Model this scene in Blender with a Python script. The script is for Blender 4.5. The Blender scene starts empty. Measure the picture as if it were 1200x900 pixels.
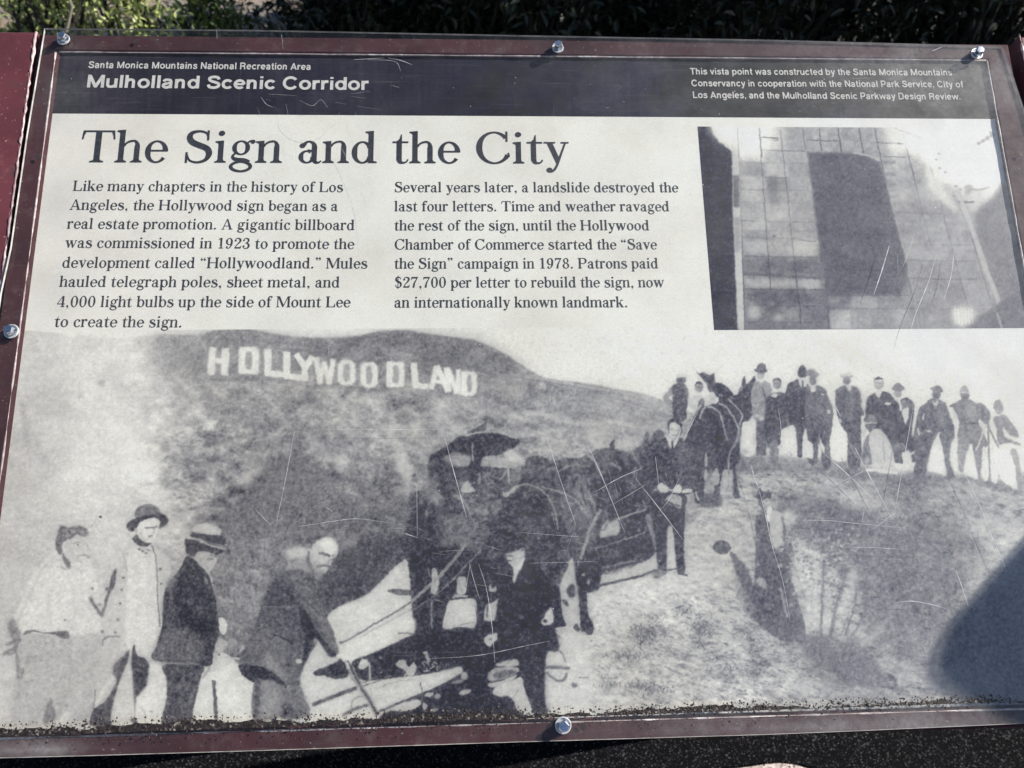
import bpy, bmesh, math, random
import numpy as np
from mathutils import Vector, Matrix

scene = bpy.context.scene
C = scene.collection
rng = np.random.default_rng(11)
random.seed(5)

# ------------------------------------------------------------------ camera, sign plane, light
TILT = math.radians(38.0)                 # slope of the reading panel
CZ = 0.95                                 # height of the panel's middle
FPX = 900.0                               # focal length in 1200-wide pixels
DEPTH = 0.6856
eu = np.array([0.99898265, -0.00955287, 0.04407276])
ev = np.array([-0.01923442, -0.97421093, 0.22481791])
en = np.array([0.04078851, -0.2254369, -0.97340356])
U = np.array([1.0, 0, 0])
V = np.array([0, math.cos(TILT), math.sin(TILT)])
N = np.array([0, -math.sin(TILT), math.cos(TILT)])
CEN = np.array([0, 0, CZ])
R = np.outer(U, eu) + np.outer(V, ev) + np.outer(N, en)     # camera (x right, y down, z ahead) -> world
camloc = CEN - DEPTH * (R @ np.array([0, 0, 1.0]))

cam = bpy.data.cameras.new('camera')
cam.sensor_width = 36.0
cam.lens = 36.0 * FPX / 1200.0
cam.clip_start = 0.02
cam.clip_end = 500
cam.dof.use_dof = True
cam.dof.focus_distance = 0.69
cam.dof.aperture_fstop = 10.5
camo = bpy.data.objects.new('camera', cam)
C.objects.link(camo)
mx, my, mz = R @ [1, 0, 0], R @ [0, -1, 0], R @ [0, 0, -1]
camo.matrix_world = Matrix(((mx[0], my[0], mz[0], camloc[0]), (mx[1], my[1], mz[1], camloc[1]),
                            (mx[2], my[2], mz[2], camloc[2]), (0, 0, 0, 1)))
scene.camera = camo

SUN = 0.77 * U + 0.47 * V + 0.42 * N      # towards the sun, in panel axes
SUN = SUN / np.linalg.norm(SUN)
sun = bpy.data.lights.new('sun', 'SUN')
sun.energy = 5.0
sun.angle = math.radians(0.5)
sun.color = (1.0, 0.935, 0.835)
suno = bpy.data.objects.new('sun', sun)
C.objects.link(suno)
suno.rotation_euler = Vector(SUN).to_track_quat('Z', 'Y').to_euler()
suno.location = (6, 1, 6)

world = bpy.data.worlds.new('World')
scene.world = world
world.use_nodes = True
wn = world.node_tree
bg = wn.nodes['Background']
sky = wn.nodes.new('ShaderNodeTexSky')
sky.sky_type = 'NISHITA'
sky.sun_disc = False
sky.sun_elevation = math.asin(SUN[2])
sky.sun_rotation = math.atan2(SUN[0], SUN[1])
sky.altitude = 300
wn.links.new(sky.outputs[0], bg.inputs[0])
bg.inputs[1].default_value = 0.074
scene.view_settings.view_transform = 'Standard'
scene.view_settings.look = 'None'
scene.view_settings.exposure = 0.74
scene.view_settings.gamma = 1.0
scene.cycles.max_bounces = 8
scene.cycles.transparent_max_bounces = 12
scene.cycles.caustics_reflective = False
scene.cycles.caustics_refractive = False


def P(x, y, w=0.0):
    """photograph pixel -> (u, v) on the panel, at height w above the print"""
    x = np.asarray(x, float); y = np.asarray(y, float)
    r = np.stack([x - 600, y - 450, np.full_like(x, FPX)], -1)
    d = np.array([0, 0, DEPTH])
    t = (d @ en + w) / (r @ en)
    q = r * t[..., None] - d
    return q @ eu, q @ ev


def UVpx(u, v):
    """(u, v) on the print -> photograph pixel"""
    q = np.array([0, 0, DEPTH]) + np.multiply.outer(u, eu) + np.multiply.outer(v, ev)
    return 600 + FPX * q[..., 0] / q[..., 2], 450 + FPX * q[..., 1] / q[..., 2]


def W3(u, v, w=0.0):
    """panel coordinates -> world"""
    return CEN + u * U + v * V + w * N


# ------------------------------------------------------------------ object helpers
def empty(name, label, cat, loc=(0, 0, 0), group=None):
    o = bpy.data.objects.new(name, None)
    o.empty_display_size = 0.1
    o.location = loc
    C.objects.link(o)
    o['label'] = label; o['category'] = cat
    if group: o['group'] = group
    return o


def mesh_obj(name, verts, faces, mat, parent=None, smooth=False, mats=None, fmat=None):
    """world-space vertices; the object takes its parent's origin"""
    off = np.array([0.0, 0, 0])
    p = parent
    while p is not None:
        off = off + np.array(p.location); p = p.parent
    v = np.asarray(verts, float) - off
    me = bpy.data.meshes.new(name)
    me.from_pydata([tuple(a) for a in v], [], [tuple(f) for f in faces])
    for m in (mats or [mat]): me.materials.append(m)
    if fmat is not None:
        me.polygons.foreach_set('material_index', np.asarray(fmat, np.int32))
    if smooth:
        me.polygons.foreach_set('use_smooth', np.ones(len(me.polygons), bool))
    me.update()
    o = bpy.data.objects.new(name, me)
    C.objects.link(o)
    if parent is not None: o.parent = parent
    return o


def panel_box(u0, u1, v0, v1, w0, w1, b=0.0012):
    """box in panel axes with chamfered top edges"""
    vs, fs = [], []
    for (w, e) in ((w0, 0), (w1 - b, 0), (w1, b)):
        for (u, v) in ((u0 + e, v0 + e), (u1 - e, v0 + e), (u1 - e, v1 - e), (u0 + e, v1 - e)):
            vs.append(W3(u, v, w))
    fs.append((3, 2, 1, 0)); fs.append((8, 9, 10, 11))
    for L in (0, 4):
        for k in range(4):
            a, c = L + k, L + (k + 1) % 4
            fs.append((a, c, c + 4, a + 4))
    return vs, fs


def join(parts):
    vs, fs = [], []
    for v, f in parts:
        n = len(vs); vs += list(v); fs += [tuple(i + n for i in q) for q in f]
    return vs, fs


# ------------------------------------------------------------------ material helpers
def newmat(name):
    m = bpy.data.materials.new(name)
    m.use_nodes = True
    nt = m.node_tree
    return m, nt, nt.nodes['Principled BSDF']


def node(nt, t, **kw):
    n = nt.nodes.new(t)
    for k, v in kw.items():
        if k.startswith('i_'):
            key = k[2:]
            n.inputs[int(key) if key.isdigit() else key.replace('_', ' ')].default_value = v
        else:
            setattr(n, k, v)
    return n


def ramp(nt, fac, stops):
    r = nt.nodes.new('ShaderNodeValToRGB')
    el = r.color_ramp.elements
    while len(el) < len(stops): el.new(0.5)
    for e, (p, c) in zip(el, stops):
        e.position = p; e.color = (c[0], c[1], c[2], 1) if hasattr(c, '__len__') else (c, c, c, 1)
    nt.links.new(fac, r.inputs[0])
    return r.outputs[0]


def noise(nt, scale, detail=4, rough=0.6, vec=None, dist=0.0):
    n = nt.nodes.new('ShaderNodeTexNoise')
    n.inputs['Scale'].default_value = scale
    n.inputs['Detail'].default_value = detail
    n.inputs['Roughness'].default_value = rough
    n.inputs['Distortion'].default_value = dist
    if vec is not None: nt.links.new(vec, n.inputs['Vector'])
    return n.outputs['Fac']


def mixc(nt, fac, a, b, mode='MIX'):
    m = nt.nodes.new('ShaderNodeMix'); m.data_type = 'RGBA'; m.blend_type = mode
    for s, v in ((m.inputs[0], fac), (m.inputs[6], a), (m.inputs[7], b)):
        if hasattr(v, 'is_output'): nt.links.new(v, s)
        elif hasattr(v, '__len__'): s.default_value = (v[0], v[1], v[2], 1)
        else: s.default_value = v
    return m.outputs[2]


def geo_pos(nt):
    return nt.nodes.new('ShaderNodeTexCoord').outputs['Object']


def bump(nt, h, bsdf, strength=0.3, dist=0.001):
    b = nt.nodes.new('ShaderNodeBump')
    b.inputs['Strength'].default_value = strength
    b.inputs['Distance'].default_value = dist
    nt.links.new(h, b.inputs['Height'])
    nt.links.new(b.outputs[0], bsdf.inputs['Normal'])


def paint_mat(name, base, worn, scale=60, rough=0.45, wornamt=(0.55, 0.72), chip=None):
    m, nt, b = newmat(name)
    p = geo_pos(nt)
    n1 = noise(nt, scale, 6, 0.65, p)
    n2 = noise(nt, scale * 0.15, 3, 0.6, p)
    f = ramp(nt, n1, [(wornamt[0], 0), (wornamt[1], 1)])
    c = mixc(nt, f, base, worn)
    n3_ = noise(nt, scale * 0.4, 5, 0.7, p)
    c = mixc(nt, ramp(nt, n2, [(0.38, 0), (0.62, 0.75)]), c, tuple(x * 0.55 for x in base))
    c = mixc(nt, ramp(nt, n3_, [(0.56, 0), (0.70, 0.55)]), c, (0.055, 0.045, 0.042))
    if chip:
        n3 = noise(nt, 420, 2, 0.5, p)
        c = mixc(nt, ramp(nt, n3, [(0.70, 0), (0.74, 1)]), c, chip)
    nt.links.new(c, b.inputs['Base Color'])
    b.inputs['Roughness'].default_value = rough
    bump(nt, n1, b, 0.25, 0.0006)
    return m
# ------------------------------------------------------------------ tone painter (the printed pictures)
SC = 2.0


def box1(a, r, ax):
    if r < 1: return a
    a = np.moveaxis(a, ax, 0)
    p = np.concatenate([np.repeat(a[:1], r + 1, 0), a, np.repeat(a[-1:], r, 0)], 0)
    c = np.cumsum(p, 0, dtype=np.float64)
    o = (c[2 * r + 1:] - c[:-2 * r - 1]) / (2 * r + 1)
    return np.moveaxis(o, 0, ax)


def gblur(a, s):
    """gaussian of s samples (three boxes)"""
    if s < 0.3: return a
    if s < 1.0:
        k = np.exp(-0.5 * (np.arange(-2, 3) / s) ** 2); k /= k.sum()
        for ax in (0, 1):
            q = np.moveaxis(a, ax, 0)
            p = np.concatenate([q[:1], q[:1], q, q[-1:], q[-1:]], 0)
            q = sum(k[i] * p[i:i + q.shape[0]] for i in range(5))
            a = np.moveaxis(q, 0, ax)
        return a
    r = max(1, int(round(math.sqrt(4 * s * s + 1) / 2 - 0.5)))
    for _ in range(3):
        a = box1(box1(a, r, 0), r, 1)
    return a


def vnoise(h, w, cell, seed, sy=1.0):
    """smooth value noise, cell in samples"""
    g = np.random.default_rng(seed)
    cy = max(1.0, cell * sy); cx = max(1.0, cell)
    gh, gw = int(h / cy) + 3, int(w / cx) + 3
    a = g.random((gh, gw)).astype(np.float32)
    y = np.arange(h) / cy; x = np.arange(w) / cx
    iy = y.astype(int); ix = x.astype(int)
    fy = (y - iy)[:, None]; fx = (x - ix)[None]
    fy = fy * fy * (3 - 2 * fy); fx = fx * fx * (3 - 2 * fx)
    a0 = a[iy]; a1 = a[iy + 1]
    r = a0 * (1 - fy) + a1 * fy
    return r[:, ix] * (1 - fx) + r[:, ix + 1] * fx


def fbm(h, w, cell, seed, oct=4, gain=0.55, sy=1.0):
    t = np.zeros((h, w), np.float32); a = 1.0; s = 0
    for k in range(oct):
        t += a * (vnoise(h, w, cell / 2 ** k, seed + k * 17, sy) - 0.5); s += a; a *= gain
    return t / s * 2.0


def crom(pts, closed, n=6):
    p = np.asarray(pts, float)
    if len(p) < 3: return p
    if closed: q = np.concatenate([p[-1:], p, p[:2]], 0)
    else: q = np.concatenate([2 * p[:1] - p[1:2], p, 2 * p[-1:] - p[-2:-1]], 0)
    out = []
    t = np.linspace(0, 1, n, endpoint=False)[:, None]
    for i in range(1, len(q) - 2):
        a, b, c, d = q[i - 1], q[i], q[i + 1], q[i + 2]
        out.append(0.5 * (2 * b + (c - a) * t + (2 * a - 5 * b + 4 * c - d) * t * t + (3 * b - a - 3 * c + d) * t ** 3))
    o = np.concatenate(out, 0)
    if not closed: o = np.concatenate([o, p[-1:]], 0)
    return o


class Canvas:
    def __init__(s, x0, y0, x1, y1, tone=220):
        s.x0, s.y0 = x0, y0
        s.w, s.h = int((x1 - x0) * SC), int((y1 - y0) * SC)
        s.t = np.full((s.h, s.w), float(tone), np.float32)

    def full(s, x, y):
        X = (np.asarray(x) - s.x0) * SC; Y = (np.asarray(y) - s.y0) * SC
        return X, Y

    def mask(s, pts, blur, smooth):
        pts = crom(pts, True) if smooth else np.asarray(pts, float)
        X = (pts[:, 0] - s.x0) * SC; Y = (pts[:, 1] - s.y0) * SC
        m = int(blur * SC * 3 + 3)
        ax0 = int(max(0, math.floor(X.min()) - m)); ax1 = int(min(s.w, math.ceil(X.max()) + m))
        ay0 = int(max(0, math.floor(Y.min()) - m)); ay1 = int(min(s.h, math.ceil(Y.max()) + m))
        if ax1 <= ax0 or ay1 <= ay0: return None
        w, h = ax1 - ax0, ay1 - ay0
        SS = 3
        acc = np.zeros((h * SS, w + 2), np.float32)
        for i in range(len(X)):
            xa, ya, xb, yb = X[i - 1], Y[i - 1], X[i], Y[i]
            if ya == yb: continue
            d = 1.0
            if ya > yb: xa, ya, xb, yb, d = xb, yb, xa, ya, -1.0
            r0 = max(0, int(math.ceil((ya - ay0) * SS - 0.5))); r1 = min(h * SS - 1, int(math.floor((yb - ay0) * SS - 0.5)))
            if (r1 + 0.5) / SS + ay0 >= yb: r1 -= 1
            if r1 < r0: continue
            rr = np.arange(r0, r1 + 1)
            xs = xa + ((rr + 0.5) / SS + ay0 - ya) * (xb - xa) / (yb - ya) - ax0
            xs = np.clip(xs, 0, w)
            xi = xs.astype(int); fr = xs - xi
            acc[rr, xi] += d * (1 - fr); acc[rr, xi + 1] += d * fr
        cov = np.clip(np.abs(np.cumsum(acc, 1)[:, :w]), 0, 1).reshape(h, SS, w).mean(1)
        if blur > 0: cov = gblur(cov, blur * SC * (0.62 if blur < 1.05 else 1.0))
        return (slice(ay0, ay1), slice(ax0, ax1)), cov

    def poly(s, pts, tone, blur=0.6, a=1.0, smooth=True, tex=0.0, cell=6, hold=None):
        r = s.mask(pts, blur, smooth)
        if r is None: return
        sl, m = r
        t = s.t[sl]
        v = tone
        if tex:
            v = tone + tex * fbm(m.shape[0], m.shape[1], cell * SC, int(abs(pts[0][0] * 7 + pts[0][1] * 3)), 4)
        s.t[sl] = t + (v - t) * m * a

    def line(s, pts, w, tone, blur=0.5, a=1.0, smooth=True, w1=None):
        p = crom(pts, False) if smooth and len(pts) > 2 else np.asarray(pts, float)
        d = np.gradient(p, axis=0)
        n = np.stack([-d[:, 1], d[:, 0]], -1); n /= np.maximum(1e-6, np.linalg.norm(n, axis=1))[:, None]
        ww = np.linspace(w, w if w1 is None else w1, len(p))[:, None] / 2
        s.poly(np.concatenate([p + n * ww, (p - n * ww)[::-1]], 0), tone, blur, a, False)

    def ell(s, cx, cy, rx, ry, tone, rot=0, blur=0.6, a=1.0, tex=0, cell=6):
        t = np.linspace(0, 2 * math.pi, 28, endpoint=False)
        c, sn = math.cos(math.radians(rot)), math.sin(math.radians(rot))
        x, y = rx * np.cos(t), ry * np.sin(t)
        s.poly(np.stack([cx + x * c - y * sn, cy + x * sn + y * c], -1), tone, blur, a, False, tex, cell)

    def field(s, cps, k=8, p=3.4):
        """smooth tone field through control points (x, y, tone)"""
        c = np.asarray(cps, float)
        h, w = s.h // k + 2, s.w // k + 2
        yy = s.y0 + np.arange(h)[:, None] * k / SC; xx = s.x0 + np.arange(w)[None] * k / SC
        num = np.zeros((h, w)); den = np.zeros((h, w))
        for x, y, t in c:
            d = ((xx - x) ** 2 + (yy - y) ** 2 + 60.0) ** (-p / 2)
            num += d * t; den += d
        f = num / den
        y = np.arange(s.h) / k; x = np.arange(s.w) / k
        iy = y.astype(int); ix = x.astype(int); fy = (y - iy)[:, None]; fx = (x - ix)[None]
        r = f[iy] * (1 - fy) + f[iy + 1] * fy
        return (r[:, ix] * (1 - fx) + r[:, ix + 1] * fx).astype(np.float32)

    def dabs(s, pts_region, n, tone, size, seed, jitter=20, a=0.7, rot=0, asp=2.2, blur=0.5):
        """scattered short strokes inside a polygon"""
        g = np.random.default_rng(seed)
        p = np.asarray(pts_region, float)
        lo, hi = p.min(0), p.max(0)
        k = 0; tries = 0
        while k < n and tries < n * 12:
            tries += 1
            q = lo + g.random(2) * (hi - lo)
            ins = False
            for i in range(len(p)):
                a1, b1 = p[i - 1], p[i]
                if (a1[1] > q[1]) != (b1[1] > q[1]) and q[0] < (b1[0] - a1[0]) * (q[1] - a1[1]) / (b1[1] - a1[1]) + a1[0]:
                    ins = not ins
            if not ins: continue
            sz = size * (0.5 + g.random())
            s.ell(q[0], q[1], sz, sz / asp, tone + g.normal() * jitter, rot + g.normal() * 22, blur, a * (0.5 + 0.5 * g.random()))
            k += 1

    def wobble(s, amp=0.8, cell=5, seed=5):
        """rough, hand-printed edges"""
        H, W = s.h, s.w
        dx = (fbm(H, W, cell * SC, seed, 3, .7)) * amp * SC * 1.6; dy = (fbm(H, W, cell * SC, seed + 91, 3, .7)) * amp * SC * 1.6
        X = np.clip(np.arange(W)[None] + dx, 0, W - 1.001); Y = np.clip(np.arange(H)[:, None] + dy, 0, H - 1.001)
        ix = X.astype(int); iy = Y.astype(int); fx = X - ix; fy = Y - iy; t = s.t
        s.t = ((t[iy, ix] * (1 - fx) + t[iy, ix + 1] * fx) * (1 - fy) + (t[iy + 1, ix] * (1 - fx) + t[iy + 1, ix + 1] * fx) * fy).astype(np.float32)

    def sample(s, px, py):
        X = np.clip((px - s.x0) * SC - 0.5, 0, s.w - 1.001); Y = np.clip((py - s.y0) * SC - 0.5, 0, s.h - 1.001)
        ix = X.astype(int); iy = Y.astype(int); fx = X - ix; fy = Y - iy
        t = s.t
        return (t[iy, ix] * (1 - fx) + t[iy, ix + 1] * fx) * (1 - fy) + (t[iy + 1, ix] * (1 - fx) + t[iy + 1, ix + 1] * fx) * fy


def paint_photo():
    c = Canvas(-40, 372, 1245, 866, 221)
    H, Wd = c.h, c.w
    yy = (c.y0 + np.arange(H) / SC)[:, None]; xx = (c.x0 + np.arange(Wd) / SC)[None]
    c.t += 3.0 * fbm(H, Wd, 60, 3, 4)
    # ---- hillside
    cps = [(200, 400, 152), (285, 392, 138), (340, 404, 140), (420, 398, 128), (480, 396, 112), (540, 406, 116), (590, 426, 122),
           (640, 447, 135), (700, 457, 150), (760, 470, 160), (200, 425, 165), (230, 420, 150), (200, 450, 172), (260, 470, 160), (330, 480, 152), (400, 490, 150),
           (460, 470, 162), (430, 420, 135), (520, 425, 122), (600, 450, 160), (520, 490, 165), (560, 475, 150), (630, 465, 140), (680, 478, 138), (740, 495, 152),
           (600, 520, 150), (660, 515, 155), (40, 415, 180), (100, 415, 204), (150, 415, 200), (60, 480, 168), (110, 480, 205),
           (150, 520, 207), (40, 540, 165), (20, 560, 165), (100, 560, 210), (160, 560, 205), (180, 470, 185), (190, 520, 176), (230, 530, 150),
           (250, 555, 132), (205, 570, 165), (180, 600, 195), (220, 600, 165), (30, 600, 172), (15, 640, 158), 
           (240, 615, 125), (300, 535, 140), (320, 580, 98), (350, 555, 112), (380, 590, 96), (280, 600, 92), (350, 600, 112),
           (330, 620, 104), (300, 640, 98), (420, 560, 128), (400, 535, 150), (440, 530, 168), (430, 590, 108), (450, 560, 118),
           (470, 600, 128), (360, 640, 108), (290, 690, 128), (262, 672, 130), (270, 730, 105), (450, 640, 92), (430, 668, 72),
           (405, 700, 72), (480, 540, 165), (480, 510, 160), (500, 560, 130), (540, 520, 162), (620, 545, 168), (580, 560, 160),
           (720, 545, 180), (660, 535, 158), (760, 520, 165), (640, 565, 150), (10, 700, 165), (10, 760, 172), (10, 830, 180),
           (100, 640, 184), (60, 620, 176), (40, 690, 160), (30, 720, 158), (205, 690, 170), (195, 640, 178), (60, 640, 184), (100, 605, 192), (125, 645, 190), (130, 612, 194), (40, 660, 172), (110, 580, 204), (210, 640, 185), (200, 660, 190), (250, 700, 165), (120, 800, 190)]
    f = c.field(cps)
    amp = c.field([(60, 450, 10), (120, 520, 10), (100, 600, 9), (250, 420, 22), (230, 530, 42), (250, 570, 42), (300, 470, 30), (450, 480, 40), (450, 540, 38),
                   (330, 590, 22), (300, 660, 40), (270, 700, 42), (430, 660, 22), (600, 440, 28), (600, 500, 34), (700, 470, 18),
                   (740, 500, 16), (680, 540, 28), (540, 410, 20), (10, 800, 8)])
    n1 = fbm(H, Wd, 26, 21, 5, 0.62, 0.75)
    n2 = fbm(H, Wd, 9, 77, 3, 0.7, 0.7)
    # sheared noise for the slopes' diagonal streaks
    n3 = fbm(H, Wd, 14, 401, 4, .7, 0.45)
    n0 = fbm(H, Wd, 48, 555, 3, .6, 0.6)
    hill = f + amp * (1.9 * n1 + 0.8 * n2 + 1.1 * n3 + 1.3 * n0)
    ridge = [(-40, 386), (30, 386), (70, 391), (110, 394), (145, 397), (165, 394), (185, 391.5), (228, 392), (255, 387), (285, 385.5), (310, 389), (345, 395),
             (380, 396), (418, 394), (440, 389), (470, 387), (500, 391), (530, 395), (550, 397.5), (570, 404), (590, 414), (612, 428), (640, 443), (680, 448),
             (720, 455), (760, 463), (790, 475), (820, 490), (860, 520), (900, 560), (900, 870), (-40, 870)]
    sl, m = c.mask(ridge, 0.9, True)
    soft = np.clip((xx - 150) / 120, 0.0, 1)[:, sl[1]]
    m = m * (0.62 + 0.38 * soft)
    c.t[sl] += (hill[sl] - c.t[sl]) * m
    # ridge crest dark fringe and tracks
    c.line([(255, 388), (285, 387), (310, 391), (345, 397), (380, 398), (420, 396), (445, 391), (480, 390), (520, 397), (560, 402)], 4, 112, 1.6, 0.5)
    for px, py in ((420, 405), (405, 402), (440, 402), (460, 397), (520, 404), (500, 402), (350, 404), (330, 402)):
        c.ell(px, py, 16, 2.2, 105, 4, 1.2, 0.6)
    c.line([(380, 408), (420, 410), (455, 408), (470, 404)], 3, 158, 1.2, 0.6)
    c.line([(560, 438), (620, 442), (680, 452), (740, 463), (800, 482)], 1.4, 178, 0.6, 0.8)
    c.line([(560, 436), (620, 445), (680, 455), (740, 472), (800, 492)], 1.0, 95, 0.5, 0.6)
    for i in range(16):
        y = 462 + i * 3.2
        c.line([(650 + i * 4, y - 6), (720, y - 2 + i * .6), (795, y + 16)], 1.2, 175 if i % 2 else 125, 0.9, 0.35)
    # light tracks
    c.line([(597, 487), (615, 484), (640, 486), (655, 490)], 6, 200, 1.5, 0.75)
    c.line([(560, 483), (580, 486), (600, 489)], 4, 190, 1.5, 0.6)
    c.line([(660, 494), (690, 497), (720, 494), (745, 501)], 4.5, 200, 1.6, 0.75)
    c.poly([(700, 497), (712, 496), (712, 515), (690, 520), (686, 510)], 190, 2.5, 0.6)
    c.poly([(690, 513), (715, 522), (735, 514), (745, 520), (730, 527), (700, 527)], 200, 2, 0.7)
    c.line([(505, 462), (520, 485), (535, 503), (543, 512)], 7, 188, 2, 0.7)
    c.line([(455, 505), (465, 525), (472, 550), (476, 575)], 6, 195, 2.2, 0.7)
    c.line([(545, 478), (580, 484)], 3, 188, 1.5, 0.6)
    c.poly([(276, 560), (288, 550), (303, 546), (312, 543), (300, 558), (290, 568), (278, 570)], 192, 2.4, 0.85)
    c.line([(366, 522), (385, 530), (395, 545), (410, 558), (440, 556)], 6, 172, 2.5, 0.55)
    for k in range(150):
        x = random.uniform(190, 300); y = random.uniform(505, 625)
        if x > 190 + (y - 505) * .2 and y < 505 + (640 - x) * 0.34 + 30:
            c.ell(x, y, random.uniform(2, 5), random.uniform(1, 2), random.uniform(95, 140), random.uniform(-25, 25), 0.8, 0.6)
    for k in range(230):
        x = random.uniform(330, 600); y = random.uniform(455, 530)
        c.line([(x, y), (x + random.uniform(6, 16), y + random.uniform(5, 14))], random.uniform(1, 2.6), random.choice((120, 130, 190, 185, 195)), 1.1, 0.4)
    for k in range(170):
        x = random.uniform(565, 680); y = random.uniform(452, 482)
        c.ell(x, y, 1.2, random.uniform(2, 4), random.choice((120, 130, 182)), random.uniform(-15, 15), 0.8, 0.5)
    for k in range(420):
        x = random.uniform(245, 330); y = random.uniform(640, 775)
        c.ell(x, y, random.uniform(1.2, 3.5), random.uniform(.8, 1.8), random.choice((75, 85, 95, 150, 175)), random.uniform(-40, 40), 0.6, 0.55)
    for k in range(380):
        x = random.uniform(375, 480); y = random.uniform(640, 715)
        if y < 725 - (x - 380) * 0.62: c.ell(x, y, .8, random.uniform(1.5, 4), random.choice((60, 70, 105, 118)), random.uniform(-15, 15), 0.5, 0.5)
    hair = fbm(H, Wd, 7, 1201, 4, .8, 1.3)
    def brush(pts, tone, blur, al, tex):
        r = c.mask(pts, blur, True)
        if r is None: return
        sl, mm = r
        c.t[sl] += (tone + tex * hair[sl] + 14 * n1[sl] - c.t[sl]) * mm * al
    brush([(238, 640), (258, 610), (280, 583), (303, 560), (328, 542), (348, 532), (366, 540), (384, 560), (402, 582), (425, 592), (450, 592), (478, 600), (478, 622), (440, 628), (400, 622), (360, 628), (310, 632), (270, 645)], 102, 4, .85, 34)
    brush([(300, 575), (330, 548), (352, 540), (372, 560), (392, 585), (380, 610), (340, 612), (310, 605)], 112, 6, .7, 30)
    brush([(250, 640), (300, 628), (345, 640), (330, 665), (306, 700), (292, 745), (262, 770), (258, 720), (250, 680)], 130, 5, .75, 78)
    brush([(392, 650), (430, 634), (478, 628), (480, 655), (450, 682), (412, 702), (386, 720), (380, 690)], 72, 3, .9, 26)
    brush([(420, 552), (452, 535), (470, 560), (480, 590), (450, 592), (425, 580)], 116, 4, .6, 40)
    for k in range(120):
        x = random.uniform(370, 600); y = random.uniform(452, 535); q = random.choice((1, 1, -1))
        c.line([(x, y), (x + random.uniform(8, 20) , y + random.uniform(4, 18))], random.uniform(1.5, 4.5), 190 if q > 0 else 108, 1.4, 0.42)
    for (xa, ya, xb, yb, w_) in ((432, 470, 470, 520, 5), (452, 500, 478, 545, 7), (470, 530, 480, 578, 8), (495, 500, 470, 520, 4), (400, 470, 440, 500, 4), (520, 500, 500, 530, 4), (470, 478, 500, 500, 4)):
        c.line([(xa, ya), ((xa + xb) / 2 + 3, (ya + yb) / 2), (xb, yb)], w_, 194, 2, .6)
    for (cx_, cy_, rx_, ry_) in ((475, 490, 13, 9), (452, 492, 8, 4), (500, 478, 10, 5), (540, 490, 9, 5), (430, 515, 9, 5), (405, 520, 10, 4), (560, 520, 10, 4), (600, 500, 9, 4), (350, 470, 14, 4), (300, 500, 12, 4), (330, 515, 16, 4)):
        c.ell(cx_, cy_, rx_, ry_, 106, random.uniform(-15, 25), 2.2, .6, 30, 4)
    c.ell(119, 449, 4, 3.6, 150, 0, 1.4, 0.8); c.ell(94, 464, 3.4, 4, 175, 0, 1.4, .8)
    for k in range(34):
        c.ell(random.uniform(205, 300), random.uniform(450, 500), random.uniform(4, 10), random.uniform(2, 4), random.uniform(125, 145), random.uniform(-15, 15), 1.6, 0.45)
    c.line([(25, 470), (30, 500), (33, 525)], 5, 140, 2, 0.5); c.line([(32, 490), (40, 510), (50, 535)], 3, 150, 2, 0.4)
    # ---- the big letters on the hill
    c.poly([(180, 394), (285, 387), (345, 397), (420, 396), (480, 389), (560, 400), (620, 440), (600, 470), (540, 466), (440, 458), (330, 448), (240, 444), (190, 430)], 118, 8, .38)
    L = 229
    def st(pts, w=7.6): c.line(pts, w * 1.14, L, 0.8, 1.0, False)
    def ringL(x0, y0, x1, y1, w=7.2, cut=4):
        w *= 1.12
        o = [(x0 + cut, y0), (x1 - cut, y0), (x1, y0 + cut), (x1, y1 - cut), (x1 - cut, y1), (x0 + cut, y1), (x0, y1 - cut), (x0, y0 + cut)]
        c.poly(o, L, 0.95, 1, False)
        c.poly([(x0 + w, y0 + w - 1.2), (x1 - w, y0 + w - 1.2), (x1 - w, y1 - w + 1.2), (x0 + w, y1 - w + 1.2)], 150, 0.9, 1, True)
    c.line([(240, 443), (270, 445), (300, 442)], 4, 105, 1.6, .6); c.ell(450, 453, 6, 4, 100, 0, 1.6, .7)
    st([(249.5, 407), (247, 439)]); st([(264.5, 408), (263, 440)]); st([(248, 423), (265, 423)], 6)
    ringL(279.5, 406.5, 303.5, 438.5, 7.6, 2.5)
    st([(314, 409), (314, 440)]); st([(311, 437.5), (338, 439.5)], 6.2); st([(336, 412), (336, 441)]); st([(333, 440.5), (360, 443.5)], 6.2)
    st([(347, 414.5), (357.5, 431)], 6.5); st([(367, 417.5), (357.5, 431)], 6.5); st([(357.5, 429), (357, 445)], 6.5)
    for (xa, xb) in ((370, 376), (376, 381), (381, 386), (386, 390.5)):
        pass
    st([(370.5, 418.5), (375, 449.5)], 5.6); st([(375, 449.5), (380, 424)], 4.6); st([(380, 424), (385.5, 450)], 4.6); st([(385.5, 450), (390.5, 421)], 5.4)
    ringL(395.5, 422, 416.8, 451.5, 6.6, 5); ringL(422.2, 424.5, 443, 454.2, 6.6, 5)
    ringL(453.5, 424, 474, 453.5, 6.4, 2); c.poly([(453, 423.5), (460, 423.5), (460, 454), (453, 454)], L, .8, 1, False)
    st([(485, 425), (487, 453.5)], 6.8); st([(484, 451.5), (502, 453.2)], 5.6)
    st([(512, 428.5), (505, 456)], 5.6); st([(512, 428.5), (525, 459)], 6.2); st([(508, 446.5), (519, 448)], 4)
    st([(523, 431), (526.5, 459)], 5); st([(524, 431), (536, 461)], 5.6); st([(537, 433), (537.5, 462)], 5)
    ringL(541, 435.5, 559, 463.6, 6, 3.5); c.poly([(541, 435), (547, 435), (546.5, 463), (540.5, 463)], L, .8, 1, False)
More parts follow.
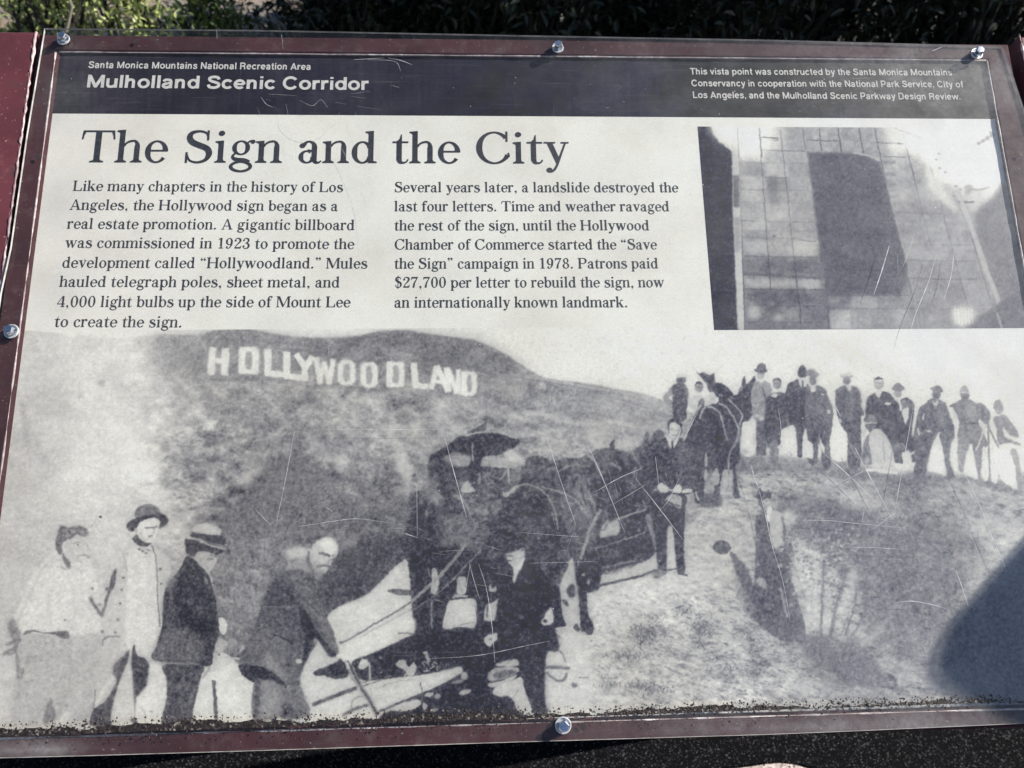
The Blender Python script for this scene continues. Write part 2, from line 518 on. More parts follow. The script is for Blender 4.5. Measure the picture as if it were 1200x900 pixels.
    for k in range(60):
        x = random.uniform(244, 560); y0 = 408 + (x - 244) * .085
        c.line([(x, y0), (x + .3, y0 + 30)], .7, 170, .5, .22, False)
    for k in range(30):
        x = random.uniform(244, 560); y0 = 410 + (x - 244) * .085 + random.uniform(0, 30)
        c.ell(x, y0, random.uniform(2, 5), 1.2, 190, 0, 1, .35)
    # ---- sunlit ground
    c.poly([(195, 870), (200, 800), (228, 770), (262, 765), (300, 790), (360, 770), (386, 722), (430, 697), (478, 656), (520, 690), (640, 690), (700, 690),
            (760, 655), (812, 612), (866, 560), (900, 545), (960, 548), (1040, 556), (1130, 560), (1245, 582), (1245, 870)], 206, 0.8)
    gf = c.field([(240, 820, 226), (300, 780, 222), (420, 730, 206), (450, 720, 210), (470, 740, 214), (380, 810, 214), (430, 815, 210), (560, 700, 200), (600, 800, 200),
                  (690, 710, 206), (720, 760, 200), (700, 820, 200), (760, 690, 206), (760, 760, 185), (800, 720, 196), (830, 800, 186), (870, 820, 190), (800, 820, 196),
                  (850, 600, 182), (840, 650, 196), (880, 565, 168), (930, 562, 150), (960, 572, 168), (1000, 560, 138), (1060, 570, 140), (1120, 562, 165), (1190, 585, 165),
                  (930, 600, 135), (960, 600, 130), (1000, 585, 178), (950, 590, 150), (1000, 620, 128), (1050, 600, 150), (1100, 600, 150), (1160, 600, 160), (1060, 640, 132),
                  (1120, 640, 150), (1160, 620, 185), (1190, 640, 190), (1000, 660, 132), (1050, 690, 128), (1100, 690, 150), (1140, 670, 172), (1080, 720, 140), (1030, 720, 130), (1110, 680, 170),
                  (945, 650, 175), (950, 690, 196), (945, 730, 200), (985, 720, 190), (970, 700, 175), (1000, 740, 175), (990, 780, 125), (960, 765, 122), (1040, 790, 140), (1060, 770, 150),
                  (1100, 800, 165), (920, 780, 180), (900, 720, 150), (900, 760, 178), (940, 810, 185), (1000, 815, 165), (1060, 815, 165), (1130, 815, 195), (860, 690, 190), (1150, 760, 135), (1200, 720, 120)])
    reg = [(690, 692), (760, 655), (812, 612), (866, 552), (900, 545), (960, 548), (1040, 556), (1130, 560), (1245, 582), (1245, 870), (560, 870), (600, 700)]
    sl, m = c.mask(reg, 1.2, True)
    ga = c.field([(700, 710, 8), (760, 760, 20), (830, 790, 26), (880, 800, 30), (850, 640, 12), (930, 590, 30), (1000, 600, 26), (1060, 640, 16), (1120, 680, 20), (940, 650, 34), (1000, 690, 30), (980, 780, 12), (1060, 790, 22), (650, 800, 7)])
    # diagonal scree: noise sampled along sheared axes
    shx = (np.arange(Wd)[None] + np.zeros((H, 1))).astype(int); sh = (np.arange(H)[:, None] * 0.9).astype(int)
    big = fbm(H + 8, Wd + H + 16, 20, 888, 4, .72, 0.42)
    dg = big[(np.arange(H)[:, None] + np.zeros((1, Wd), int) - 0 * sh), (shx - sh + H)]
    dg = np.where(dg > 0, dg * .7, dg * 1.5)
    c.t[sl] += (gf[sl] + (ga * (0.9 * n1 + 1.2 * n2 + 3.4 * dg))[sl] - c.t[sl]) * m
    # tufts and scree, running down to the right
    g = np.random.default_rng(4)
    for k in range(1250):
        x = g.uniform(640, 960); y = g.uniform(690, 838)
        if y < 690 + (x - 850) * 0.5: continue
        d = g.uniform(2, 6)
        c.line([(x, y), (x + d, y + d * g.uniform(.2, .9))], g.uniform(.7, 1.9), g.choice((92, 108, 122, 140, 220, 226)), 0.5, 0.6)
    for (cx, cy, rx, ry, n) in ((757, 743, 17, 16, 150), (822, 735, 16, 12, 90), (735, 770, 22, 6, 60), (822, 757, 8, 9, 36), (880, 752, 9, 12, 50), (885, 785, 13, 16, 90), (760, 808, 28, 9, 90), (712, 803, 14, 8, 40), (850, 790, 12, 10, 36), (800, 715, 14, 5, 30)):
        c.ell(cx, cy + 1, rx * .9, ry * .8, 138, 20, 3, .55, 40, 4)
        for k in range(n):
            x, y = cx + g.normal() * rx * .55, cy + g.normal() * ry * .55
            c.line([(x, y), (x + g.normal() * 2.5, y - g.uniform(2, 5))], 1.0, g.choice((62, 75, 90, 105)), 0.4, 0.6)
    # ---- scrub in the ditch
    scr = fbm(H, Wd, 10, 1501, 4, .78, .8)
    for pts, tone, blur, al, tex in (([(912, 590), (950, 578), (985, 590), (1040, 604), (1100, 612), (1150, 640), (1130, 690), (1096, 740), (1070, 775), (1030, 760), (1012, 720), (1000, 680), (970, 650), (930, 625)], 122, 5, .85, 52),
                                     ([(945, 585), (990, 592), (1010, 620), (985, 640), (945, 620)], 108, 4, .7, 40), ([(1040, 560), (1100, 562), (1080, 590), (1020, 585)], 118, 4, .6, 40), ([(1040, 620), (1100, 640), (1080, 700), (1030, 690)], 116, 5, .6, 36)):
        sl, mm = c.mask(pts, blur, True)
        c.t[sl] += (tone + tex * scr[sl] + 18 * n1[sl] - c.t[sl]) * mm * al
    for pts, tone in (([(985, 578), (1010, 580), (1040, 592), (1052, 606)], 192), ([(1150, 606), (1180, 616), (1196, 640)], 198), ([(1120, 660), (1140, 652), (1150, 668)], 190), ([(1080, 585), (1120, 580), (1160, 592)], 172), ([(960, 572), (1000, 566), (1040, 572)], 170)):
        c.line(pts, 12, tone, 5, .6)
    c.poly([(1084, 772), (1110, 735), (1150, 695), (1200, 640), (1250, 600), (1250, 870), (1160, 836), (1110, 808)], 126, 9, .85)  # print darkened here to deepen the shadow lying on the panel
    # ---- crowd's feet band
    c.poly([(864, 540), (900, 533), (940, 537), (975, 538), (1010, 545), (1050, 553), (1090, 552), (1130, 557), (1165, 563), (1195, 574), (1195, 580), (1130, 566), (1060, 566), (1000, 560), (930, 552), (864, 556)], 112, 2.2, 0.75, True, 30, 5)
    figures_left(c); figures_mid(c); figures_right(c)
    # worn mottling inside the dark figures, rough outlines
    md = fbm(H, Wd, 8, 911, 4, .75)
    c.t += 26 * md * np.clip((135 - c.t) / 60, 0, 1) * np.clip((c.t - 40) / 25, 0.25, 1)
    folds = fbm(H, Wd, 5, 2203, 4, .75, 3.2)
    c.t += 24 * folds * np.clip((150 - c.t) / 60, 0, 1) * np.clip((c.t - 42) / 30, 0.15, 1)
    lt = np.clip((c.t - 170) / 30, 0, 1) * np.clip((yy - 560) / 60, 0, 1)
    c.t -= lt * (4 + 24 * np.clip(fbm(H, Wd, 16, 3301, 5, .8, .5), -0.35, 1))
    c.t += 5 * fbm(H, Wd, 14, 733, 4, .7)
    c.wobble(0.7, 4.5)
    # halation and uneven sharpness of an old print
    soft2 = gblur(c.t, 2.2); mk = np.clip(0.26 + 1.1 * fbm(H, Wd, 60, 4401, 3, .6), 0, .75) * (1 - .6 * np.clip((yy - 690) / 40, 0, 1) * np.clip((xx - 640) / 60, 0, 1))
    mk = np.maximum(mk, .35 * np.exp(-((xx - 372) / 26) ** 2 - ((yy - 650) / 22) ** 2))
    c.t += (soft2 - c.t) * mk * .75
    c.t += .20 * (gblur(c.t, 11) - c.t)
    c.t += .12 * (gblur(c.t, 34) - c.t)
    tn = 30 * fbm(H, Wd, 18, 5501, 5, .75, .8)
    inn = np.exp(-((xx - 610) / 150.0) ** 4 - ((yy - 610) / 85.0) ** 4)
    c.t += tn * inn * np.clip((140 - c.t) / 50, 0, 1)
    c.t += 9 * fbm(H, Wd, 24, 5601, 5, .75, .9) * np.clip((c.t - 165) / 40, 0, 1) * np.clip((yy - 600) / 80, 0, 1)
    # film grain, print grain
    gr = gblur(rng.normal(size=(H, Wd)).astype(np.float32), 1.25); gr /= gr.std()
    g2 = gblur(rng.normal(size=(H, Wd)).astype(np.float32), 2.4); g2 /= g2.std()
    c.t += (gr * 1.0 + g2 * .7) * (3.0 + 5.5 * np.clip((185 - c.t) / 110, 0, 1))
    return c


def figures_left(c):
    P_, Ln, E = c.poly, c.line, c.ell
    # A: pale man, curly hair
    P_([(62, 648), (45, 664), (33, 684), (22, 712), (14, 728), (28, 742), (80, 744), (118, 742), (120, 690), (112, 668), (104, 652), (100, 632), (88, 624), (72, 632)], 212, 1.2, 1, True, 12, 4)
    P_([(74, 640), (84, 630), (100, 630), (104, 640), (101, 652), (92, 660), (82, 658)], 196, 1.6, .8, True, 12, 3); Ln([(98, 633), (101, 640), (104, 646)], 1.4, 160, .7, .7)
    P_([(68, 620), (72, 616), (80, 618), (88, 616.5), (97, 617), (103, 621), (103.5, 627), (97, 629), (91, 626), (86, 629), (83, 632), (76, 634), (72, 640), (73.5, 648), (69, 649.5), (65.5, 643), (65, 634), (67, 627)], 98, 0.9, 1, True, 30, 3)
    for q in ((76, 622), (86, 623), (96, 623), (80, 628)): E(q[0], q[1], 3, 2, 165, 0, .8, .6)
    P_([(72, 646), (77, 652), (82, 658), (82.5, 664), (80, 667), (76, 660), (73, 653)], 92, 0.9)
    Ln([(70, 664), (78, 668)], 1.2, 130, .6)
    Ln([(90, 640), (97, 641)], 1.5, 165, .8, .8); Ln([(90, 655), (96, 650), (103, 653)], 2, 150, 1, .7); E(104, 653, 1.6, 1.2, 95, 0, .6, .8)
    P_([(22, 745), (50, 743), (80, 748), (117, 744), (116, 790), (108, 830), (105, 848), (18, 848), (17, 800), (20, 770)], 176, 1.2, 1, True, 18, 5)
    P_([(60, 820), (62, 800), (68, 780), (80, 760), (117, 748), (117, 790), (107, 848), (62, 848)], 180, 2, .9, True, 18, 5)
    P_([(9, 735), (12, 727), (16, 724), (21, 734), (24, 742), (20, 752), (12, 747)], 120, 1.1, .9, True, 25, 3)
    for pts in ([(3, 768), (10, 763), (18, 758), (24, 748)], [(6, 755), (14, 753), (22, 744)], [(4, 765), (14, 766), (19, 760)], [(17, 748), (20, 770), (21, 790), (23, 797)], [(20, 785), (27, 785), (24, 796)]):
        Ln(pts, 3.2, 108, .9, .85)
    P_([(27, 743), (31, 739.5), (40, 738), (50, 740.5), (62, 740.3), (70, 739.5), (80, 740), (80, 748), (71, 748), (66, 744.5), (52, 742), (38, 741), (30, 744)], 92, 0.8)
    for pts in ([(33, 778), (32, 770), (36, 766)], [(32, 770), (44, 769)], [(33, 777), (42, 774)], [(22, 808), (26, 801), (40, 797)], [(20, 820), (22, 810)], [(53, 755), (54, 752), (55, 757)], [(66, 824), (75, 826), (80, 829)], [(70, 795), (78, 794)]):
        Ln(pts, 2.4, 140, .9, .75)
    P_([(50, 842), (55, 828), (60, 818), (63, 828), (66, 840), (60, 848), (52, 848)], 118, 1.0, .9)
    P_([(56, 848), (70, 842), (78, 834), (84, 838), (74, 848)], 214, 1, .8); P_([(84, 836), (98, 830), (104, 838), (102, 848), (84, 848)], 165, 2, .7)
    g = np.random.default_rng(8)
    for k in range(420):
        x, y = g.uniform(35, 118), g.uniform(600, 800)
        E(x, y, g.uniform(.5, 1.4), g.uniform(.4, .9), g.choice((165, 150, 175, 225, 228)), g.uniform(-40, 40), .4, .7)
    E(118, 606, 1.9, 1.7, 40, 0, .4); E(76, 726.5, 1.2, 1.1, 50, 0, .3); E(48.5, 774, 1, 1, 70, 0, .3)
    # B: man with felt hat, long pale coat
    P_([(155, 636), (144, 645), (134, 666), (124, 700), (117, 724), (119, 760), (113, 800), (110, 830), (108, 848), (192, 848), (196, 800), (190, 775), (184, 745), (192, 720), (199, 690), (200, 662), (192, 650), (180, 640), (170, 640)], 193, 1.2, 1, True, 5, 5)
    P_([(158, 640), (150, 652), (149, 690), (146, 740), (150, 764), (160, 760), (178, 772), (185, 742), (186, 700), (184, 668), (180, 645), (172, 652)], 216, 1.6)
    for q in ([(160, 660), (163, 700), (160, 745)], [(174, 665), (176, 705), (172, 755)], [(140, 660), (132, 700), (126, 740)], [(192, 665), (190, 695), (186, 725)]): Ln(q, 4, 194, 2, .6)
    P_([(158, 606), (159.5, 597), (165, 592), (177, 591), (185, 595), (189.5, 602), (188, 607), (170, 609)], 106, 0.9)
    P_([(147.5, 617), (150, 612.5), (160, 606.5), (172, 603.5), (186, 601), (193, 603.5), (197.5, 608), (196.5, 613), (191, 617.5), (186, 619), (188, 611), (182, 607.5), (172, 608.5), (164, 614), (158, 622), (151, 621.5)], 58, 0.7)
    P_([(163, 613), (171, 608.5), (182, 608), (187, 612), (185, 622), (181, 632), (176, 637), (168, 634), (161, 624)], 221, 0.7)
    Ln([(170, 618.3), (177, 618.6), (185, 617)], 2.2, 105, .6, .9); Ln([(179, 618), (181, 623), (177, 625)], 1.2, 150, .5, .8); Ln([(173, 629.5), (176, 628.5), (179, 628)], 2.2, 115, .6, .9)
    Ln([(165, 622), (166, 630), (171, 635)], 2.5, 175, 1, .6); E(159.5, 622, 2, 3.5, 180, 0, .6, .8)
    P_([(155, 632), (160.5, 626.5), (164, 631), (170, 635.5), (178, 636.5), (172, 640.5), (163, 640)], 66, 0.8)
    for q in ((163, 643.5), (167, 646), (171, 648), (174, 644.5)): E(q[0], q[1], 2, 1.4, 90, 30, .5, .8)
    Ln([(178, 639), (182, 651), (184, 668), (184.5, 690), (185.5, 712), (187.5, 735)], 1.5, 92, .5, .85)
    Ln([(143.5, 646), (147, 658), (149, 670)], 1.6, 140, .7, .8)
    Ln([(106, 699), (107.5, 705), (113, 713), (119, 721), (122, 713), (125, 702), (131, 684), (135, 667)], 3.4, 88, .7)
    P_([(129, 680), (132.5, 671), (136, 672), (134, 688), (130, 692)], 82, .7); E(125.5, 690, 2.6, 2, 95, 0, .6); E(108, 690, 2.2, 1.6, 110, 0, .6); E(117, 709, 2.6, 1.6, 120, 0, .7)
    for q in ((145, 677.5), (143, 691), (140.5, 707), (138, 726), (135, 741.5), (188, 667), (189, 684)): E(q[0], q[1], 1.7, 1.6, 92, 0, .45)
    Ln([(120, 757), (121, 750), (128, 746), (141, 745.5)], 1.8, 95, .5, .9); E(120, 740.5, 2.4, 1.7, 95, 0, .6)
    P_([(152, 761.5), (145, 768), (138, 774), (133, 781), (133, 791), (137, 797), (131, 810), (122, 823), (112, 829), (107, 838), (106, 850), (130, 850), (132, 832), (135, 815), (142, 797), (148, 780)], 74, .9)
    P_([(133, 781), (138, 774), (142, 772), (140, 790), (136, 796)], 110, 1.6, .7)
    P_([(157.5, 755.5), (154.5, 764), (154, 780), (156, 800), (158, 817), (160.5, 816), (167, 809), (173, 800), (175.5, 788), (174.5, 778), (170, 771.5), (161, 768)], 62, .7)
    Ln([(157.5, 800), (158, 825), (157, 850)], 3.2, 80, .6); E(167, 779, 5, 3, 105, 20, 1.2, .7)
    P_([(150, 776), (153.5, 790), (156.5, 815), (155, 848), (131, 848), (135, 818), (142, 795)], 208, .9, 1, True, 7, 4)
    Ln([(112, 826), (120, 812), (130, 797), (133, 792)], 5, 214, 1)
    Ln([(108, 848), (110, 828), (112, 808)], 1.6, 105, .6, .8)
    P_([(176, 778), (187, 779), (194, 788), (195.5, 812), (192, 832), (188, 848), (160, 848), (160.5, 818), (171, 806)], 219, .9, 1, True, 5, 5)
    Ln([(165, 828), (170, 838), (170, 847)], 2, 150, 1, .7); E(157, 844, 4, 3, 70, 0, 1); E(177.5, 834, 1.6, 1, 110, 0, .5)
    for pts, w, tn in (([(66, 652), (52, 664), (42, 682), (30, 708), (20, 728)], 2.2, 172), ([(112, 668), (116, 684), (117, 700)], 2, 176), ([(84, 660), (94, 668), (104, 668)], 1.6, 178), ([(58, 690), (56, 712), (60, 732)], 2.2, 186), ([(84, 690), (88, 716), (84, 738)], 2.2, 186), ([(80, 752), (82, 790), (76, 820), (64, 846)], 2.6, 160), ([(48, 756), (46, 790), (40, 826)], 2.4, 168), ([(98, 756), (100, 800), (94, 840)], 2.4, 172), ([(24, 752), (24, 790), (22, 840)], 3, 160)):
        Ln(pts, w, tn, 1.1, .8)
    Ln([(86, 637), (91, 635.5), (95, 637)], 1.3, 130, .5, .85); E(91, 638.8, 1.6, .9, 95, 0, .45, .8); Ln([(101, 636), (104, 643), (101, 646)], 1.3, 145, .5, .85); Ln([(94, 651), (99, 650.5), (102, 651.5)], 1.5, 120, .5, .85); Ln([(84, 645), (88, 655), (96, 659)], 2.4, 176, 1, .7)
    P_([(104, 648), (114, 640), (124, 650), (122, 664), (112, 664)], 192, 3, .6)
    # C: straw hat, dark coat
    P_([(226, 624), (229, 616), (238, 613), (250, 616), (259, 621), (256, 627.5), (242, 628)], 203, .9)
    P_([(223, 629), (226, 623.5), (240, 626), (257, 627.5), (264, 632), (264, 638), (252, 637), (236, 632)], 58, .7)
    P_([(217, 632), (230, 633.5), (245, 639.5), (262, 645), (254, 650), (244, 647), (234, 646), (229, 652), (223, 652), (218, 646)], 62, .7)
    Ln([(214.5, 630), (222, 630.5), (232, 633), (246, 639), (263.5, 643.5)], 1.9, 186, .45)
    P_([(229, 650), (234, 646.5), (244, 648), (252, 651), (256, 653), (253, 660), (248, 669), (243, 672), (236, 664), (230, 657)], 190, .8)
    Ln([(243, 655.5), (250, 655)], 2, 110, .6, .8); Ln([(247, 651), (255, 653)], 1.6, 100, .6, .8)
    P_([(230, 656), (238, 664), (246, 674), (250, 678), (247, 684), (240, 672)], 205, .7)
    P_([(218, 652), (223, 652), (232, 660), (240, 668), (246, 677), (249, 690), (253, 703), (255, 722), (257.5, 729), (255.5, 746), (251, 762), (248, 779), (236, 780.5), (205, 777), (178, 772), (184, 755), (189.5, 733), (192, 700), (196, 685), (205, 675), (213, 662)], 60, .7, 1, True, 14, 6)
    P_([(190, 745), (205, 735), (222, 738), (236, 752), (236, 777), (205, 776), (179, 771)], 108, 3.5, .85, True, 22, 7)
    P_([(192, 720), (196, 695), (206, 690), (206, 720), (200, 740)], 84, 3, .7)
    P_([(206, 690), (214, 700), (216, 725), (224, 738), (235, 742), (252, 740), (256, 728), (240, 724), (226, 720), (214, 690)], 44, 2, .8)
    for q in ((232, 712, 8, 4), (226, 722, 5, 3), (238, 718, 6, 2), (222, 704, 6, 6)): E(*q, 98, -20, 1.5, .6)
    P_([(194, 684), (203, 674), (209, 672), (206, 682), (198, 692)], 132, 1.5, .8)
    E(241.5, 680, 2, 5, 145, -25, .7, .8)
    Ln([(190, 777), (212, 777.5), (235, 779)], 2.2, 150, .9, .8)
    P_([(256, 726), (260, 723.5), (264, 727), (266, 734), (263, 744), (258, 740)], 220, .7)
    P_([(253, 752), (258, 748), (265, 751), (266, 758), (260, 765), (253, 768), (252, 760)], 188, 1, .85, True, 20, 3)
    Ln([(258, 769), (270, 771), (283, 772.5)], 2.6, 190, .6); Ln([(253, 764), (258, 768)], 1.6, 70, .5); Ln([(249, 800), (252, 775), (258, 755)], 3, 195, .8, .8)
    P_([(190, 780), (212, 778.5), (238, 781), (235, 795), (231.5, 815), (226, 845), (190, 850), (195, 820), (194.5, 795)], 74, .7, 1, True, 10, 5)
    for k in range(9):
        Ln([(203 + k * 2, 812 + k * 4 - (k % 3) * 9), (216 + k * 1.5, 802 + k * 3 - (k % 3) * 9)], 2, 118, 1, .6)
    P_([(236, 797), (249, 788), (262, 781), (278, 777), (284, 788), (297, 800), (297, 845), (230, 848)], 218, .7, 1, True, 3, 8)
    Ln([(250.5, 797), (252, 820), (253.5, 846)], 4.4, 68, .55, 1, False)
    Ln([(237, 795), (244, 785), (246, 780)], 3, 150, .8, .8)
    # D: bending man
    P_([(334, 647), (345, 641), (358, 643), (364, 649), (354, 654), (340, 653)], 203, 1.8, .9)
    P_([(398, 642), (404, 634), (416, 629), (420, 634), (410, 641)], 160, 2.2, .7)
    P_([(337, 662), (350, 655), (362, 657), (368, 668), (366, 674), (350, 668), (335, 670)], 150, 1.2, .9)
    P_([(335, 670), (350, 667), (364, 672), (372, 682), (376, 697), (378, 713), (384, 721), (391, 737), (398, 753), (400.5, 763), (395, 768), (385, 768.5), (377, 755), (370, 746), (365, 760), (358, 776), (352, 790), (352, 803), (340, 804), (330, 800), (315, 788), (300, 780), (282, 778), (283, 765), (291, 752), (300, 730), (308, 705), (315, 690), (325, 676)], 88, .9, 1, True, 12, 6)
    P_([(314, 690), (325, 677), (333, 676), (340, 690), (345, 708), (309, 710)], 66, 1.6, .8)
    P_([(300, 740), (320, 735), (345, 745), (352, 770), (345, 800), (330, 797), (310, 785), (290, 775), (288, 765)], 108, 3, .8, True, 14, 6)
    P_([(312, 765), (318, 768), (330, 785), (340, 802), (332, 799), (318, 787), (309, 781)], 152, 2.2, .8)
    Ln([(308, 710.5), (330, 711), (346, 712)], 1.6, 118, .6, .8)
    for pts in ([(345, 688), (356, 697), (366, 708), (376, 717)], [(352, 702), (362, 712), (374, 724)], [(340, 676), (352, 680), (364, 692)]):
        Ln(pts, 2.4, 128, 1, .7)
    P_([(351, 711), (360, 718), (370, 738), (380, 751), (394, 766), (388, 770), (378, 759), (370, 746), (366, 757), (360, 771), (354, 787), (351, 790), (355, 772), (358, 748), (352, 728)], 48, .9)
    P_([(372, 722), (384, 722), (392, 740), (399, 760), (390, 762), (380, 745)], 112, 1.8, .8)
    Ln([(320, 743.5), (331, 747), (344, 755)], 1.6, 46, .5); E(337, 779, 2.6, 1.6, 50, 0, .6); E(350.5, 775, 3.2, 2.6, 205, 0, .7)
    P_([(363, 652), (366, 641), (373, 633), (383, 629.5), (392, 633), (396.5, 642), (395, 651), (389, 655), (387.5, 662), (384, 668), (378, 672.5), (370, 669), (365, 661)], 196, .9)
    P_([(374, 636), (384, 631), (392, 635), (395, 645), (390, 650), (380, 645)], 228, 2)
    Ln([(374, 648), (381, 649.5), (387, 652)], 3, 66, .6, .95); E(390.5, 651, 1.8, 1.2, 90, 10, .5, .8); Ln([(387, 655), (384, 661.5), (380, 662)], 1.7, 115, .6, .8); Ln([(371, 664), (378, 663), (386, 664)], 2.6, 84, .6, .9); P_([(366, 656), (372, 664), (380, 671), (374, 673), (367, 667)], 140, 1.4, .8)
    Ln([(362, 646), (361, 655), (364, 666), (369, 674)], 3, 88, .9, .85); E(365.5, 653, 2.2, 4.2, 165, 0, .7, .9); E(378, 657, 3, 3, 215, 0, 1, .7)
    P_([(280, 784), (281, 779), (298, 780), (312, 784), (326, 793), (336, 803), (333, 807), (320, 800), (308, 797), (299, 800), (287, 794)], 46, .6)
    P_([(298, 799), (310, 797), (324, 800), (335, 808), (331, 826), (328, 840), (297, 843)], 122, .7)
    P_([(298, 800), (304, 799), (303, 842), (297, 843)], 72, 1.3); P_([(310, 800), (326, 806), (325, 838), (308, 840)], 146, 2.2, .8, True, 12, 5)
    P_([(336, 806), (352, 804), (358, 820), (365, 838), (330, 842), (332, 824)], 116, .7, 1, True, 12, 5)
    for k in range(4): Ln([(336, 812 + k * 7), (350, 811 + k * 7), (360, 818 + k * 7)], 1.6, 84, .8, .7)
    P_([(331, 840), (334, 822), (338, 826), (352, 838), (350, 843)], 62, 1.5, .8)


def figures_mid(c):
    P_, Ln, E = c.poly, c.line, c.ell
    g = np.random.default_rng(12)
    # wagon, horses: a mottled dark mass
    P_([(503, 541), (515, 537), (530, 546), (562, 546), (600, 549), (607, 543), (615, 537), (630, 534), (648, 540), (660, 537), (680, 536), (700, 527), (715, 525), (742, 530), (760, 522), (772, 512), (776, 540), (772, 600), (768, 652), (742, 662), (704, 674), (700, 692), (660, 700), (640, 735), (600, 745), (482, 760), (481, 690), (476, 640), (480, 600), (483, 578), (500, 577), (502, 560)], 82, .9, 1, True, 44, 6)
    P_([(480, 600), (482, 578), (500, 580), (530, 590), (560, 620), (545, 660), (525, 670), (482, 668), (476, 640)], 68, 2.5, .8, True, 24, 6)
    P_([(600, 640), (606, 595), (616, 570), (632, 568), (646, 580), (654, 606), (660, 640), (650, 690), (620, 690), (610, 660)], 80, 2.5, .75, True, 30, 3)
    P_([(600, 590), (640, 585), (680, 600), (690, 640), (676, 690), (650, 700), (640, 640)], 74, 3, .6, True, 24, 3)
    P_([(700, 560), (760, 545), (770, 600), (766, 650), (740, 660), (702, 670), (688, 660), (700, 620)], 62, 2, .8, True, 12, 5)
    for k in range(900):
        x, y = g.uniform(484, 765), g.uniform(540, 690)
        if x > 690 and y > 640: continue
        if y < 560 and 500 < x < 610: continue
        E(x, y, g.uniform(.8, 3.2), g.uniform(.5, 1.6), g.choice((48, 55, 62, 105, 118, 128, 142)), g.uniform(-60, 60), .6, .6)
    for k in range(46):
        x, y = g.uniform(500, 700), g.uniform(550, 660)
        Ln([(x, y), (x + g.normal() * 6, y + g.uniform(2, 9))], 1.1, g.choice((120, 135, 150)), .6, .7, False)
    E(536, 622, 14, 12, 120, 0, 5, .55, 25, 3); E(630, 615, 10, 12, 125, 0, 4, .6, 25, 3); E(665, 605, 9, 16, 130, -15, 3.5, .6); E(640, 560, 14, 6, 100, 0, 3, .5)
    E(590, 600, 10, 10, 100, 0, 4, .4)
    E(629, 618, 13, 17, 122, -8, 5, .75, 40, 3); E(668, 600, 7, 20, 142, -22, 3.5, .7, 40, 3); E(655, 640, 12, 18, 112, 0, 5, .6, 30, 3); E(600, 625, 12, 20, 100, 0, 5, .5, 30, 3)
    E(622, 580, 14, 6, 112, -10, 3, .6, 20, 3); E(640, 552, 20, 7, 104, 0, 3, .6, 30, 3); E(690, 560, 16, 10, 104, 10, 4, .6, 30, 3); E(735, 560, 16, 14, 96, 20, 4, .55, 30, 3); E(540, 628, 16, 16, 128, 0, 5, .7, 44, 3); E(560, 650, 16, 10, 112, 0, 4, .6, 30, 3)
    E(585, 640, 12, 16, 104, 0, 4, .5, 26, 3); E(517, 596, 8, 10, 112, 0, 3, .6, 30, 3); E(578, 572, 16, 6, 110, 10, 2.5, .6, 40, 3)
    for pts in ([(604, 600), (602, 630), (608, 664)], [(656, 606), (652, 640), (644, 680)], [(612, 572), (600, 590), (596, 620)], [(690, 545), (700, 575), (702, 600)], [(660, 545), (648, 560), (655, 590)], [(722, 530), (730, 560), (726, 600)], [(520, 600), (526, 640), (522, 690)], [(575, 600), (566, 640), (560, 690)]):
        Ln(pts, 3.2, 46, 1.2, .75)
    for pts in ([(705, 535), (716, 560), (712, 590)], [(745, 545), (740, 575)], [(560, 585), (572, 600), (580, 625)], [(648, 545), (640, 556)]):
        Ln(pts, 1.6, 145, .7, .7)
    P_([(512, 577), (540, 580), (572, 586), (590, 598), (574, 636), (556, 664), (530, 660), (513, 640), (506, 606)], 106, 3, .8, True, 46, 5)
    P_([(566, 692), (566, 650), (582, 604), (602, 577), (626, 569), (645, 582), (655, 610), (656, 650), (642, 692), (600, 696)], 66, 1.8, .85, True, 34, 4)
    E(632, 622, 9, 10, 98, 0, 4, .6, 30, 3); E(612, 608, 10, 8, 86, 0, 4, .5, 20, 3); E(640, 655, 8, 12, 92, 0, 4, .5, 26, 3)
    P_([(654, 585), (684, 575), (696, 596), (692, 622), (682, 650), (664, 660), (658, 630)], 96, 2.4, .75, True, 44, 4)
    for k in range(16): Ln([(660 + k * 2.2 + g.normal() * 2, 572 + g.normal() * 8), (668 + k * 2.2, 590 + g.normal() * 10)], 1.4, g.choice((135, 150, 60)), .6, .7, False)
    P_([(481, 600), (484, 580), (500, 580), (512, 600), (514, 645), (520, 690), (505, 700), (483, 700), (477, 645)], 62, 2, .8, True, 20, 5)
    for k in range(70):
        x, y = g.uniform(505, 600), g.uniform(548, 600)
        Ln([(x, y), (x + g.normal() * 7, y + g.normal() * 4)], g.uniform(.8, 2), g.choice((60, 70, 130, 150, 160)), .7, .55, False)
    for k in range(60):
        x, y = g.uniform(600, 690), g.uniform(536, 572)
        E(x, y, g.uniform(1, 4), g.uniform(.8, 2), g.choice((58, 66, 112, 124)), g.uniform(-40, 40), .8, .55)
    # canopy and what is under it
    P_([(503, 540), (504, 534), (512, 529), (526, 521), (535, 513), (545, 510), (560, 506.5), (576, 506), (592, 508.5), (607, 514), (608.5, 519), (603, 524.5), (592, 530), (580, 534), (566, 536), (562, 546), (550, 546), (552, 535), (541, 532), (530, 531), (515, 539), (504, 542)], 60, .6)
    Ln([(545, 510.5), (560, 507), (576, 506.3), (592, 509), (606, 514)], 1.8, 182, .5)
    P_([(548, 507.5), (556, 502), (565, 497), (569.5, 494), (569.5, 504), (560, 505.5)], 82, .7)
    P_([(531, 534), (545, 534), (551, 538), (548, 544), (535, 544)], 158, 1.1, .95)
    P_([(564, 543), (570, 539), (580, 537), (592, 537), (594, 545), (567, 546)], 172, .9)
    P_([(590, 532), (596, 527), (602, 528), (616, 540), (609, 547), (600, 541)], 198, 1.4)
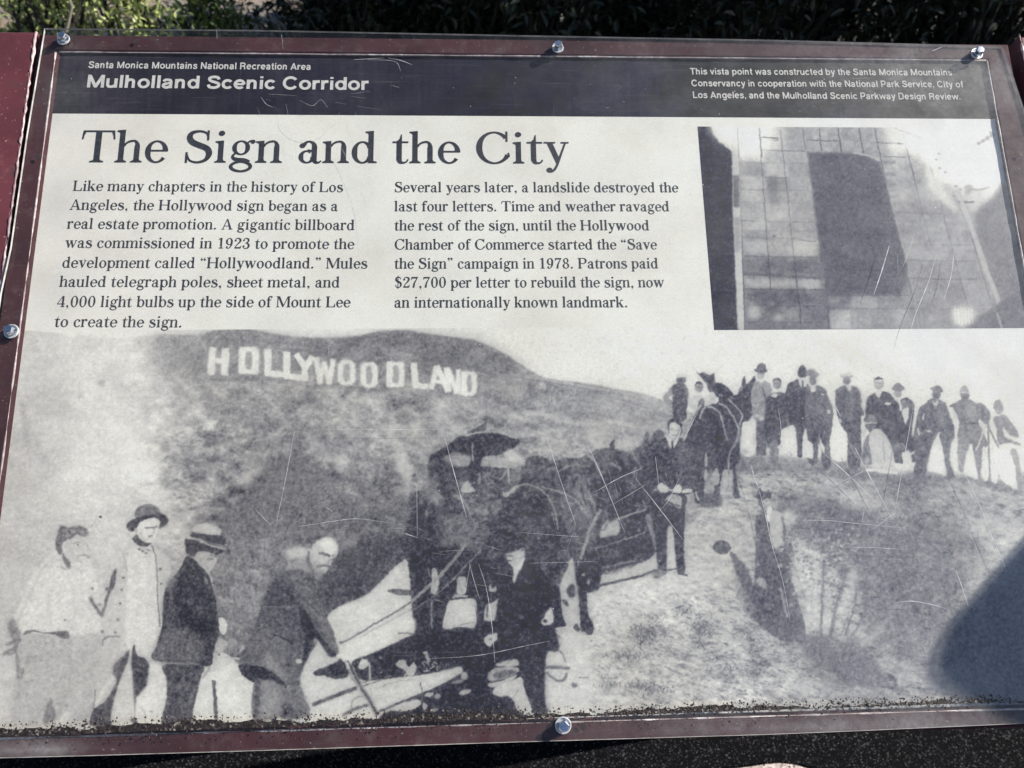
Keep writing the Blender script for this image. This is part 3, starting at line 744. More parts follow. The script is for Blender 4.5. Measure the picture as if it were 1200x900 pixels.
    P_([(503, 542), (516, 537), (532, 546), (538, 560), (536, 600), (520, 605), (512, 570), (503, 562)], 74, 1.5, .9, True, 14, 4)
    P_([(500, 562), (512, 560), (514, 580), (500, 588), (494, 575)], 130, 2.2, .7)
    P_([(505, 583), (515, 578), (520, 585), (508, 590)], 170, 2, .7)
    E(503, 537, 0, 0, 60)
    P_([(547, 547), (562, 546), (564, 560), (552, 566), (547, 556)], 58, 1.2, .9)
    P_([(600, 546), (612, 542), (610, 560), (602, 566)], 150, 1.8, .7)
    Ln([(553.5, 519), (554, 540)], 1.6, 190, .5, .9, False); Ln([(562.3, 554), (562, 567)], 2.2, 165, .5, .9, False); Ln([(595.5, 549), (596, 565)], 2.4, 185, .5, .9, False)
    Ln([(585, 563), (594, 552)], 1.6, 155, .5, .9, False); Ln([(566, 553), (580, 568)], 1.2, 150, .5, .8, False)
    P_([(540, 576), (543, 567), (549, 564), (552, 570), (557, 574), (551, 577)], 190, .8)
    P_([(531, 580), (538, 580), (544, 586), (547, 596), (541, 588), (534, 584)], 165, .8); Ln([(544, 586), (549, 598), (552, 608)], 2, 150, .7, .8)
    P_([(589, 576), (594, 577), (602, 570), (608, 569), (600, 577), (594, 583), (590, 580)], 188, .8)
    for q in ((575, 580, 5, 2), (560, 598, 4, 3), (567, 600, 5, 4), (584, 588, 4, 2), (500, 600, 2, 5), (493, 588, 2, 3)): E(*q, 150, 0, 1, .7)
    Ln([(545, 585), (558, 590), (565, 592)], 1.6, 140, .6, .8); Ln([(502, 592), (507, 584)], 1.4, 140, .5, .8)
    # rump outline details, harness
    Ln([(600, 578), (606, 571), (612, 567.5), (622, 568.5), (634, 574), (644, 584), (650, 598), (653, 612), (654, 622)], 2.3, 172, .6, .85)
    Ln([(634, 570), (650, 575), (665, 580), (676, 588), (684, 598), (691, 608)], 2, 158, .6, .85)
    Ln([(655, 553), (664, 547), (676, 545), (692, 547)], 2, 145, .7, .8); Ln([(687, 532), (694, 537), (700, 546), (705, 558)], 3, 165, .7, .85)
    for pts in ([(676, 575), (684, 590), (688, 600)], [(685, 570), (694, 585), (698, 596)], [(671, 557), (680, 556)], [(715, 542), (722, 546), (728, 551)], [(740, 530), (748, 542), (752, 549)]):
        Ln(pts, 3, 155, .8, .8)
    P_([(714, 526), (716, 518), (720, 515), (720, 528)], 70, .7)
    P_([(742, 530), (752, 520), (756, 508), (760, 506), (762, 515), (768, 505), (776, 504), (778, 512), (770, 530)], 88, 1, .9)
    Ln([(704, 597), (697, 610), (691, 621), (686, 638), (680, 655)], 4, 168, .6, .9)
    Ln([(677.5, 656), (677, 690), (677, 735)], 1.8, 165, .5, .8); Ln([(696, 610), (694, 632)], 1.5, 150, .5, .7)
    P_([(703.5, 622), (706, 616), (712, 608), (713, 613), (725, 611), (725, 626), (716, 628), (704, 630)], 186, .6)
    Ln([(704, 621), (709, 620), (711, 614)], 1.6, 90, .5)
    Ln([(712, 614), (728, 607), (742, 602), (758, 597)], 2.3, 165, .5); Ln([(710, 600), (713, 612)], 1.5, 150, .5)
    Ln([(698, 643), (720, 636), (742, 629), (755, 624), (757, 617)], 1.8, 150, .5, .9, False); Ln([(698, 643), (703, 653), (706, 652)], 1.6, 140, .5, .9, False); Ln([(706, 652), (728, 651)], 2, 130, .6, .8, False)
    for k in range(6): Ln([(744 + g.uniform(0, 16), 588 + g.uniform(0, 12)), (748 + g.uniform(0, 12), 584 + g.uniform(0, 14))], 1.4, 160, .5, .8, False)
    P_([(756, 606), (762, 604), (768, 630), (768, 645), (762, 625)], 165, .8, .8)
    # light ground under the wagon
    P_([(703, 675), (722, 672), (742, 664), (762, 654), (770, 648), (772, 664), (750, 673), (726, 679), (704, 683)], 196, .7)
    Ln([(702, 667), (716, 663), (730, 660), (745, 657)], 2, 150, .6, .85)
    Ln([(688, 692), (704, 686), (726, 681), (750, 675), (770, 668), (782, 668)], 3, 68, .6)
    # legs of the rear horse
    P_([(655, 690), (664, 668), (668, 655), (672, 655), (674, 672), (676, 690), (676, 720), (680, 737), (672, 738), (663, 733), (658, 716)], 192, .7)
    P_([(641, 690), (655, 688), (658, 715), (663, 733), (654, 735), (645, 734)], 52, .7)
    P_([(664, 690), (672, 684), (674, 698), (667, 700)], 70, .9); P_([(659, 703), (664, 704), (666, 710), (660, 708)], 80, .8)
    P_([(677, 664), (702, 662), (703, 684), (690, 692), (688, 702), (690, 720), (696, 734), (694, 743), (684, 742.5), (680, 734), (678.5, 700)], 50, .6)
    E(689.5, 682, 1.6, 4, 165, 0, .6, .9); E(683.5, 673, 2, 1.5, 180, 0, .5, .9); E(662, 684.5, 2, 2, 205, 0, .5)
    P_([(672, 735), (676, 731), (680, 738), (676, 740)], 60, .6)
    # left team: legs, gaps and reins
    P_([(481, 660), (520, 640), (560, 650), (600, 690), (600, 745), (560, 740), (520, 735), (500, 770), (484, 768), (482, 700)], 52, 1.4, .95)
    P_([(535, 694), (536.5, 678), (540, 675.5), (546, 677.5), (546, 690), (543.5, 696)], 192, .6)
    Ln([(530, 700), (538, 698), (548, 699.5)], 3.4, 172, .6, .9)
    P_([(526, 705), (536, 703), (556, 702.5), (558.5, 716), (556, 735), (540, 734.5), (519.5, 736), (522, 718)], 203, .6)
    Ln([(538, 733), (548, 730), (556, 729.5)], 1.2, 110, .5, .8)
    P_([(573, 692.5), (574.5, 684), (577, 690), (581.5, 687), (581, 692.5)], 190, .6)
    P_([(567, 722), (570, 709), (578, 706), (585, 701), (584, 715), (579.5, 727), (568, 727)], 194, .6); Ln([(571, 708), (571, 724)], 2, 75, .5, .8)
    P_([(519, 745), (528, 741.5), (538, 741.5), (532, 746), (524, 747)], 186, .6)
    P_([(506, 668), (508.5, 665), (512, 669), (515, 682), (513, 690), (510, 696), (505, 694), (506, 682)], 186, .7)
    Ln([(506, 702), (505.5, 720), (506, 736)], 2, 165, .6, .85); Ln([(501, 665), (504, 676)], 1.4, 150, .5, .8)
    Ln([(480, 707), (500, 689), (516, 674), (530, 658), (546, 638)], 4, 165, .6, .85); Ln([(482, 716), (505, 701), (525, 685), (545, 664), (565, 643)], 1.8, 135, .5, .8)
    # pale ground left of the team
    P_([(384, 722), (400, 710), (430, 697), (452, 680), (466, 666), (475, 655), (479, 668), (481.5, 700), (483, 745), (462, 753), (440, 764), (415, 774), (400, 768), (390, 738)], 208, .7, 1, True, 9, 6)
    P_([(398, 762), (430, 742), (482, 724), (484, 745), (462, 754), (440, 764), (414, 776), (404, 776)], 219, 1.2)
    Ln([(398, 754), (415, 746), (436, 733), (460, 719), (482, 705)], 2.2, 78, .5, .9); Ln([(420, 748), (445, 734), (482, 714)], 1.2, 140, .5, .7)
    P_([(454, 692), (464, 690), (482, 692), (482, 697.5), (466, 697)], 76, .7); Ln([(466, 742), (476, 742), (486, 744)], 1.6, 90, .5)
    # black shadow pool
    P_([(412, 779), (416, 773), (440, 764), (462, 754), (484, 744), (520, 740), (560, 736), (600, 740), (618, 760), (614, 790), (600, 806), (612, 832), (600, 850), (440, 850), (520, 800), (540, 782), (500, 790), (440, 797), (420, 796), (411, 790)], 48, .7, 1, True, 9, 5)
    P_([(500, 850), (505, 820), (540, 790), (580, 780), (580, 810), (604, 850)], 50, 1.2)
    P_([(367, 789), (374, 784), (392, 777), (402, 772), (408, 786), (406, 794), (394, 795.5), (380, 792), (372, 792.5)], 52, .7)
    P_([(364, 838), (366, 824), (390, 815), (415, 806), (440, 797), (480, 797), (500, 793), (524, 786), (540, 781.5), (539, 790), (512, 804), (470, 821), (446, 832), (440, 842), (400, 848), (364, 846)], 209, .7, 1, True, 7, 6)
    P_([(458, 832), (474, 823), (490, 820), (493, 826), (478, 833)], 205, .7)
    Ln([(444, 834), (470, 823), (500, 811), (530, 797), (541, 790)], 2.6, 60, .6); Ln([(492, 800), (495, 812), (495, 822)], 1.6, 80, .5, .9); Ln([(440, 808), (460, 800), (480, 797)], 1.2, 150, .6, .8)
    Ln([(366, 826), (384, 819), (402, 812), (418, 806)], 4.6, 70, .5); Ln([(418, 806), (440, 799), (458, 792)], 1.6, 90, .5, .8)
    Ln([(402, 838), (418, 830), (432, 826)], 4, 70, .8, .9); Ln([(412, 834), (412.5, 824), (416, 818), (424, 816), (428, 820)], 1.6, 110, .5, .85)
    P_([(394, 769), (400, 764), (408, 768), (413, 776), (405, 777), (400, 772)], 222, .7)
    Ln([(406, 775), (410, 783), (414, 792), (428, 814), (442, 838)], 6, 66, .5, 1); Ln([(405, 774), (410, 786), (424, 812), (440, 838)], 2.6, 178, .4, .9); Ln([(413, 780), (420, 796), (436, 822), (446, 838)], 2, 150, .4, .85)
    Ln([(407, 776), (407.5, 784)], 3.6, 205, .5, 1, False)
    P_([(420, 780), (424, 773), (430, 772.5), (432, 778), (428, 783), (422, 784)], 214, .7); Ln([(432, 776), (433.5, 790), (434, 808), (440, 826), (446, 838)], 2.1, 190, .45)
    Ln([(424, 800), (432, 798), (438, 794)], 1.6, 90, .5, .8)
    P_([(464, 779), (468, 774), (475, 774), (477, 780), (481, 781), (485, 776), (488, 783), (485, 791), (478, 792), (473, 785)], 184, .8)
    Ln([(474, 795), (476, 790)], 2, 170, .5); Ln([(498, 763), (500, 768), (503, 776)], 4, 172, .6)
    for k in range(16):
        x, y = g.uniform(496, 518), g.uniform(775, 789)
        Ln([(x, y), (x + g.normal() * 5, y + g.normal() * 3)], 1.5, g.choice((190, 170, 60)), .4, .85, False)
    for q in ((503, 814, 5, 2.6, 185), (513, 816, 4, 2.8, 150), (545, 811, 7, 3, 196), (544, 792, 4, 5, 175), (536, 799, 7, 2, 150), (498, 828, 2.5, 5, 180), (446, 771, 1.4, 1.2, 180), (447, 788, 1.6, 1.2, 165), (510, 832, 4, 2, 150)):
        E(q[0], q[1], q[2], q[3], q[4], -10, .8)
    # E: man in black, laughing
    P_([(604, 664), (592, 676), (585, 696), (580, 726), (583, 744), (590, 742), (592, 776), (601, 772), (606, 788), (614, 806), (622, 834), (644, 834), (641, 800), (641, 768), (655, 761), (651, 736), (649, 712), (650, 700), (645, 682), (636, 667), (616, 656)], 50, .8, 1, True, 8, 4)
    P_([(588, 648), (596, 641.5), (606, 639), (615, 641), (616, 645), (606, 648), (596, 650)], 56, .7)
    P_([(592, 649), (600, 647.5), (607, 644.5), (613, 642), (615, 648), (613.5, 655), (610, 663), (604, 667), (599, 662), (596, 658), (594, 654)], 196, .7)
    Ln([(592, 650.5), (596, 651), (601, 651.5)], 2, 85, .5, .9); Ln([(594.5, 656.5), (600, 657)], 1.8, 66, .45); E(603, 655, 3, 4, 175, 0, 1, .8); E(612, 644.5, 1.2, 1.6, 90, 0, .4)
    P_([(601, 667.5), (607, 662), (612, 655), (615.5, 654), (612, 664), (607, 673), (602, 683)], 228, .6); Ln([(600.5, 668), (601, 675)], 1.4, 55, .4)
    P_([(567, 749), (571, 744), (577, 742.5), (582.5, 742), (582.5, 749), (577, 754), (574, 757.5), (569, 755)], 208, .6); Ln([(573, 748), (576, 750)], 2, 80, .5)
    P_([(634.5, 730), (638, 722), (646, 712), (648.5, 727), (646, 731), (639, 733.5)], 214, .6); E(639, 728, 2.6, 2.3, 50, 0, .45)
    Ln([(636, 666), (641, 674)], 2, 150, .5, .7); E(617, 748, 5, 9, 84, -10, 3, .7); E(624, 790, 3, 30, 84, 0, 3, .4)
    E(611, 724, 2.6, 2.6, 88, 0, .6)
    P_([(580, 779), (590, 775), (605, 772.5), (606.5, 780), (594, 781)], 196, .7)
    P_([(571, 792), (575, 786), (584, 782), (605, 782), (608, 787), (598, 792), (580, 798), (573, 797)], 176, .7); P_([(578, 790), (592, 785), (606, 787), (598, 791), (582, 796)], 88, .8, .9)
    P_([(572, 801), (586, 798), (606, 790), (600, 797), (580, 805), (574, 805)], 190, .7)
    P_([(578, 812), (582, 804), (600, 797), (611, 794), (615, 810), (623, 833), (608, 834), (602, 822), (596, 816), (584, 816)], 202, .7, 1, True, 6, 5)
    Ln([(601, 818), (607, 808)], 1.4, 120, .5, .8)
    P_([(641, 768), (655, 764), (662, 740), (676, 740), (690, 750), (690, 835), (643, 835)], 205, 1, .9, True, 6, 6)
    Ln([(639, 782), (654, 782), (668, 783)], 3.8, 88, .5); Ln([(640, 788), (650, 796), (658, 798), (663, 794), (664, 788)], 3, 98, .5); Ln([(655, 762), (660, 768), (663, 776)], 1.8, 95, .5, .9)
    Ln([(678, 794), (690, 794)], 1.6, 120, .5, .9); Ln([(704, 795), (718, 794.5)], 1.6, 130, .5, .9); E(673, 803, 4, 3.4, 100, 0, 1)


def figures_right(c):
    P_, Ln, E = c.poly, c.line, c.ell
    g = np.random.default_rng(31)
    def head(x, y, r=4.6, face=165, hair=75, dark=False):
        face -= 22
        E(x, y, r, r * 1.25, face, 0, .5)
        if hair is not None: P_([(x - r, y - .5), (x - r * .9, y - r), (x, y - r * 1.5), (x + r * .9, y - r), (x + r, y), (x + r * .6, y - r * .7), (x - r * .6, y - r * .7)], hair, .45)
        Ln([(x - r * .6, y - .5), (x + r * .6, y - .5)], 1.2, face - 55, .5, .8); P_([(x + r * .2, y - r * .8), (x + r, y - r * .4), (x + r * .9, y + r * .7), (x + r * .2, y + r * 1.1)], face - 28, .8, .7); Ln([(x - r * .35, y + r * .65), (x + r * .35, y + r * .65)], .9, face - 45, .5, .7)
    # white-capped man, man in white shirt behind the horses
    P_([(788, 453), (780, 461), (776.5, 467), (783, 475), (790, 478), (790, 472), (784, 466), (789, 461)], 142, .7)
    P_([(788, 453), (794, 449.5), (803, 451), (806.5, 462), (805, 478), (803, 492), (790, 492), (788.5, 470)], 78, .7); E(803, 456, 2, 4, 150, -20, .7, .6)
    P_([(793.5, 448), (794, 442), (803.5, 442), (803, 448), (798, 450)], 84, .6); P_([(793, 441.5), (795, 437.5), (800, 436), (805, 438.5), (806, 442), (799, 442.5)], 208, .6)
    # horses
    P_([(802, 530), (806, 505), (813, 487), (820, 478), (832, 474), (842, 470), (840, 455), (846, 449), (854, 455), (862, 463), (868, 455), (870, 445), (873, 441), (875, 450), (880, 446), (884, 440), (886, 446), (882, 460), (884, 478), (880, 490), (872, 500), (868, 515), (867, 540), (862, 548), (866, 578), (868, 583), (860, 583), (858, 562), (850, 552), (845, 560), (843, 583), (837, 583), (838, 558), (832, 550), (826, 566), (824, 586), (815, 588), (812, 560), (806, 545)], 64, .7, 1, True, 24, 5)
    P_([(816, 435), (820, 437.5), (825, 436.5), (831, 440), (837, 437.5), (838, 447), (846, 450), (852, 456), (844, 466), (832, 460), (828, 450), (822, 443)], 60, .6)
    P_([(800, 520), (816, 510), (840, 520), (846, 545), (836, 552), (820, 560), (806, 550)], 74, 2, .6, True, 25, 4)
    head(819, 454, 4.8, 176, 62)
    P_([(806, 468), (812, 464), (819, 462), (827, 465), (833, 459), (838, 461), (839, 468), (834, 474), (824, 476), (816, 480), (809, 478)], 200, .8, 1, True, 14, 4); P_([(820, 468), (825, 469), (824, 478), (818, 480)], 90, .8)
    for q in ((845, 463, 3, 1.4, 150), (852, 458, 2, 1, 140), (858, 466, 4, 1.2, 130), (868, 455, 2, 4, 130), (875, 463, 3, 5, 110)): E(q[0], q[1], q[2], q[3], q[4], 30, .6, .8)
    for pts in ([(828, 476), (836, 478), (843, 484), (847, 495), (850, 508), (853, 517)], [(842, 472), (852, 478), (859, 488), (864, 498), (866, 502)], [(853, 467), (861, 475), (868, 483), (870, 488), (867, 498)],
                [(866, 500), (865, 512), (861, 522), (856, 529), (854, 540), (854, 553)], [(822, 475), (815, 482), (811, 492), (800, 517)], [(827, 476), (822, 484), (820, 491)]):
        Ln(pts, 2.1, 180, .5, .85)
    for q in ([(826, 547), (825.5, 538), (828, 530), (829, 544)], [(825, 562), (825.5, 552), (828.5, 551), (829, 562)], [(836.5, 568), (837, 551), (841.5, 550), (842.5, 566)], [(847, 570), (847.5, 552), (853, 551), (852.5, 571)], [(854.5, 570), (855, 552), (858.5, 552), (859, 568)]):
        P_(q, 178, .6, .95)
    P_([(870, 497), (874, 493.5), (881, 495), (887, 497), (888, 514), (885, 529), (878, 535), (869, 530), (868.5, 514)], 221, .6); E(884, 516, 3, 9, 190, 0, 1.5, .7); E(873, 529, 4, 3, 150, 0, 1.2, .7)
    Ln([(868, 518), (866, 505), (864, 498)], 1.4, 170, .5, .8)
    # F: standing man, hat in hand
    P_([(781, 512), (772, 519), (766, 530), (763, 545), (761, 570), (765, 582), (772, 580), (800, 580), (815.5, 574), (815, 545), (810, 525), (802, 516), (795, 513.5), (788, 522)], 76, .7, 1, True, 8, 4)
    P_([(792, 524), (800, 518), (808, 524), (812, 545), (812, 570), (798, 570), (792, 545)], 98, 2, .7)
    P_([(783, 506), (782.5, 496), (786, 491.5), (793, 491), (798.5, 496), (799.5, 505), (797, 510), (788, 510)], 58, .6)
    P_([(785, 497.5), (789, 494.8), (795, 497.5), (798, 504), (797, 509), (792, 514.5), (787, 513), (784.2, 507)], 206, .6)
    E(787.3, 503.2, 1.5, .9, 105, 5, .45, .85); E(793.5, 504.3, 1.6, .9, 105, 5, .45, .85); Ln([(790, 504), (790.4, 507)], .9, 160, .4, .7); Ln([(787, 508.8), (790, 510), (793.5, 509.3)], 1.2, 110, .4, .8); P_([(794, 500), (798, 503), (796.5, 510), (792.5, 514), (793.5, 506)], 168, 1, .7)
    P_([(781, 511), (785, 513.5), (789, 516), (795.5, 513), (792, 521), (787.5, 526), (783, 521)], 218, .5); Ln([(787.7, 516), (787.5, 527)], 2.2, 60, .45, 1, False)
    for q in ([(770, 571), (772, 567), (777, 567), (783, 572), (781, 577.5), (774, 577)], [(789, 574), (791, 569.5), (796, 568), (799, 571), (797.5, 577), (791, 578.5)], [(800, 574.5), (810, 573), (810.5, 577), (801, 578)]): P_(q, 214, .55)
    E(767.5, 573.7, 2.4, 1.2, 190, 0, .5); Ln([(780, 574), (790, 574.5)], 2, 190, .5)
    P_([(765, 580), (802, 580), (803, 600), (801.5, 640), (802.5, 670), (793, 670.5), (791, 645), (788, 619), (782.5, 619), (781.5, 645), (780.5, 669), (771.5, 668.5), (768.5, 635), (764, 605)], 66, .6)
    P_([(779.5, 585), (786, 580), (796, 581), (799.5, 588), (797, 596), (790, 593), (783, 590)], 172, .6); Ln([(780.5, 586), (788, 591), (797, 593)], 1.8, 66, .45)
    P_([(781.8, 668), (782.3, 645), (783.5, 620), (788, 618.5), (790.5, 645), (792, 666)], 206, .55)
    P_([(764, 673), (771, 668), (781, 669), (781, 673), (772, 677), (766, 677)], 130, .6); Ln([(765, 677), (773, 677)], 1.5, 60, .5); Ln([(782, 668), (793, 666)], 2, 80, .6); Ln([(794, 671), (806, 674)], 2.6, 62, .6)
    Ln([(806, 601), (822, 596), (840, 593.5)], 3, 184, .6); E(839, 592, 3, 2.4, 150, 0, .6); Ln([(815.5, 576), (817, 582), (819.5, 587)], 2, 192, .5); P_([(823, 580), (842, 578), (846, 590), (838, 594), (822, 594)], 84, 1.2, .9, True, 25, 3)
    # crowd on the rise
    P_([(896, 470), (904, 462), (922, 460), (945, 452), (972, 470), (976, 486), (972, 520), (945, 515), (935, 505), (920, 520), (900, 525), (890, 495)], 84, 1.2, .8, True, 14, 4)
    # suited man with felt hat
    P_([(883, 451), (888, 446), (896, 446.5), (903, 451), (904.5, 463), (898, 471), (897, 492), (884, 492), (881, 476), (880, 461)], 148, .6, 1, True, 14, 3); Ln([(893, 454), (896, 462), (898, 468)], 1.4, 80, .5)
    P_([(886, 490), (897.5, 490), (898, 534), (886.5, 534)], 92, .6, 1, False, 14, 4)
    E(891.5, 439.5, 4.4, 5, 172, 0, .5); P_([(883.5, 433.5), (887, 431.5), (888, 427.5), (893, 425.5), (897, 428), (898, 432), (900, 435), (896, 436.5), (888, 436)], 84, .5); Ln([(888, 437.5), (896, 437.5)], 1.6, 95, .45); P_([(888, 445), (892, 449), (896, 445)], 210, .5)
    E(887, 487, 2.4, 2, 206, 0, .5); P_([(890, 489), (896, 489), (895.5, 492.5), (890, 492)], 205, .45)
    # small man
    P_([(903, 463), (908, 460.5), (917, 460), (922, 470), (922, 500), (919, 522), (903, 522), (897, 512), (896, 480), (898, 467)], 78, .6, 1, True, 8, 4)
    head(910.5, 450, 5, 170, 78); P_([(904, 464), (908, 461), (912, 462), (908, 466)], 206, .5)
    P_([(902, 520), (912, 518), (911, 545), (904, 548)], 122, .8)
    # felt hat, dark suit
    P_([(922, 453), (930, 446.5), (937, 445), (946, 450), (948, 465), (945, 485), (941, 505), (941, 533), (934, 533), (931, 508), (925, 495), (921, 475)], 70, .6, 1, True, 8, 4)
    E(940.5, 440.5, 4.2, 4.6, 128, 0, .5); P_([(934.5, 440.5), (935.5, 433), (939, 428), (943, 429), (945, 434), (946.5, 440), (941, 442)], 58, .5); P_([(936, 445), (941, 442.5), (946, 445), (944.5, 453), (938, 453)], 206, .5); Ln([(940.5, 446), (940.5, 454)], 1.8, 70, .4, 1, False)
    # cap, grey suit
    P_([(946, 453), (952, 457), (957, 451.5), (966, 455), (972, 469), (976, 481), (975, 500), (973, 545), (964, 545), (962, 520), (958.5, 508), (957.5, 542), (947, 540), (945, 505), (943, 480)], 104, .6, 1, True, 14, 4)
    P_([(943, 490), (975, 492), (973, 545), (964, 545), (962, 520), (958.5, 508), (957.5, 542), (947, 540), (945, 512)], 84, 1, .9, True, 12, 4)
    E(952.5, 446, 4.6, 5.6, 118, 0, .5); P_([(944.5, 436.5), (948, 433.5), (954, 433), (959, 436.5), (960.5, 439.5), (955, 442.5), (947, 440.5)], 124, .5); P_([(950, 455), (955, 453), (956, 458), (952, 460)], 214, .5); E(964, 462.5, 2.2, 1.2, 200, 10, .5); E(971.5, 483, 2.2, 2.6, 190, 0, .5)
    # bright gaps
    for q in ([(916, 505), (920, 502), (926, 499), (931, 500), (933, 508), (934, 533), (926, 534), (920, 528), (915, 518)], [(940.5, 532), (941.5, 510), (944, 502), (947, 516), (952, 520), (953, 536), (946, 536)], [(960, 508), (962, 516), (966, 524), (966.5, 531), (962, 526)]): P_(q, 220, .55)
    Ln([(912, 525), (919, 517), (926, 508)], 3.2, 218, .5); Ln([(924, 528), (928, 534)], 2, 170, .8)
    P_([(975.5, 500), (977, 482), (979.5, 479), (984, 493), (990, 499), (993, 512), (993.5, 538), (975.5, 538), (972.5, 518)], 232, .5)
    # straw boater
    P_([(980, 457), (990, 451.5), (998, 452), (1006, 456.5), (1010, 470), (1013, 486), (1009, 492), (1008.5, 545), (994, 545), (993, 510), (988, 503), (983, 492), (979.5, 478), (979, 463)], 88, .6, 1, True, 10, 4)
    P_([(993, 457), (1000, 457), (1000, 490), (993, 490)], 118, 1.2, .8); E(992.5, 446, 4.8, 4.6, 112, 0, .5); P_([(984.5, 440.5), (988, 438), (990, 436.8), (997, 436.8), (999, 438.5), (1000.5, 441), (993, 442.8)], 190, .45); Ln([(985, 441.6), (1000, 441.6)], 1.2, 120, .4); P_([(991, 452), (995, 450.5), (998, 453), (996, 457.5)], 210, .45)
    E(984.5, 493, 2.2, 2.4, 182, 0, .5); Ln([(993, 515), (1000, 528), (1008, 540)], 1.6, 170, .5, .6); E(1011, 477, 1.4, 5, 205, -10, .5)
    # bare-headed man, paper in pocket
    P_([(1017, 465), (1026, 459.5), (1034, 458.5), (1043, 461), (1050, 468), (1054, 482), (1052, 520), (1028, 522), (1018, 505), (1014.5, 485), (1015, 474)], 76, .6, 1, True, 9, 4)
    head(1029.5, 449.5, 5.4, 196, 66); Ln([(1024, 446), (1035, 446)], 2, 215, .6, .8); P_([(1026, 460), (1029, 458.5), (1033, 458.5), (1031, 466), (1028, 465)], 218, .45); P_([(1037, 471.8), (1044, 471.8), (1044, 474.6), (1037, 474.6)], 214, .4, 1, False)
    # hat behind, man in black
    E(1052.5, 461, 4.6, 5, 150, 0, .5); P_([(1045.5, 456), (1048.5, 451), (1053, 449), (1057, 452), (1061, 456), (1054, 458.5), (1047, 457.5)], 112, .5); P_([(1044, 462), (1048, 462), (1053, 470), (1050, 470)], 212, .6)
    P_([(1062, 467), (1070, 472), (1071, 485), (1069, 510), (1076, 516), (1074, 540), (1046, 540), (1044, 505), (1046, 487), (1052, 479), (1056, 482)], 76, .6, 1, True, 10, 4)
    head(1060.5, 473, 5, 158, 80); P_([(1057, 481), (1065, 478), (1065, 488), (1061, 497), (1059, 490)], 218, .5); P_([(1067, 468), (1071, 476), (1070.5, 490), (1066, 492), (1065, 478)], 88, .6)
    # seated man in pale coat
    P_([(1012, 520), (1017, 510), (1022, 512), (1024, 540), (1016, 545), (1010, 540)], 104, 1, .9, True, 25, 3)
    P_([(1021, 505), (1028, 502), (1037, 508), (1043, 519), (1047.5, 532), (1048.5, 546), (1050.5, 553), (1026, 553), (1021, 535), (1018.5, 516)], 196, .7, 1, True, 8, 4)
    Ln([(1035, 518), (1036, 530), (1036.5, 540)], 2, 150, .8, .8); P_([(1010, 511), (1011.5, 504), (1016, 502), (1014, 509)], 208, .6)
    P_([(1014.5, 497), (1026, 497), (1024, 503), (1020, 506), (1016, 503)], 98, .6); P_([(1013, 494.5), (1014, 488.5), (1020, 485.5), (1026, 489), (1027.5, 494.5)], 116, .5); E(1022, 489, 4, 2.4, 160, 0, .9, .8); Ln([(1013, 495.8), (1028, 495.6)], 1.5, 178, .4)
    Ln([(1015, 550.5), (1030, 551.5), (1052, 554.5)], 3.4, 220, .6); E(1027, 546, 5, 2.4, 205, 15, .8); E(1016, 541, 3, 5, 180, 20, 1, .8); P_([(1044, 522), (1060, 520), (1060, 526), (1046, 527)], 150, 1.1, .7)
    # bucket, stick
    P_([(1056, 531), (1060, 529), (1066.5, 529.5), (1068.5, 545), (1061, 548.5), (1058, 540)], 220, .55); Ln([(1066, 533), (1076, 526.5), (1088, 520)], 3, 222, .5); E(1083, 521, 3.4, 2, 205, -20, .6)
    # capped man, striding
    P_([(1083, 473.5), (1092, 467), (1100, 468), (1108, 473), (1113, 486), (1118, 500), (1118.5, 514), (1112, 514), (1107, 508), (1100, 507), (1095, 516), (1088, 526), (1080, 518), (1070, 520), (1074, 492), (1078, 478)], 102, .6, 1, True, 14, 4)
    P_([(1095, 472), (1106, 474), (1108, 496), (1097, 496)], 124, 1.2, .8, True, 12, 3); E(1097.5, 462, 5.2, 5.8, 102, 0, .5); P_([(1089.5, 455), (1093, 453.5), (1098, 451.5), (1103, 454), (1104.5, 459), (1096, 459.5)], 108, .5); P_([(1092.5, 469), (1096, 472), (1099, 468), (1098, 475), (1094, 475)], 196, .5)
    E(1082, 488, 1.2, 4.5, 205, 8, .5); E(1076.5, 506, 1.4, 5, 200, -12, .5); E(1088.5, 505.5, 3.4, 1.5, 195, 15, .5); E(1112, 510, 3, 4, 138, 0, .8)
    P_([(1070, 518), (1090, 517), (1090, 530), (1086, 551), (1080, 560), (1071, 556), (1073, 535)], 94, .6, 1, True, 15, 4); P_([(1101, 508), (1116, 512), (1115, 535), (1118, 557), (1109.5, 558), (1106.5, 535)], 104, .6)
    P_([(1100.3, 512), (1104, 524), (1107, 540), (1109, 557), (1098, 554), (1087, 551), (1090, 532), (1096, 520)], 226, .5); P_([(1115.5, 517), (1121, 515), (1123, 545), (1119, 554), (1113, 538)], 222, .6); E(1119, 485, 2.4, 11, 212, -8, .8)
    # tall banded hat
    P_([(1113, 476), (1120, 471.5), (1127, 468), (1136, 468), (1147, 475), (1150, 484), (1147, 495), (1152, 508), (1158, 521), (1150, 526), (1140, 520), (1127, 521), (1122.5, 510), (1124, 495), (1118, 480)], 118, .6, 1, True, 12, 4)
    P_([(1132, 472), (1144, 476), (1146, 490), (1140, 494), (1133, 488)], 152, 1.2, .85); P_([(1134, 498), (1148, 498), (1154, 515), (1138, 516)], 146, 1.2, .8); E(1130.5, 465, 5, 5, 104, 0, .5); P_([(1124.5, 463), (1126, 455), (1129, 452), (1133, 453), (1136, 462.5)], 148, .5); Ln([(1125, 459.5), (1136, 460)], 1.4, 190, .4); Ln([(1125, 462), (1136.5, 463)], 1.6, 112, .4); Ln([(1124, 497), (1146, 496)], 1.6, 90, .5)
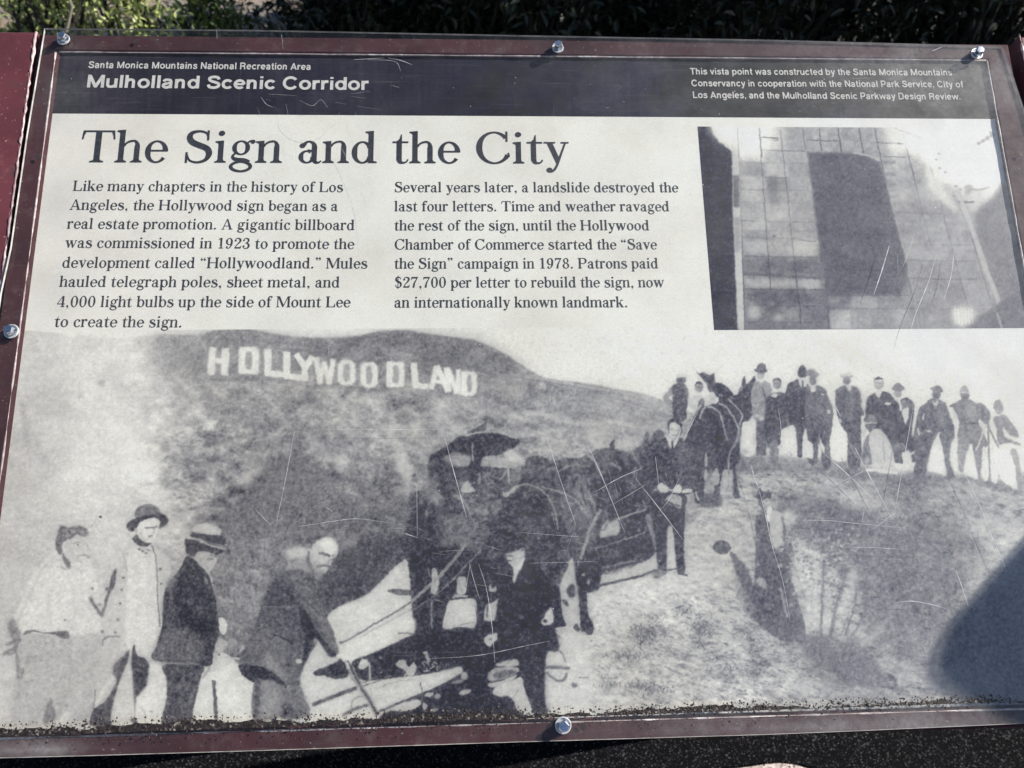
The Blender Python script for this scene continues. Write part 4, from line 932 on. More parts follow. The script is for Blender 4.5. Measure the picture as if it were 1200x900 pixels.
    P_([(1123, 512), (1136, 516), (1133, 532), (1129, 552), (1123.5, 548)], 138, .7); P_([(1140, 519), (1153, 522), (1151, 542), (1147.5, 562), (1143.5, 545)], 124, .7)
    P_([(1129.5, 550), (1134, 530), (1138, 520), (1142, 540), (1146, 560), (1136, 558)], 226, .6); P_([(1151.5, 560), (1151, 530), (1154, 524), (1157, 540), (1157.5, 562)], 222, .6)
    # camera on a tripod, last man
    P_([(1143.5, 480), (1147, 472), (1153, 474), (1159.5, 482), (1160.5, 490), (1157, 497), (1150, 493)], 116, .7, 1, True, 20, 3)
    Ln([(1158, 495), (1159, 530), (1160.5, 562)], 2.2, 128, .6); Ln([(1157, 496), (1166, 516), (1178, 536), (1192, 560)], 2.2, 128, .6); Ln([(1156, 497), (1150, 512), (1144, 528)], 2, 200, .6)
    P_([(1161.5, 560), (1162, 520), (1167, 525), (1169, 563)], 224, .6)
    P_([(1164, 491), (1170, 487), (1178, 486.5), (1186, 496), (1193, 506), (1192.5, 513), (1182, 508), (1175.5, 500), (1178, 512), (1196, 520), (1190, 523), (1171, 521), (1168, 505)], 132, .7, 1, True, 10, 4)
    E(1170.5, 480, 4.6, 5.6, 146, 0, .6); P_([(1164.5, 478), (1166, 470.5), (1170, 468.5), (1174, 471), (1176, 479), (1170, 481)], 132, .6)
    P_([(1171, 523), (1195, 524), (1198, 560), (1196, 574), (1180, 568), (1171, 556)], 222, .9); P_([(1184, 528), (1192, 529), (1197, 556), (1198, 572), (1193, 572), (1189, 545)], 150, .8)
    # ditch: man with hat, his shadow
    E(846, 641.5, 10.5, 8.2, 92, 12, .7)
    P_([(856, 648), (861, 649), (868, 657), (875, 664), (880, 676), (886, 690), (898, 698), (915, 710), (940, 735), (944, 752), (925, 748), (900, 738), (880, 722), (872, 704), (868, 685), (861, 668)], 96, .9, 1, True, 12, 5)
    P_([(862, 672), (872, 690), (880, 702), (886, 715), (876, 722), (866, 705), (862, 690)], 130, 1.6, .7, True, 50, 3)
    P_([(885.5, 640), (885, 610), (890, 603), (896, 604), (903, 615), (906, 640), (914, 648), (926, 636), (932, 655), (929, 680), (936, 705), (944, 745), (920, 752), (895, 735), (884, 705)], 96, .8, 1, True, 10, 5)
    P_([(898, 604), (899, 596), (903, 594), (906, 600), (904, 608), (900, 612)], 226, .6); P_([(904, 600), (912, 599), (917, 606), (918, 628), (914, 640), (906, 641), (902, 620)], 190, 1, 1, True, 14, 4)
    P_([(916, 602), (926, 598), (933, 606), (930, 614), (919, 616)], 196, 1.6, .9, True, 25, 3); Ln([(917, 606), (919, 622), (920, 640)], 3, 92, .9, .9)
    P_([(886.5, 582), (889, 574.5), (893, 571), (899, 572.5), (903, 577), (904, 583), (896, 587)], 84, .6); E(895.5, 573, 4.5, 2.8, 192, 10, .8); E(898, 588, 4.2, 4.4, 196, 0, .5); Ln([(895.5, 587.5), (901, 587)], 1.1, 110, .4, .9); Ln([(884, 581.5), (893, 585), (904, 581.5)], 1.8, 78, .5); Ln([(890, 586), (893, 594), (897, 604)], 3, 84, .7)
    P_([(886, 680), (892, 676), (898, 682), (898, 690), (890, 686)], 182, 1, .8); E(914, 663, 3, 2.6, 170, 0, .7, .8); Ln([(915, 688), (918, 705), (923, 724)], 2.6, 172, .8, .9)
    # brush in the ditch
    for k in range(420):
        x, y = g.uniform(922, 1010), g.uniform(618, 712)
        E(x, y, g.uniform(.8, 3), g.uniform(.7, 2), g.choice((102, 112, 120, 190, 200, 170)), g.uniform(-60, 60), .6, .6)
    for k in range(300):
        x, y = g.uniform(930, 1160), g.uniform(575, 740)
        E(x, y, g.uniform(1, 5), g.uniform(.8, 2.5), g.choice((118, 125, 160, 175)), g.uniform(-40, 40), 1.2, .4)
    for q in ([(930, 650), (944, 640), (948, 665), (936, 690), (928, 680)], [(946, 690), (956, 680), (962, 705), (958, 735), (944, 728)], [(967, 700), (974, 692), (974, 725), (967, 742)], [(986, 700), (996, 692), (994, 715), (982, 738)], [(996, 668), (1006, 672), (1003, 690), (994, 690)], [(952, 655), (964, 650), (960, 672), (950, 676)]):
        P_(q, 200, 2, .75, True, 40, 4)
    for k in range(240):
        x, y = 970 + g.normal() * 22, 655 + g.normal() * 20
        E(x, y, g.uniform(.8, 2.6), g.uniform(.7, 1.8), g.choice((98, 108, 118, 205)), g.uniform(-60, 60), .6, .65)
    Ln([(966, 655), (964.5, 680), (963, 715), (962, 748)], 3.2, 104, .9, .8); Ln([(992, 668), (984, 695), (978, 720), (972, 750)], 3.6, 104, 1, .8); Ln([(1004, 690), (1000, 715), (990, 745)], 2.4, 110, .8, .85); Ln([(974, 690), (978, 712), (975, 735)], 1.8, 130, .6, .8)
    Ln([(1015, 715), (1005, 735), (995, 750)], 2.4, 125, .8, .8); Ln([(995, 718), (985, 745)], 1.6, 140, .6, .7); Ln([(955, 680), (950, 712)], 1.4, 150, .6, .7)
    P_([(938, 742), (955, 744), (972, 748), (1000, 756), (1024, 768), (1032, 788), (1030, 800), (1000, 803), (975, 790), (950, 770), (935, 752)], 118, 1.4, .95, True, 10, 6)
    for k in range(44):
        an = math.radians(g.uniform(-165, -10)); r0 = g.uniform(8, 18); r1 = r0 + g.uniform(10, 30)
        x0, y0 = 992, 772
        Ln([(x0 + r0 * 1.2 * math.cos(an), y0 + r0 * math.sin(an)), (x0 + r1 * 1.25 * math.cos(an), y0 + r1 * math.sin(an))], g.uniform(1.2, 3), g.choice((105, 118, 125, 182, 176)), 1.1, .5, False, .6)
    for q in ([(1014, 752), (1028, 735), (1038, 728), (1034, 740), (1022, 752)], [(1026, 765), (1044, 750), (1053, 752), (1040, 764)], [(1028, 772), (1046, 768), (1052, 778), (1040, 786)], [(1052, 780), (1066, 774), (1066, 792), (1056, 802), (1050, 795)]): P_(q, 182, 2.2, .75, True, 40, 4)
    Ln([(1024, 768), (1036, 764), (1046, 758)], 2, 130, .7, .8)
    for k in range(60):
        x, y = g.uniform(900, 1100), g.uniform(755, 815)
        Ln([(x, y), (x + g.uniform(2, 7), y + g.uniform(1, 5))], 1.2, g.choice((130, 145, 200, 205)), .8, .45, False)


def paint_inset():
    c = Canvas(806, 136, 1214, 398, 222)
    H, Wd = c.h, c.w
    n1 = fbm(H, Wd, 22, 5, 4, .6); n2 = fbm(H, Wd, 7, 6, 3, .7)
    f = c.field([(880, 165, 225), (880, 200, 185), (930, 200, 178), (900, 260, 180), (900, 295, 182), (940, 300, 186), (900, 312, 118), (950, 312, 130), (890, 330, 166), (950, 332, 176), (890, 348, 116), (940, 348, 118), (885, 365, 165), (905, 365, 120),
                 (930, 370, 150), (890, 380, 130), (960, 380, 140), (1000, 365, 160), (980, 355, 100), (1060, 370, 160), (1120, 375, 165), (1140, 360, 170), (1070, 330, 150), (1100, 300, 168), (1080, 260, 158), (1060, 230, 160), (1060, 200, 185),
                 (990, 165, 172), (960, 160, 185), (1020, 165, 178), (1060, 160, 222), (1100, 170, 236), (1140, 180, 238), (1170, 170, 238), (1120, 210, 222), (1150, 205, 232), (1100, 235, 190), (1130, 300, 165), (1120, 250, 185), (1140, 330, 160)])
    c.t = f - 20 * np.clip((215 - f) / 30, 0, 1) + 24 * n1 + 22 * n2 + 10 * fbm(H, Wd, 40, 9, 3, .6, .5)
    for q, tn, al in (([(871, 301), (957, 302), (961, 321), (872, 319)], 118, .75), ([(905, 303), (957, 304), (960, 322), (908, 320)], 104, .4), ([(873, 327), (962, 328), (963, 338), (874, 337)], 176, .8), ([(873, 340), (966, 341), (968, 357), (874, 356)], 108, .85),
                      ([(874, 376), (968, 378), (970, 388), (874, 388)], 112, .7), ([(968, 347), (993, 347), (994, 366), (970, 366)], 92, .8), ([(995, 348), (1030, 348), (1030, 361), (996, 361)], 168, .7), ([(868, 246), (956, 248), (957, 257), (868, 255)], 186, .5), ([(893, 208), (922, 208), (923, 222), (896, 222)], 150, .6),
                      ([(870, 262), (897, 263), (898, 276), (872, 276)], 158, .6), ([(871, 282), (900, 283), (900, 297), (872, 296)], 198, .6), ([(868, 224), (894, 225), (895, 236), (869, 236)], 192, .5), ([(924, 283), (955, 284), (956, 298), (925, 298)], 190, .5), ([(1038, 222), (1064, 222), (1066, 248), (1046, 248)], 184, .5), ([(1046, 250), (1080, 250), (1084, 284), (1056, 284)], 150, .5)):
        c.poly(q, tn, 1.6, al, False, 22, 6)
    # panel seams
    D = 62
    rows = [(163, 892, 912, 1), (176, 892, 944, .9), (190, 868, 946, .35), (207.5, 896, 921, 1), (222, 868, 948, .55), (237, 868, 950, .3), (258, 868, 884, .8), (259, 868, 957, .45), (258.5, 928, 934, .9), (270, 870, 956, .3), (278, 870, 934, .5), (281.5, 936, 956, .9), (300, 872, 958, .6), (338.5, 872, 966, .8), (357.5, 872, 966, .55), (377, 872, 966, .6),
            (164, 945, 982, .9), (183, 1035, 1062, .8), (167, 1025, 1056, .7), (249, 1050, 1105, .5), (286, 1050, 1140, .5), (305, 1062, 1150, .5), (326, 1065, 1145, .8), (361, 970, 1165, .5), (345, 966, 1066, .6)]
    for y, xa, xb, al in rows:
        c.line([(xa, y), ((xa + xb) / 2, y + 1), (xb, y + 1.2)], 1.2, D, .5, al * .8, False)
    c.line([(872, 321), (905, 322.5), (930, 324), (962, 326)], 3.6, 92, .8, .9)
    cols = [([(864, 150), (866, 200), (867.5, 245), (871, 330), (873, 386)], 1.9, .9), ([(889.5, 150), (893, 200), (898, 270), (903, 340)], 1.8, .9), ([(914.5, 152), (922, 220), (928, 280), (936, 350), (939, 386)], 1.8, .9), ([(940, 150), (944, 175)], 1.4, .9), ([(960, 151), (963, 177)], 1.6, .9), ([(982, 151), (986, 178)], 2.2, .9),
            ([(1006, 150), (1012, 180)], 1.8, .9), ([(1025, 151), (1032, 185), (1040, 215)], 1.8, .85), ([(1058, 156), (1064, 180), (1072, 212), (1084, 262), (1092, 290)], 1.7, .7), ([(1090, 195), (1100, 228), (1108, 262), (1118, 300), (1130, 345), (1142, 378)], 1.7, .7), ([(1122, 215), (1130, 245), (1145, 300), (1160, 350)], 1.9, .75),
            ([(1004, 346), (1006, 386)], 1.2, .6), ([(995, 346), (994, 362)], 1.5, .8), ([(1030, 346), (1028, 386)], 1.2, .4), ([(970, 346), (971, 386)], 2, .8), ([(1060, 318), (1072, 356), (1080, 386)], 1.3, .4)]
    for pts, w, al in cols: c.line(pts, w * .72, D, .45, al * .85)
    for q in ((958, 372, 8), (908, 352, 10), (925, 345, 10), (896, 345, 12), (990, 350, 8), (905, 315, 12), (935, 312, 12), (950, 350, 10)): c.ell(q[0], q[1], q[2], 5, 84, 0, 2.5, .55)
    c.poly([(899, 208), (910, 208), (911, 228), (913, 240), (903, 240), (901, 226)], 112, 1.4, .85)
    c.ell(907, 277, 2, 1.4, 70, 0, .5); c.ell(878, 262, 6, 3, 130, 0, 2, .6)
    c.poly([(868, 356), (900, 358), (916, 372), (930, 378), (930, 386), (874, 386)], 105, 3, .5, True, 40, 5)
    for q in ((884, 366, 8, 8), (912, 372, 6, 5), (1056, 370, 8, 8)): c.ell(*q, 186, 0, 2, .8)
    g = np.random.default_rng(77)
    xl = [868, 897, 925, 955]; ys_ = [150, 163, 176, 190, 207, 222, 237, 258, 270, 282, 300]
    for i in range(3):
        for j in range(len(ys_) - 1):
            x0 = xl[i] + (ys_[j] - 200) * .05; x1 = xl[i + 1] + (ys_[j] - 200) * .06
            c.poly([(x0, ys_[j]), (x1, ys_[j]), (x1 + 1, ys_[j + 1]), (x0 + 1, ys_[j + 1])], 172 + g.normal() * 20, 1.2, .42, False, 30, 5)
    for i, (xa, sl_) in enumerate(((1045, .24), (1074, .27), (1100, .29), (1126, .30))):
        for j, y in enumerate((215, 235, 258, 282, 305, 328, 350, 368)):
            x0 = xa + (y - 240) * sl_; x1 = x0 + 27
            c.poly([(x0, y), (x1, y), (x1 + 6, y + 22), (x0 + 6, y + 22)], 156 + g.normal() * 17, 1.4, .45, False, 30, 5)
    for k in range(7):
        c.poly([(968 + k * 15, 347), (983 + k * 15, 347), (985 + k * 15, 361), (970 + k * 15, 361)], 140 + g.normal() * 26, 1.2, .5, False, 30, 4)
        c.poly([(972 + k * 24, 363), (996 + k * 24, 363), (998 + k * 24, 386), (974 + k * 24, 386)], 142 + g.normal() * 22, 1.4, .5, False, 30, 4)
    for k in range(160):
        c.ell(g.uniform(868, 1150), g.uniform(180, 385), g.uniform(1, 6), g.uniform(.6, 3), g.choice((120, 140, 195, 205)), g.uniform(-40, 40), 1.2, .3)
    c.poly([(858, 148), (905, 148), (906, 160), (894, 172), (876, 180), (858, 172)], 236, 5, .8)
    c.poly([(1036, 146), (1080, 146), (1078, 170), (1062, 178), (1044, 166)], 226, 6, .6)
    # strip along the left edge
    c.poly([(857, 149), (864, 149), (866.5, 200), (868, 250), (872, 387), (864, 387), (859.5, 270), (858, 200)], 196, .6, 1, False, 10, 4)
    c.poly([(859, 205), (866, 205), (866.8, 243), (859.5, 243)], 100, 1, .9, False, 20, 4); c.poly([(860, 254), (868, 254), (868.5, 296), (861, 296)], 150, 1.2, .7, False, 20, 4)
    # dark sky at left with a cloud
    c.poly([(816, 147), (832, 147), (836, 156), (842, 166), (852, 173), (857.5, 178), (858.3, 250), (864.5, 389), (830, 389), (820, 300)], 60, .9, 1, False, 6, 5)
    c.poly([(834, 146), (900, 146), (900, 165), (892, 176), (870, 178), (856, 170), (842, 164)], 232, 3.5, .9)
    c.line([(889.5, 150), (893, 185)], 1.6, 80, .5, .7); c.line([(864, 150), (866, 185)], 1.4, 120, .5, .5); c.line([(892, 161), (912, 162)], 1.4, 70, .5, .8)
    # counter of the letter
    c.poly([(946, 178), (1000, 179.5), (1014, 182), (1028, 188), (1034, 197), (1040, 220), (1048, 255), (1056, 285), (1063, 312), (1062, 330), (1054, 345), (968, 345), (962, 300), (955, 250)], 90, 1.3, 1, False, 14, 5)
    for y in range(190, 345, 6): c.line([(960, y), (1050, y + g.normal() * 3)], 2, 90 + g.normal() * 7, 1.2, .5, False)
    c.line([(1000, 179), (1016, 182), (1030, 188)], 2, 190, .6, .8); c.line([(1034, 190), (1042, 225), (1056, 280), (1070, 340), (1076, 386)], 1.4, 190, .6, .5)
    for y in (258, 274, 316): c.line([(965, y), (1050, y + 1)], 1.4, 76, .6, .7, False)
    # white sky, dark sky at right
    c.poly([(1072, 147), (1185, 147), (1180, 214), (1160, 222), (1130, 222), (1100, 200), (1085, 185), (1066, 170)], 238, 4, .92)
    c.poly([(1175, 212), (1178, 214), (1192, 290), (1206, 345), (1206, 390), (1168, 390), (1172, 362), (1158, 320), (1146, 280), (1140, 250), (1150, 240), (1166, 228)], 126, 2.6, 1, False, 10, 5)
    c.poly([(1140, 250), (1130, 225), (1150, 222), (1160, 226), (1150, 240)], 200, 2.5, .8); c.line([(1120, 222), (1128, 240), (1143, 280), (1158, 322), (1172, 358)], 5.5, 182, .8, .9)
    c.line([(1130, 237), (1141, 237)], 2, 105, .6); c.line([(1135, 222), (1150, 222), (1160, 219)], 2.2, 130, 1, .8); c.poly([(1130, 218), (1140, 217), (1138, 226), (1132, 228)], 150, 1.2, .8)
    c.poly([(1140, 374), (1156, 366), (1175, 352), (1190, 345), (1206, 340), (1206, 392), (1166, 392), (1130, 388)], 112, 1.2, .95, True, 12, 5); c.line([(1168, 366), (1175, 388)], 3, 170, .8, .8)
    for q in ((1100, 180), (1097, 187), (1101, 197), (1108, 202), (1120, 218), (1126, 222), (1066, 183), (1067, 195), (1092, 200), (1118, 230), (1124, 236)): c.ell(q[0], q[1], 2, 1.4, 130, 30, .7, .75)
    for q in ((1147, 168, 2.6), (1152, 165.5, 3), (1157, 162, 3), (1163, 158, 3.6), (1161, 155, 2)): c.ell(q[0], q[1], q[2], q[2] * .8, 140, -35, .8, .9)
    c.line([(1048, 150), (1060, 155), (1080, 162)], 1.3, 165, .6, .8, False); c.line([(1052, 167), (1058, 169)], 1.4, 100, .5, .8, False)
    c.poly([(1088, 196), (1096, 205), (1112, 228), (1124, 246), (1116, 246), (1098, 232), (1086, 214)], 214, 2.4, .8)
    c.poly([(1116, 362), (1140, 361), (1140, 378), (1122, 382)], 215, 2, .8)
    for k in range(6): c.line([(1119 + k * 4, 362), (1120 + k * 4, 380)], 1, 235, .4, .7, False)
    gr = gblur(rng.normal(size=(H, Wd)).astype(np.float32), 1.4); gr /= gr.std()
    c.t += gr * (3.5 + 7 * np.clip((150 - c.t) / 110, 0, 1))
    c.t += .22 * (gblur(c.t, 10) - c.t)
    c.wobble(0.6, 4.5, 15)
    return c
# ------------------------------------------------------------------ lettering: two small alphabets drawn as strokes
ST, HL, SF, SW = 98, 40, 34, 58


def rect(x0, y0, x1, y1): return [(x0, y0), (x1, y0), (x1, y1), (x0, y1)]


def arc(cx, cy, rx, ry, a0, a1, st=ST, hl=HL, n=28, p=1.5):
    """bowl stroke: thick where it runs upright, thin at top and bottom"""
    o, i = [], []
    for k in range(n + 1):
        a = math.radians(a0 + (a1 - a0) * k / n)
        c, s = math.cos(a), math.sin(a)
        t = hl + (st - hl) * abs(c) ** p
        o.append((cx + rx * c, cy + ry * s)); i.append((cx + (rx - t) * c, cy + (ry - min(t, hl * 1.15 + (t - hl) * .6)) * s))
    return ('strip', o, i)


def stroke(pts, ws, n=8):
    p = crom(pts, False, n) if len(pts) > 2 else np.asarray(pts, float)
    d = np.gradient(p, axis=0); L = np.stack([-d[:, 1], d[:, 0]], -1)
    L /= np.maximum(1e-6, np.linalg.norm(L, axis=1))[:, None]
    w = np.interp(np.linspace(0, 1, len(p)), np.linspace(0, 1, len(ws)), ws)[:, None] / 2 if hasattr(ws, '__len__') else ws / 2
    return ('strip', [tuple(q) for q in p + L * w], [tuple(q) for q in p - L * w])


def ball(x, y, r, n=16): return [(x + r * math.cos(2 * math.pi * k / n), y + r * math.sin(2 * math.pi * k / n)) for k in range(n)]


def foot(x, w, l=SW, r=SW, y=0):
    return [(x - l, y), (x + w + r, y), (x + w + r, y + SF * .8), (x + w + (14 if r else 0), y + SF + 12), (x + w, y + SF + 40), (x, y + SF + 40), (x - (14 if l else 0), y + SF + 12), (x - l, y + SF * .8)]


def head_s(x, w, y, l=SW, r=SW):
    return [(x - l, y), (x - l, y - SF * .8), (x - (14 if l else 0), y - SF - 12), (x, y - SF - 40), (x + w, y - SF - 40), (x + w + (14 if r else 0), y - SF - 12), (x + w + r, y - SF * .8), (x + w + r, y)]


def flag(x, y, w=ST, l=SW): return [(x - l, y - SF - 8), (x - l, y - 12), (x + w, y + 4), (x + w, y - 70), (x, y - 80), (x - 14, y - SF - 22)]


def serif_glyphs():
    G = {}
    X = 500
    def stm(x, h, l=SW, r=SW, fl=SW, ft=True):
        o = [rect(x, 20 if ft else 0, x + ST, h - 10), flag(x, h, ST, fl)]
        if ft: o.append(foot(x, ST, l, r))
        return o
    def arch(x):   # from a stem at x to the next stem
        return [arc(x + 262, 335, 122 + 0, 177, 0, 100), arc(x + 262, 335, 190, 177, 90, 168, 40, HL + 8), rect(x + 384 - ST, 20, x + 384, 340), foot(x + 384 - ST, ST)]
    G['n'] = (515, stm(60, X) + arch(60))
    G['m'] = (800, stm(60, X) + arch(60) + arch(346))
    G['h'] = (515, stm(60, 738) + arch(60))
    G['u'] = (520, [rect(55, 150, 55 + ST, 490), flag(55, X), rect(340, 30, 340 + ST, 490), flag(340, X), arc(210, 165, 155, 177, 180, 275), arc(215, 165, 190, 177, 265, 345, 45, HL), [(340, 0), (500, 0), (500, 28), (340 + ST, 50), (340, 60)]])
    G['i'] = (280, stm(85, X) + [ball(134, 668, 60)])
    G['l'] = (280, stm(85, 738))
    G['r'] = (390, stm(60, X) + [stroke([(150, 350), (190, 450), (260, 490), (320, 478)], [34, 44, 58, 66]), ball(318, 440, 58)])
    G['o'] = (500, [arc(250, 244, 215, 257, 0, 360, ST + 6, 38, 44)])
    G['c'] = (445, [arc(250, 244, 215, 257, 52, 322, ST + 6, 38, 36), ball(352, 398, 58)])
    G['e'] = (460, [arc(245, 244, 212, 257, 2, 322, ST + 4, 38, 40), rect(120, 248, 448, 286)])
    G['d'] = (530, [arc(235, 244, 200, 257, 30, 330, ST + 4, 38, 40), rect(345, 20, 345 + ST, 728), flag(345, 738), [(345, 0), (510, 0), (510, 28), (345 + ST, 50), (345, 70)]])
    G['b'] = (515, [arc(280, 244, 205, 257, -150, 150, ST + 4, 38, 40), rect(65, 10, 65 + ST, 728), flag(65, 738), [(65, 0), (95, 0), (163, 60), (65, 90)]])
    G['p'] = (530, [arc(292, 244, 205, 257, -150, 150, ST + 4, 38, 40), rect(70, -200, 70 + ST, 490), flag(70, X), foot(70, ST, SW, SW, -215)])
    G['a'] = (485, [arc(195, 138, 155, 150, 55, 360, 88, 36, 34), arc(230, 350, 150, 158, 0, 150, ST, 40, 26), ball(105, 392, 56), rect(380 - ST, 60, 380, 355), stroke([(330, 80), (355, 20), (415, 8), (465, 50)], [90, 70, 44, 26]), stroke([(200, 290), (290, 275), (330, 255)], [36, 40, 44])])
    G['g'] = (500, [arc(230, 340, 165, 168, 0, 360, 84, 34, 36), arc(240, -85, 215, 132, 0, 360, 66, 46, 40, 1), stroke([(140, 215), (88, 170), (92, 110), (160, 72), (300, 56), (400, 20)], [34, 44, 62, 84, 88, 60]), stroke([(345, 440), (385, 490), (440, 500)], [34, 38, 44]), ball(445, 478, 46)])
    S = [(352, 372), (326, 462), (222, 492), (122, 456), (100, 382), (160, 308), (268, 250), (362, 188), (374, 110), (318, 28), (206, 2), (104, 46), (66, 140)]
    SWD = [26, 34, 42, 74, 98, 112, 114, 106, 90, 56, 42, 34, 26]
    G['s'] = (440, [stroke(S, SWD, 5), rect(330, 345, 364, 505), rect(58, -8, 92, 165)])
    G['t'] = (335, [[(95, 60), (193, 60), (193, 660), (175, 660), (150, 560), (95, 505)], rect(18, 462, 315, 500), stroke([(144, 120), (160, 36), (215, 8), (280, 28), (312, 88)], [98, 84, 46, 34, 26])])
    G['f'] = (335, [rect(90, 20, 90 + ST, 560), foot(90, ST, SW, SW + 20), arc(240, 560, 150, 182, 65, 180, ST, 40), ball(322, 672, 54), rect(14, 462, 310, 500)])
    G['k'] = (540, stm(60, 738) + [stroke([(150, 220), (300, 370), (390, 480)], 40), rect(300, 466, 490, 500), stroke([(240, 300), (340, 150), (430, 15)], [98, 104, 104]), rect(320, 0, 535, 34)])
    G['v'] = (490, [[(62, 490), (170, 490), (300, 120), (268, -8), (232, -8)], stroke([(252, 5), (340, 230), (420, 488)], 40), rect(8, 466, 232, 500), rect(330, 466, 488, 500)])
    G['w'] = (740, [[(62, 490), (165, 490), (275, 140), (250, -8), (214, -8)], stroke([(236, 5), (300, 220), (375, 488)], 38), [(320, 490), (420, 490), (530, 140), (505, -8), (470, -8)], stroke([(490, 5), (590, 230), (665, 488)], 38), rect(8, 466, 224, 500), rect(290, 466, 470, 500), rect(585, 466, 732, 500)])
    G['y'] = (490, [[(62, 490), (170, 490), (305, 110), (268, -20), (240, 0)], stroke([(425, 488), (330, 200), (255, -30), (190, -150), (120, -190)], [38, 40, 44, 48, 50]), ball(104, -150, 58), rect(8, 466, 232, 500), rect(335, 466, 490, 500)])
    G['T'] = (660, [rect(330 - 56, 20, 330 + 56, 700), foot(274, 112, 72, 72), rect(60, 684, 600, 722), [(40, 722), (100, 722), (88, 670), (62, 600), (52, 520), (22, 520)], [(620, 722), (560, 722), (572, 670), (598, 600), (608, 520), (638, 520)]])
    S2 = [(468, 560), (430, 670), (300, 714), (160, 672), (122, 566), (180, 462), (310, 392), (456, 316), (500, 196), (440, 62), (290, 6), (150, 52), (86, 196)]
    G['S'] = (580, [stroke(S2, [30, 40, 48, 84, 112, 124, 126, 122, 112, 72, 48, 38, 30], 6), rect(446, 505, 484, 735), rect(66, -10, 104, 235)])
    G['C'] = (720, [arc(390, 361, 345, 377, 42, 330, 116, 40, 44), rect(610, 500, 648, 740), stroke([(655, 245), (668, 190), (672, 150)], [30, 34, 30])])
    G['L'] = (630, [rect(90, 20, 200, 700), foot(90, 110, 72, 40), head_s(90, 110, 722, 72, 72), rect(90, 0, 590, 38), [(590, 0), (590, 230), (556, 230), (530, 100), (470, 38), (480, 0)]])
    G['A'] = (720, [stroke([(95, 20), (345, 722)], 44), [(318, 735), (382, 735), (640, 15), (515, 15)], rect(170, 215, 510, 254), rect(8, 0, 205, 36), rect(440, 0, 712, 36)])
    G['H'] = (780, [rect(90, 20, 200, 700), rect(580, 20, 690, 700), rect(190, 345, 590, 384)] + [f(x, 110, *a) for x in (90, 580) for f, a in ((foot, (72, 72)),)] + [head_s(90, 110, 722, 72, 72), head_s(580, 110, 722, 72, 72)])
    G['M'] = (920, [rect(95, 20, 137, 700), rect(725, 20, 835, 700), [(100, 722), (228, 722), (478, 120), (448, 0), (420, 0)], stroke([(448, 20), (740, 718)], 42), foot(95, 42, 75, 75), foot(725, 110, 72, 72), rect(20, 686, 220, 722), rect(735, 686, 907, 722)])
    G['P'] = (640, [rect(90, 20, 200, 700), foot(90, 110, 72, 72), rect(20, 684, 390, 722), rect(190, 320, 390, 358), arc(385, 521, 220, 201, -90, 90, 114, 40)])
    D = 520
    G['1'] = (D, [rect(220, 20, 325, 722), foot(220, 105, 90, 90), [(220, 722), (240, 722), (240, 640), (110, 612), (110, 642)]])
    G['2'] = (D, [stroke([(96, 570), (130, 670), (250, 704), (385, 650), (412, 540), (340, 400), (190, 230), (80, 40)], [30, 40, 48, 92, 112, 92, 56, 40]), ball(112, 545, 60), [(66, 0), (445, 0), (472, 190), (440, 190), (415, 110), (370, 88), (100, 88)]])
    G['3'] = (D, [stroke([(92, 585), (130, 675), (240, 706), (368, 650), (382, 530), (320, 420), (200, 385)], [30, 38, 46, 90, 102, 70, 36]), stroke([(200, 385), (340, 345), (420, 210), (360, 50), (220, 4), (100, 60), (76, 150)], [36, 74, 116, 86, 44, 38, 30]), ball(108, 570, 56), ball(96, 150, 60)])
    G['4'] = (D, [stroke([(335, 720), (190, 470), (40, 215)], 40), rect(30, 175, 490, 218), rect(310, 20, 410, 722), foot(310, 100, 66, 66)])
    G['7'] = (D, [[(60, 722), (480, 722), (480, 690), (440, 628), (110, 628), (96, 540), (62, 540)], stroke([(460, 690), (330, 460), (240, 240), (205, 0)], [44, 64, 96, 116])])
    G['8'] = (D, [arc(260, 540, 175, 180, 0, 360, 82, 38, 32), arc(260, 185, 210, 197, 0, 360, 96, 38, 36)])
    G['9'] = (D, [arc(250, 478, 205, 240, 0, 360, 104, 38, 36), stroke([(402, 470), (392, 260), (300, 70), (170, 4), (90, 70)], [104, 96, 62, 40, 36]), ball(112, 90, 56)])
    G['0'] = (D, [arc(260, 358, 215, 374, 0, 360, 106, 38, 44)])
    G['$'] = (540, [stroke([(x * .86 + 20, y) for x, y in S2], [30, 40, 48, 84, 104, 112, 112, 108, 100, 72, 48, 38, 30], 6), rect(238, -90, 272, 810)])
    G['.'] = (260, [ball(125, 52, 62)])
    cm = lambda x, y: [ball(x, y + 52, 60), stroke([(x + 40, y + 50), (x + 40, y - 40), (x - 20, y - 110)], [44, 36, 24])]
    G[','] = (260, cm(125, 0))
    G['"r'] = (430, cm(120, 640) + cm(300, 640))
    inv = lambda x, y: [ball(x, y, 60), stroke([(x - 40, y), (x - 36, y + 90), (x + 24, y + 160)], [44, 36, 24])]
    G['"l'] = (430, inv(130, 560) + inv(310, 560))
    G[' '] = (255, [])
    return G


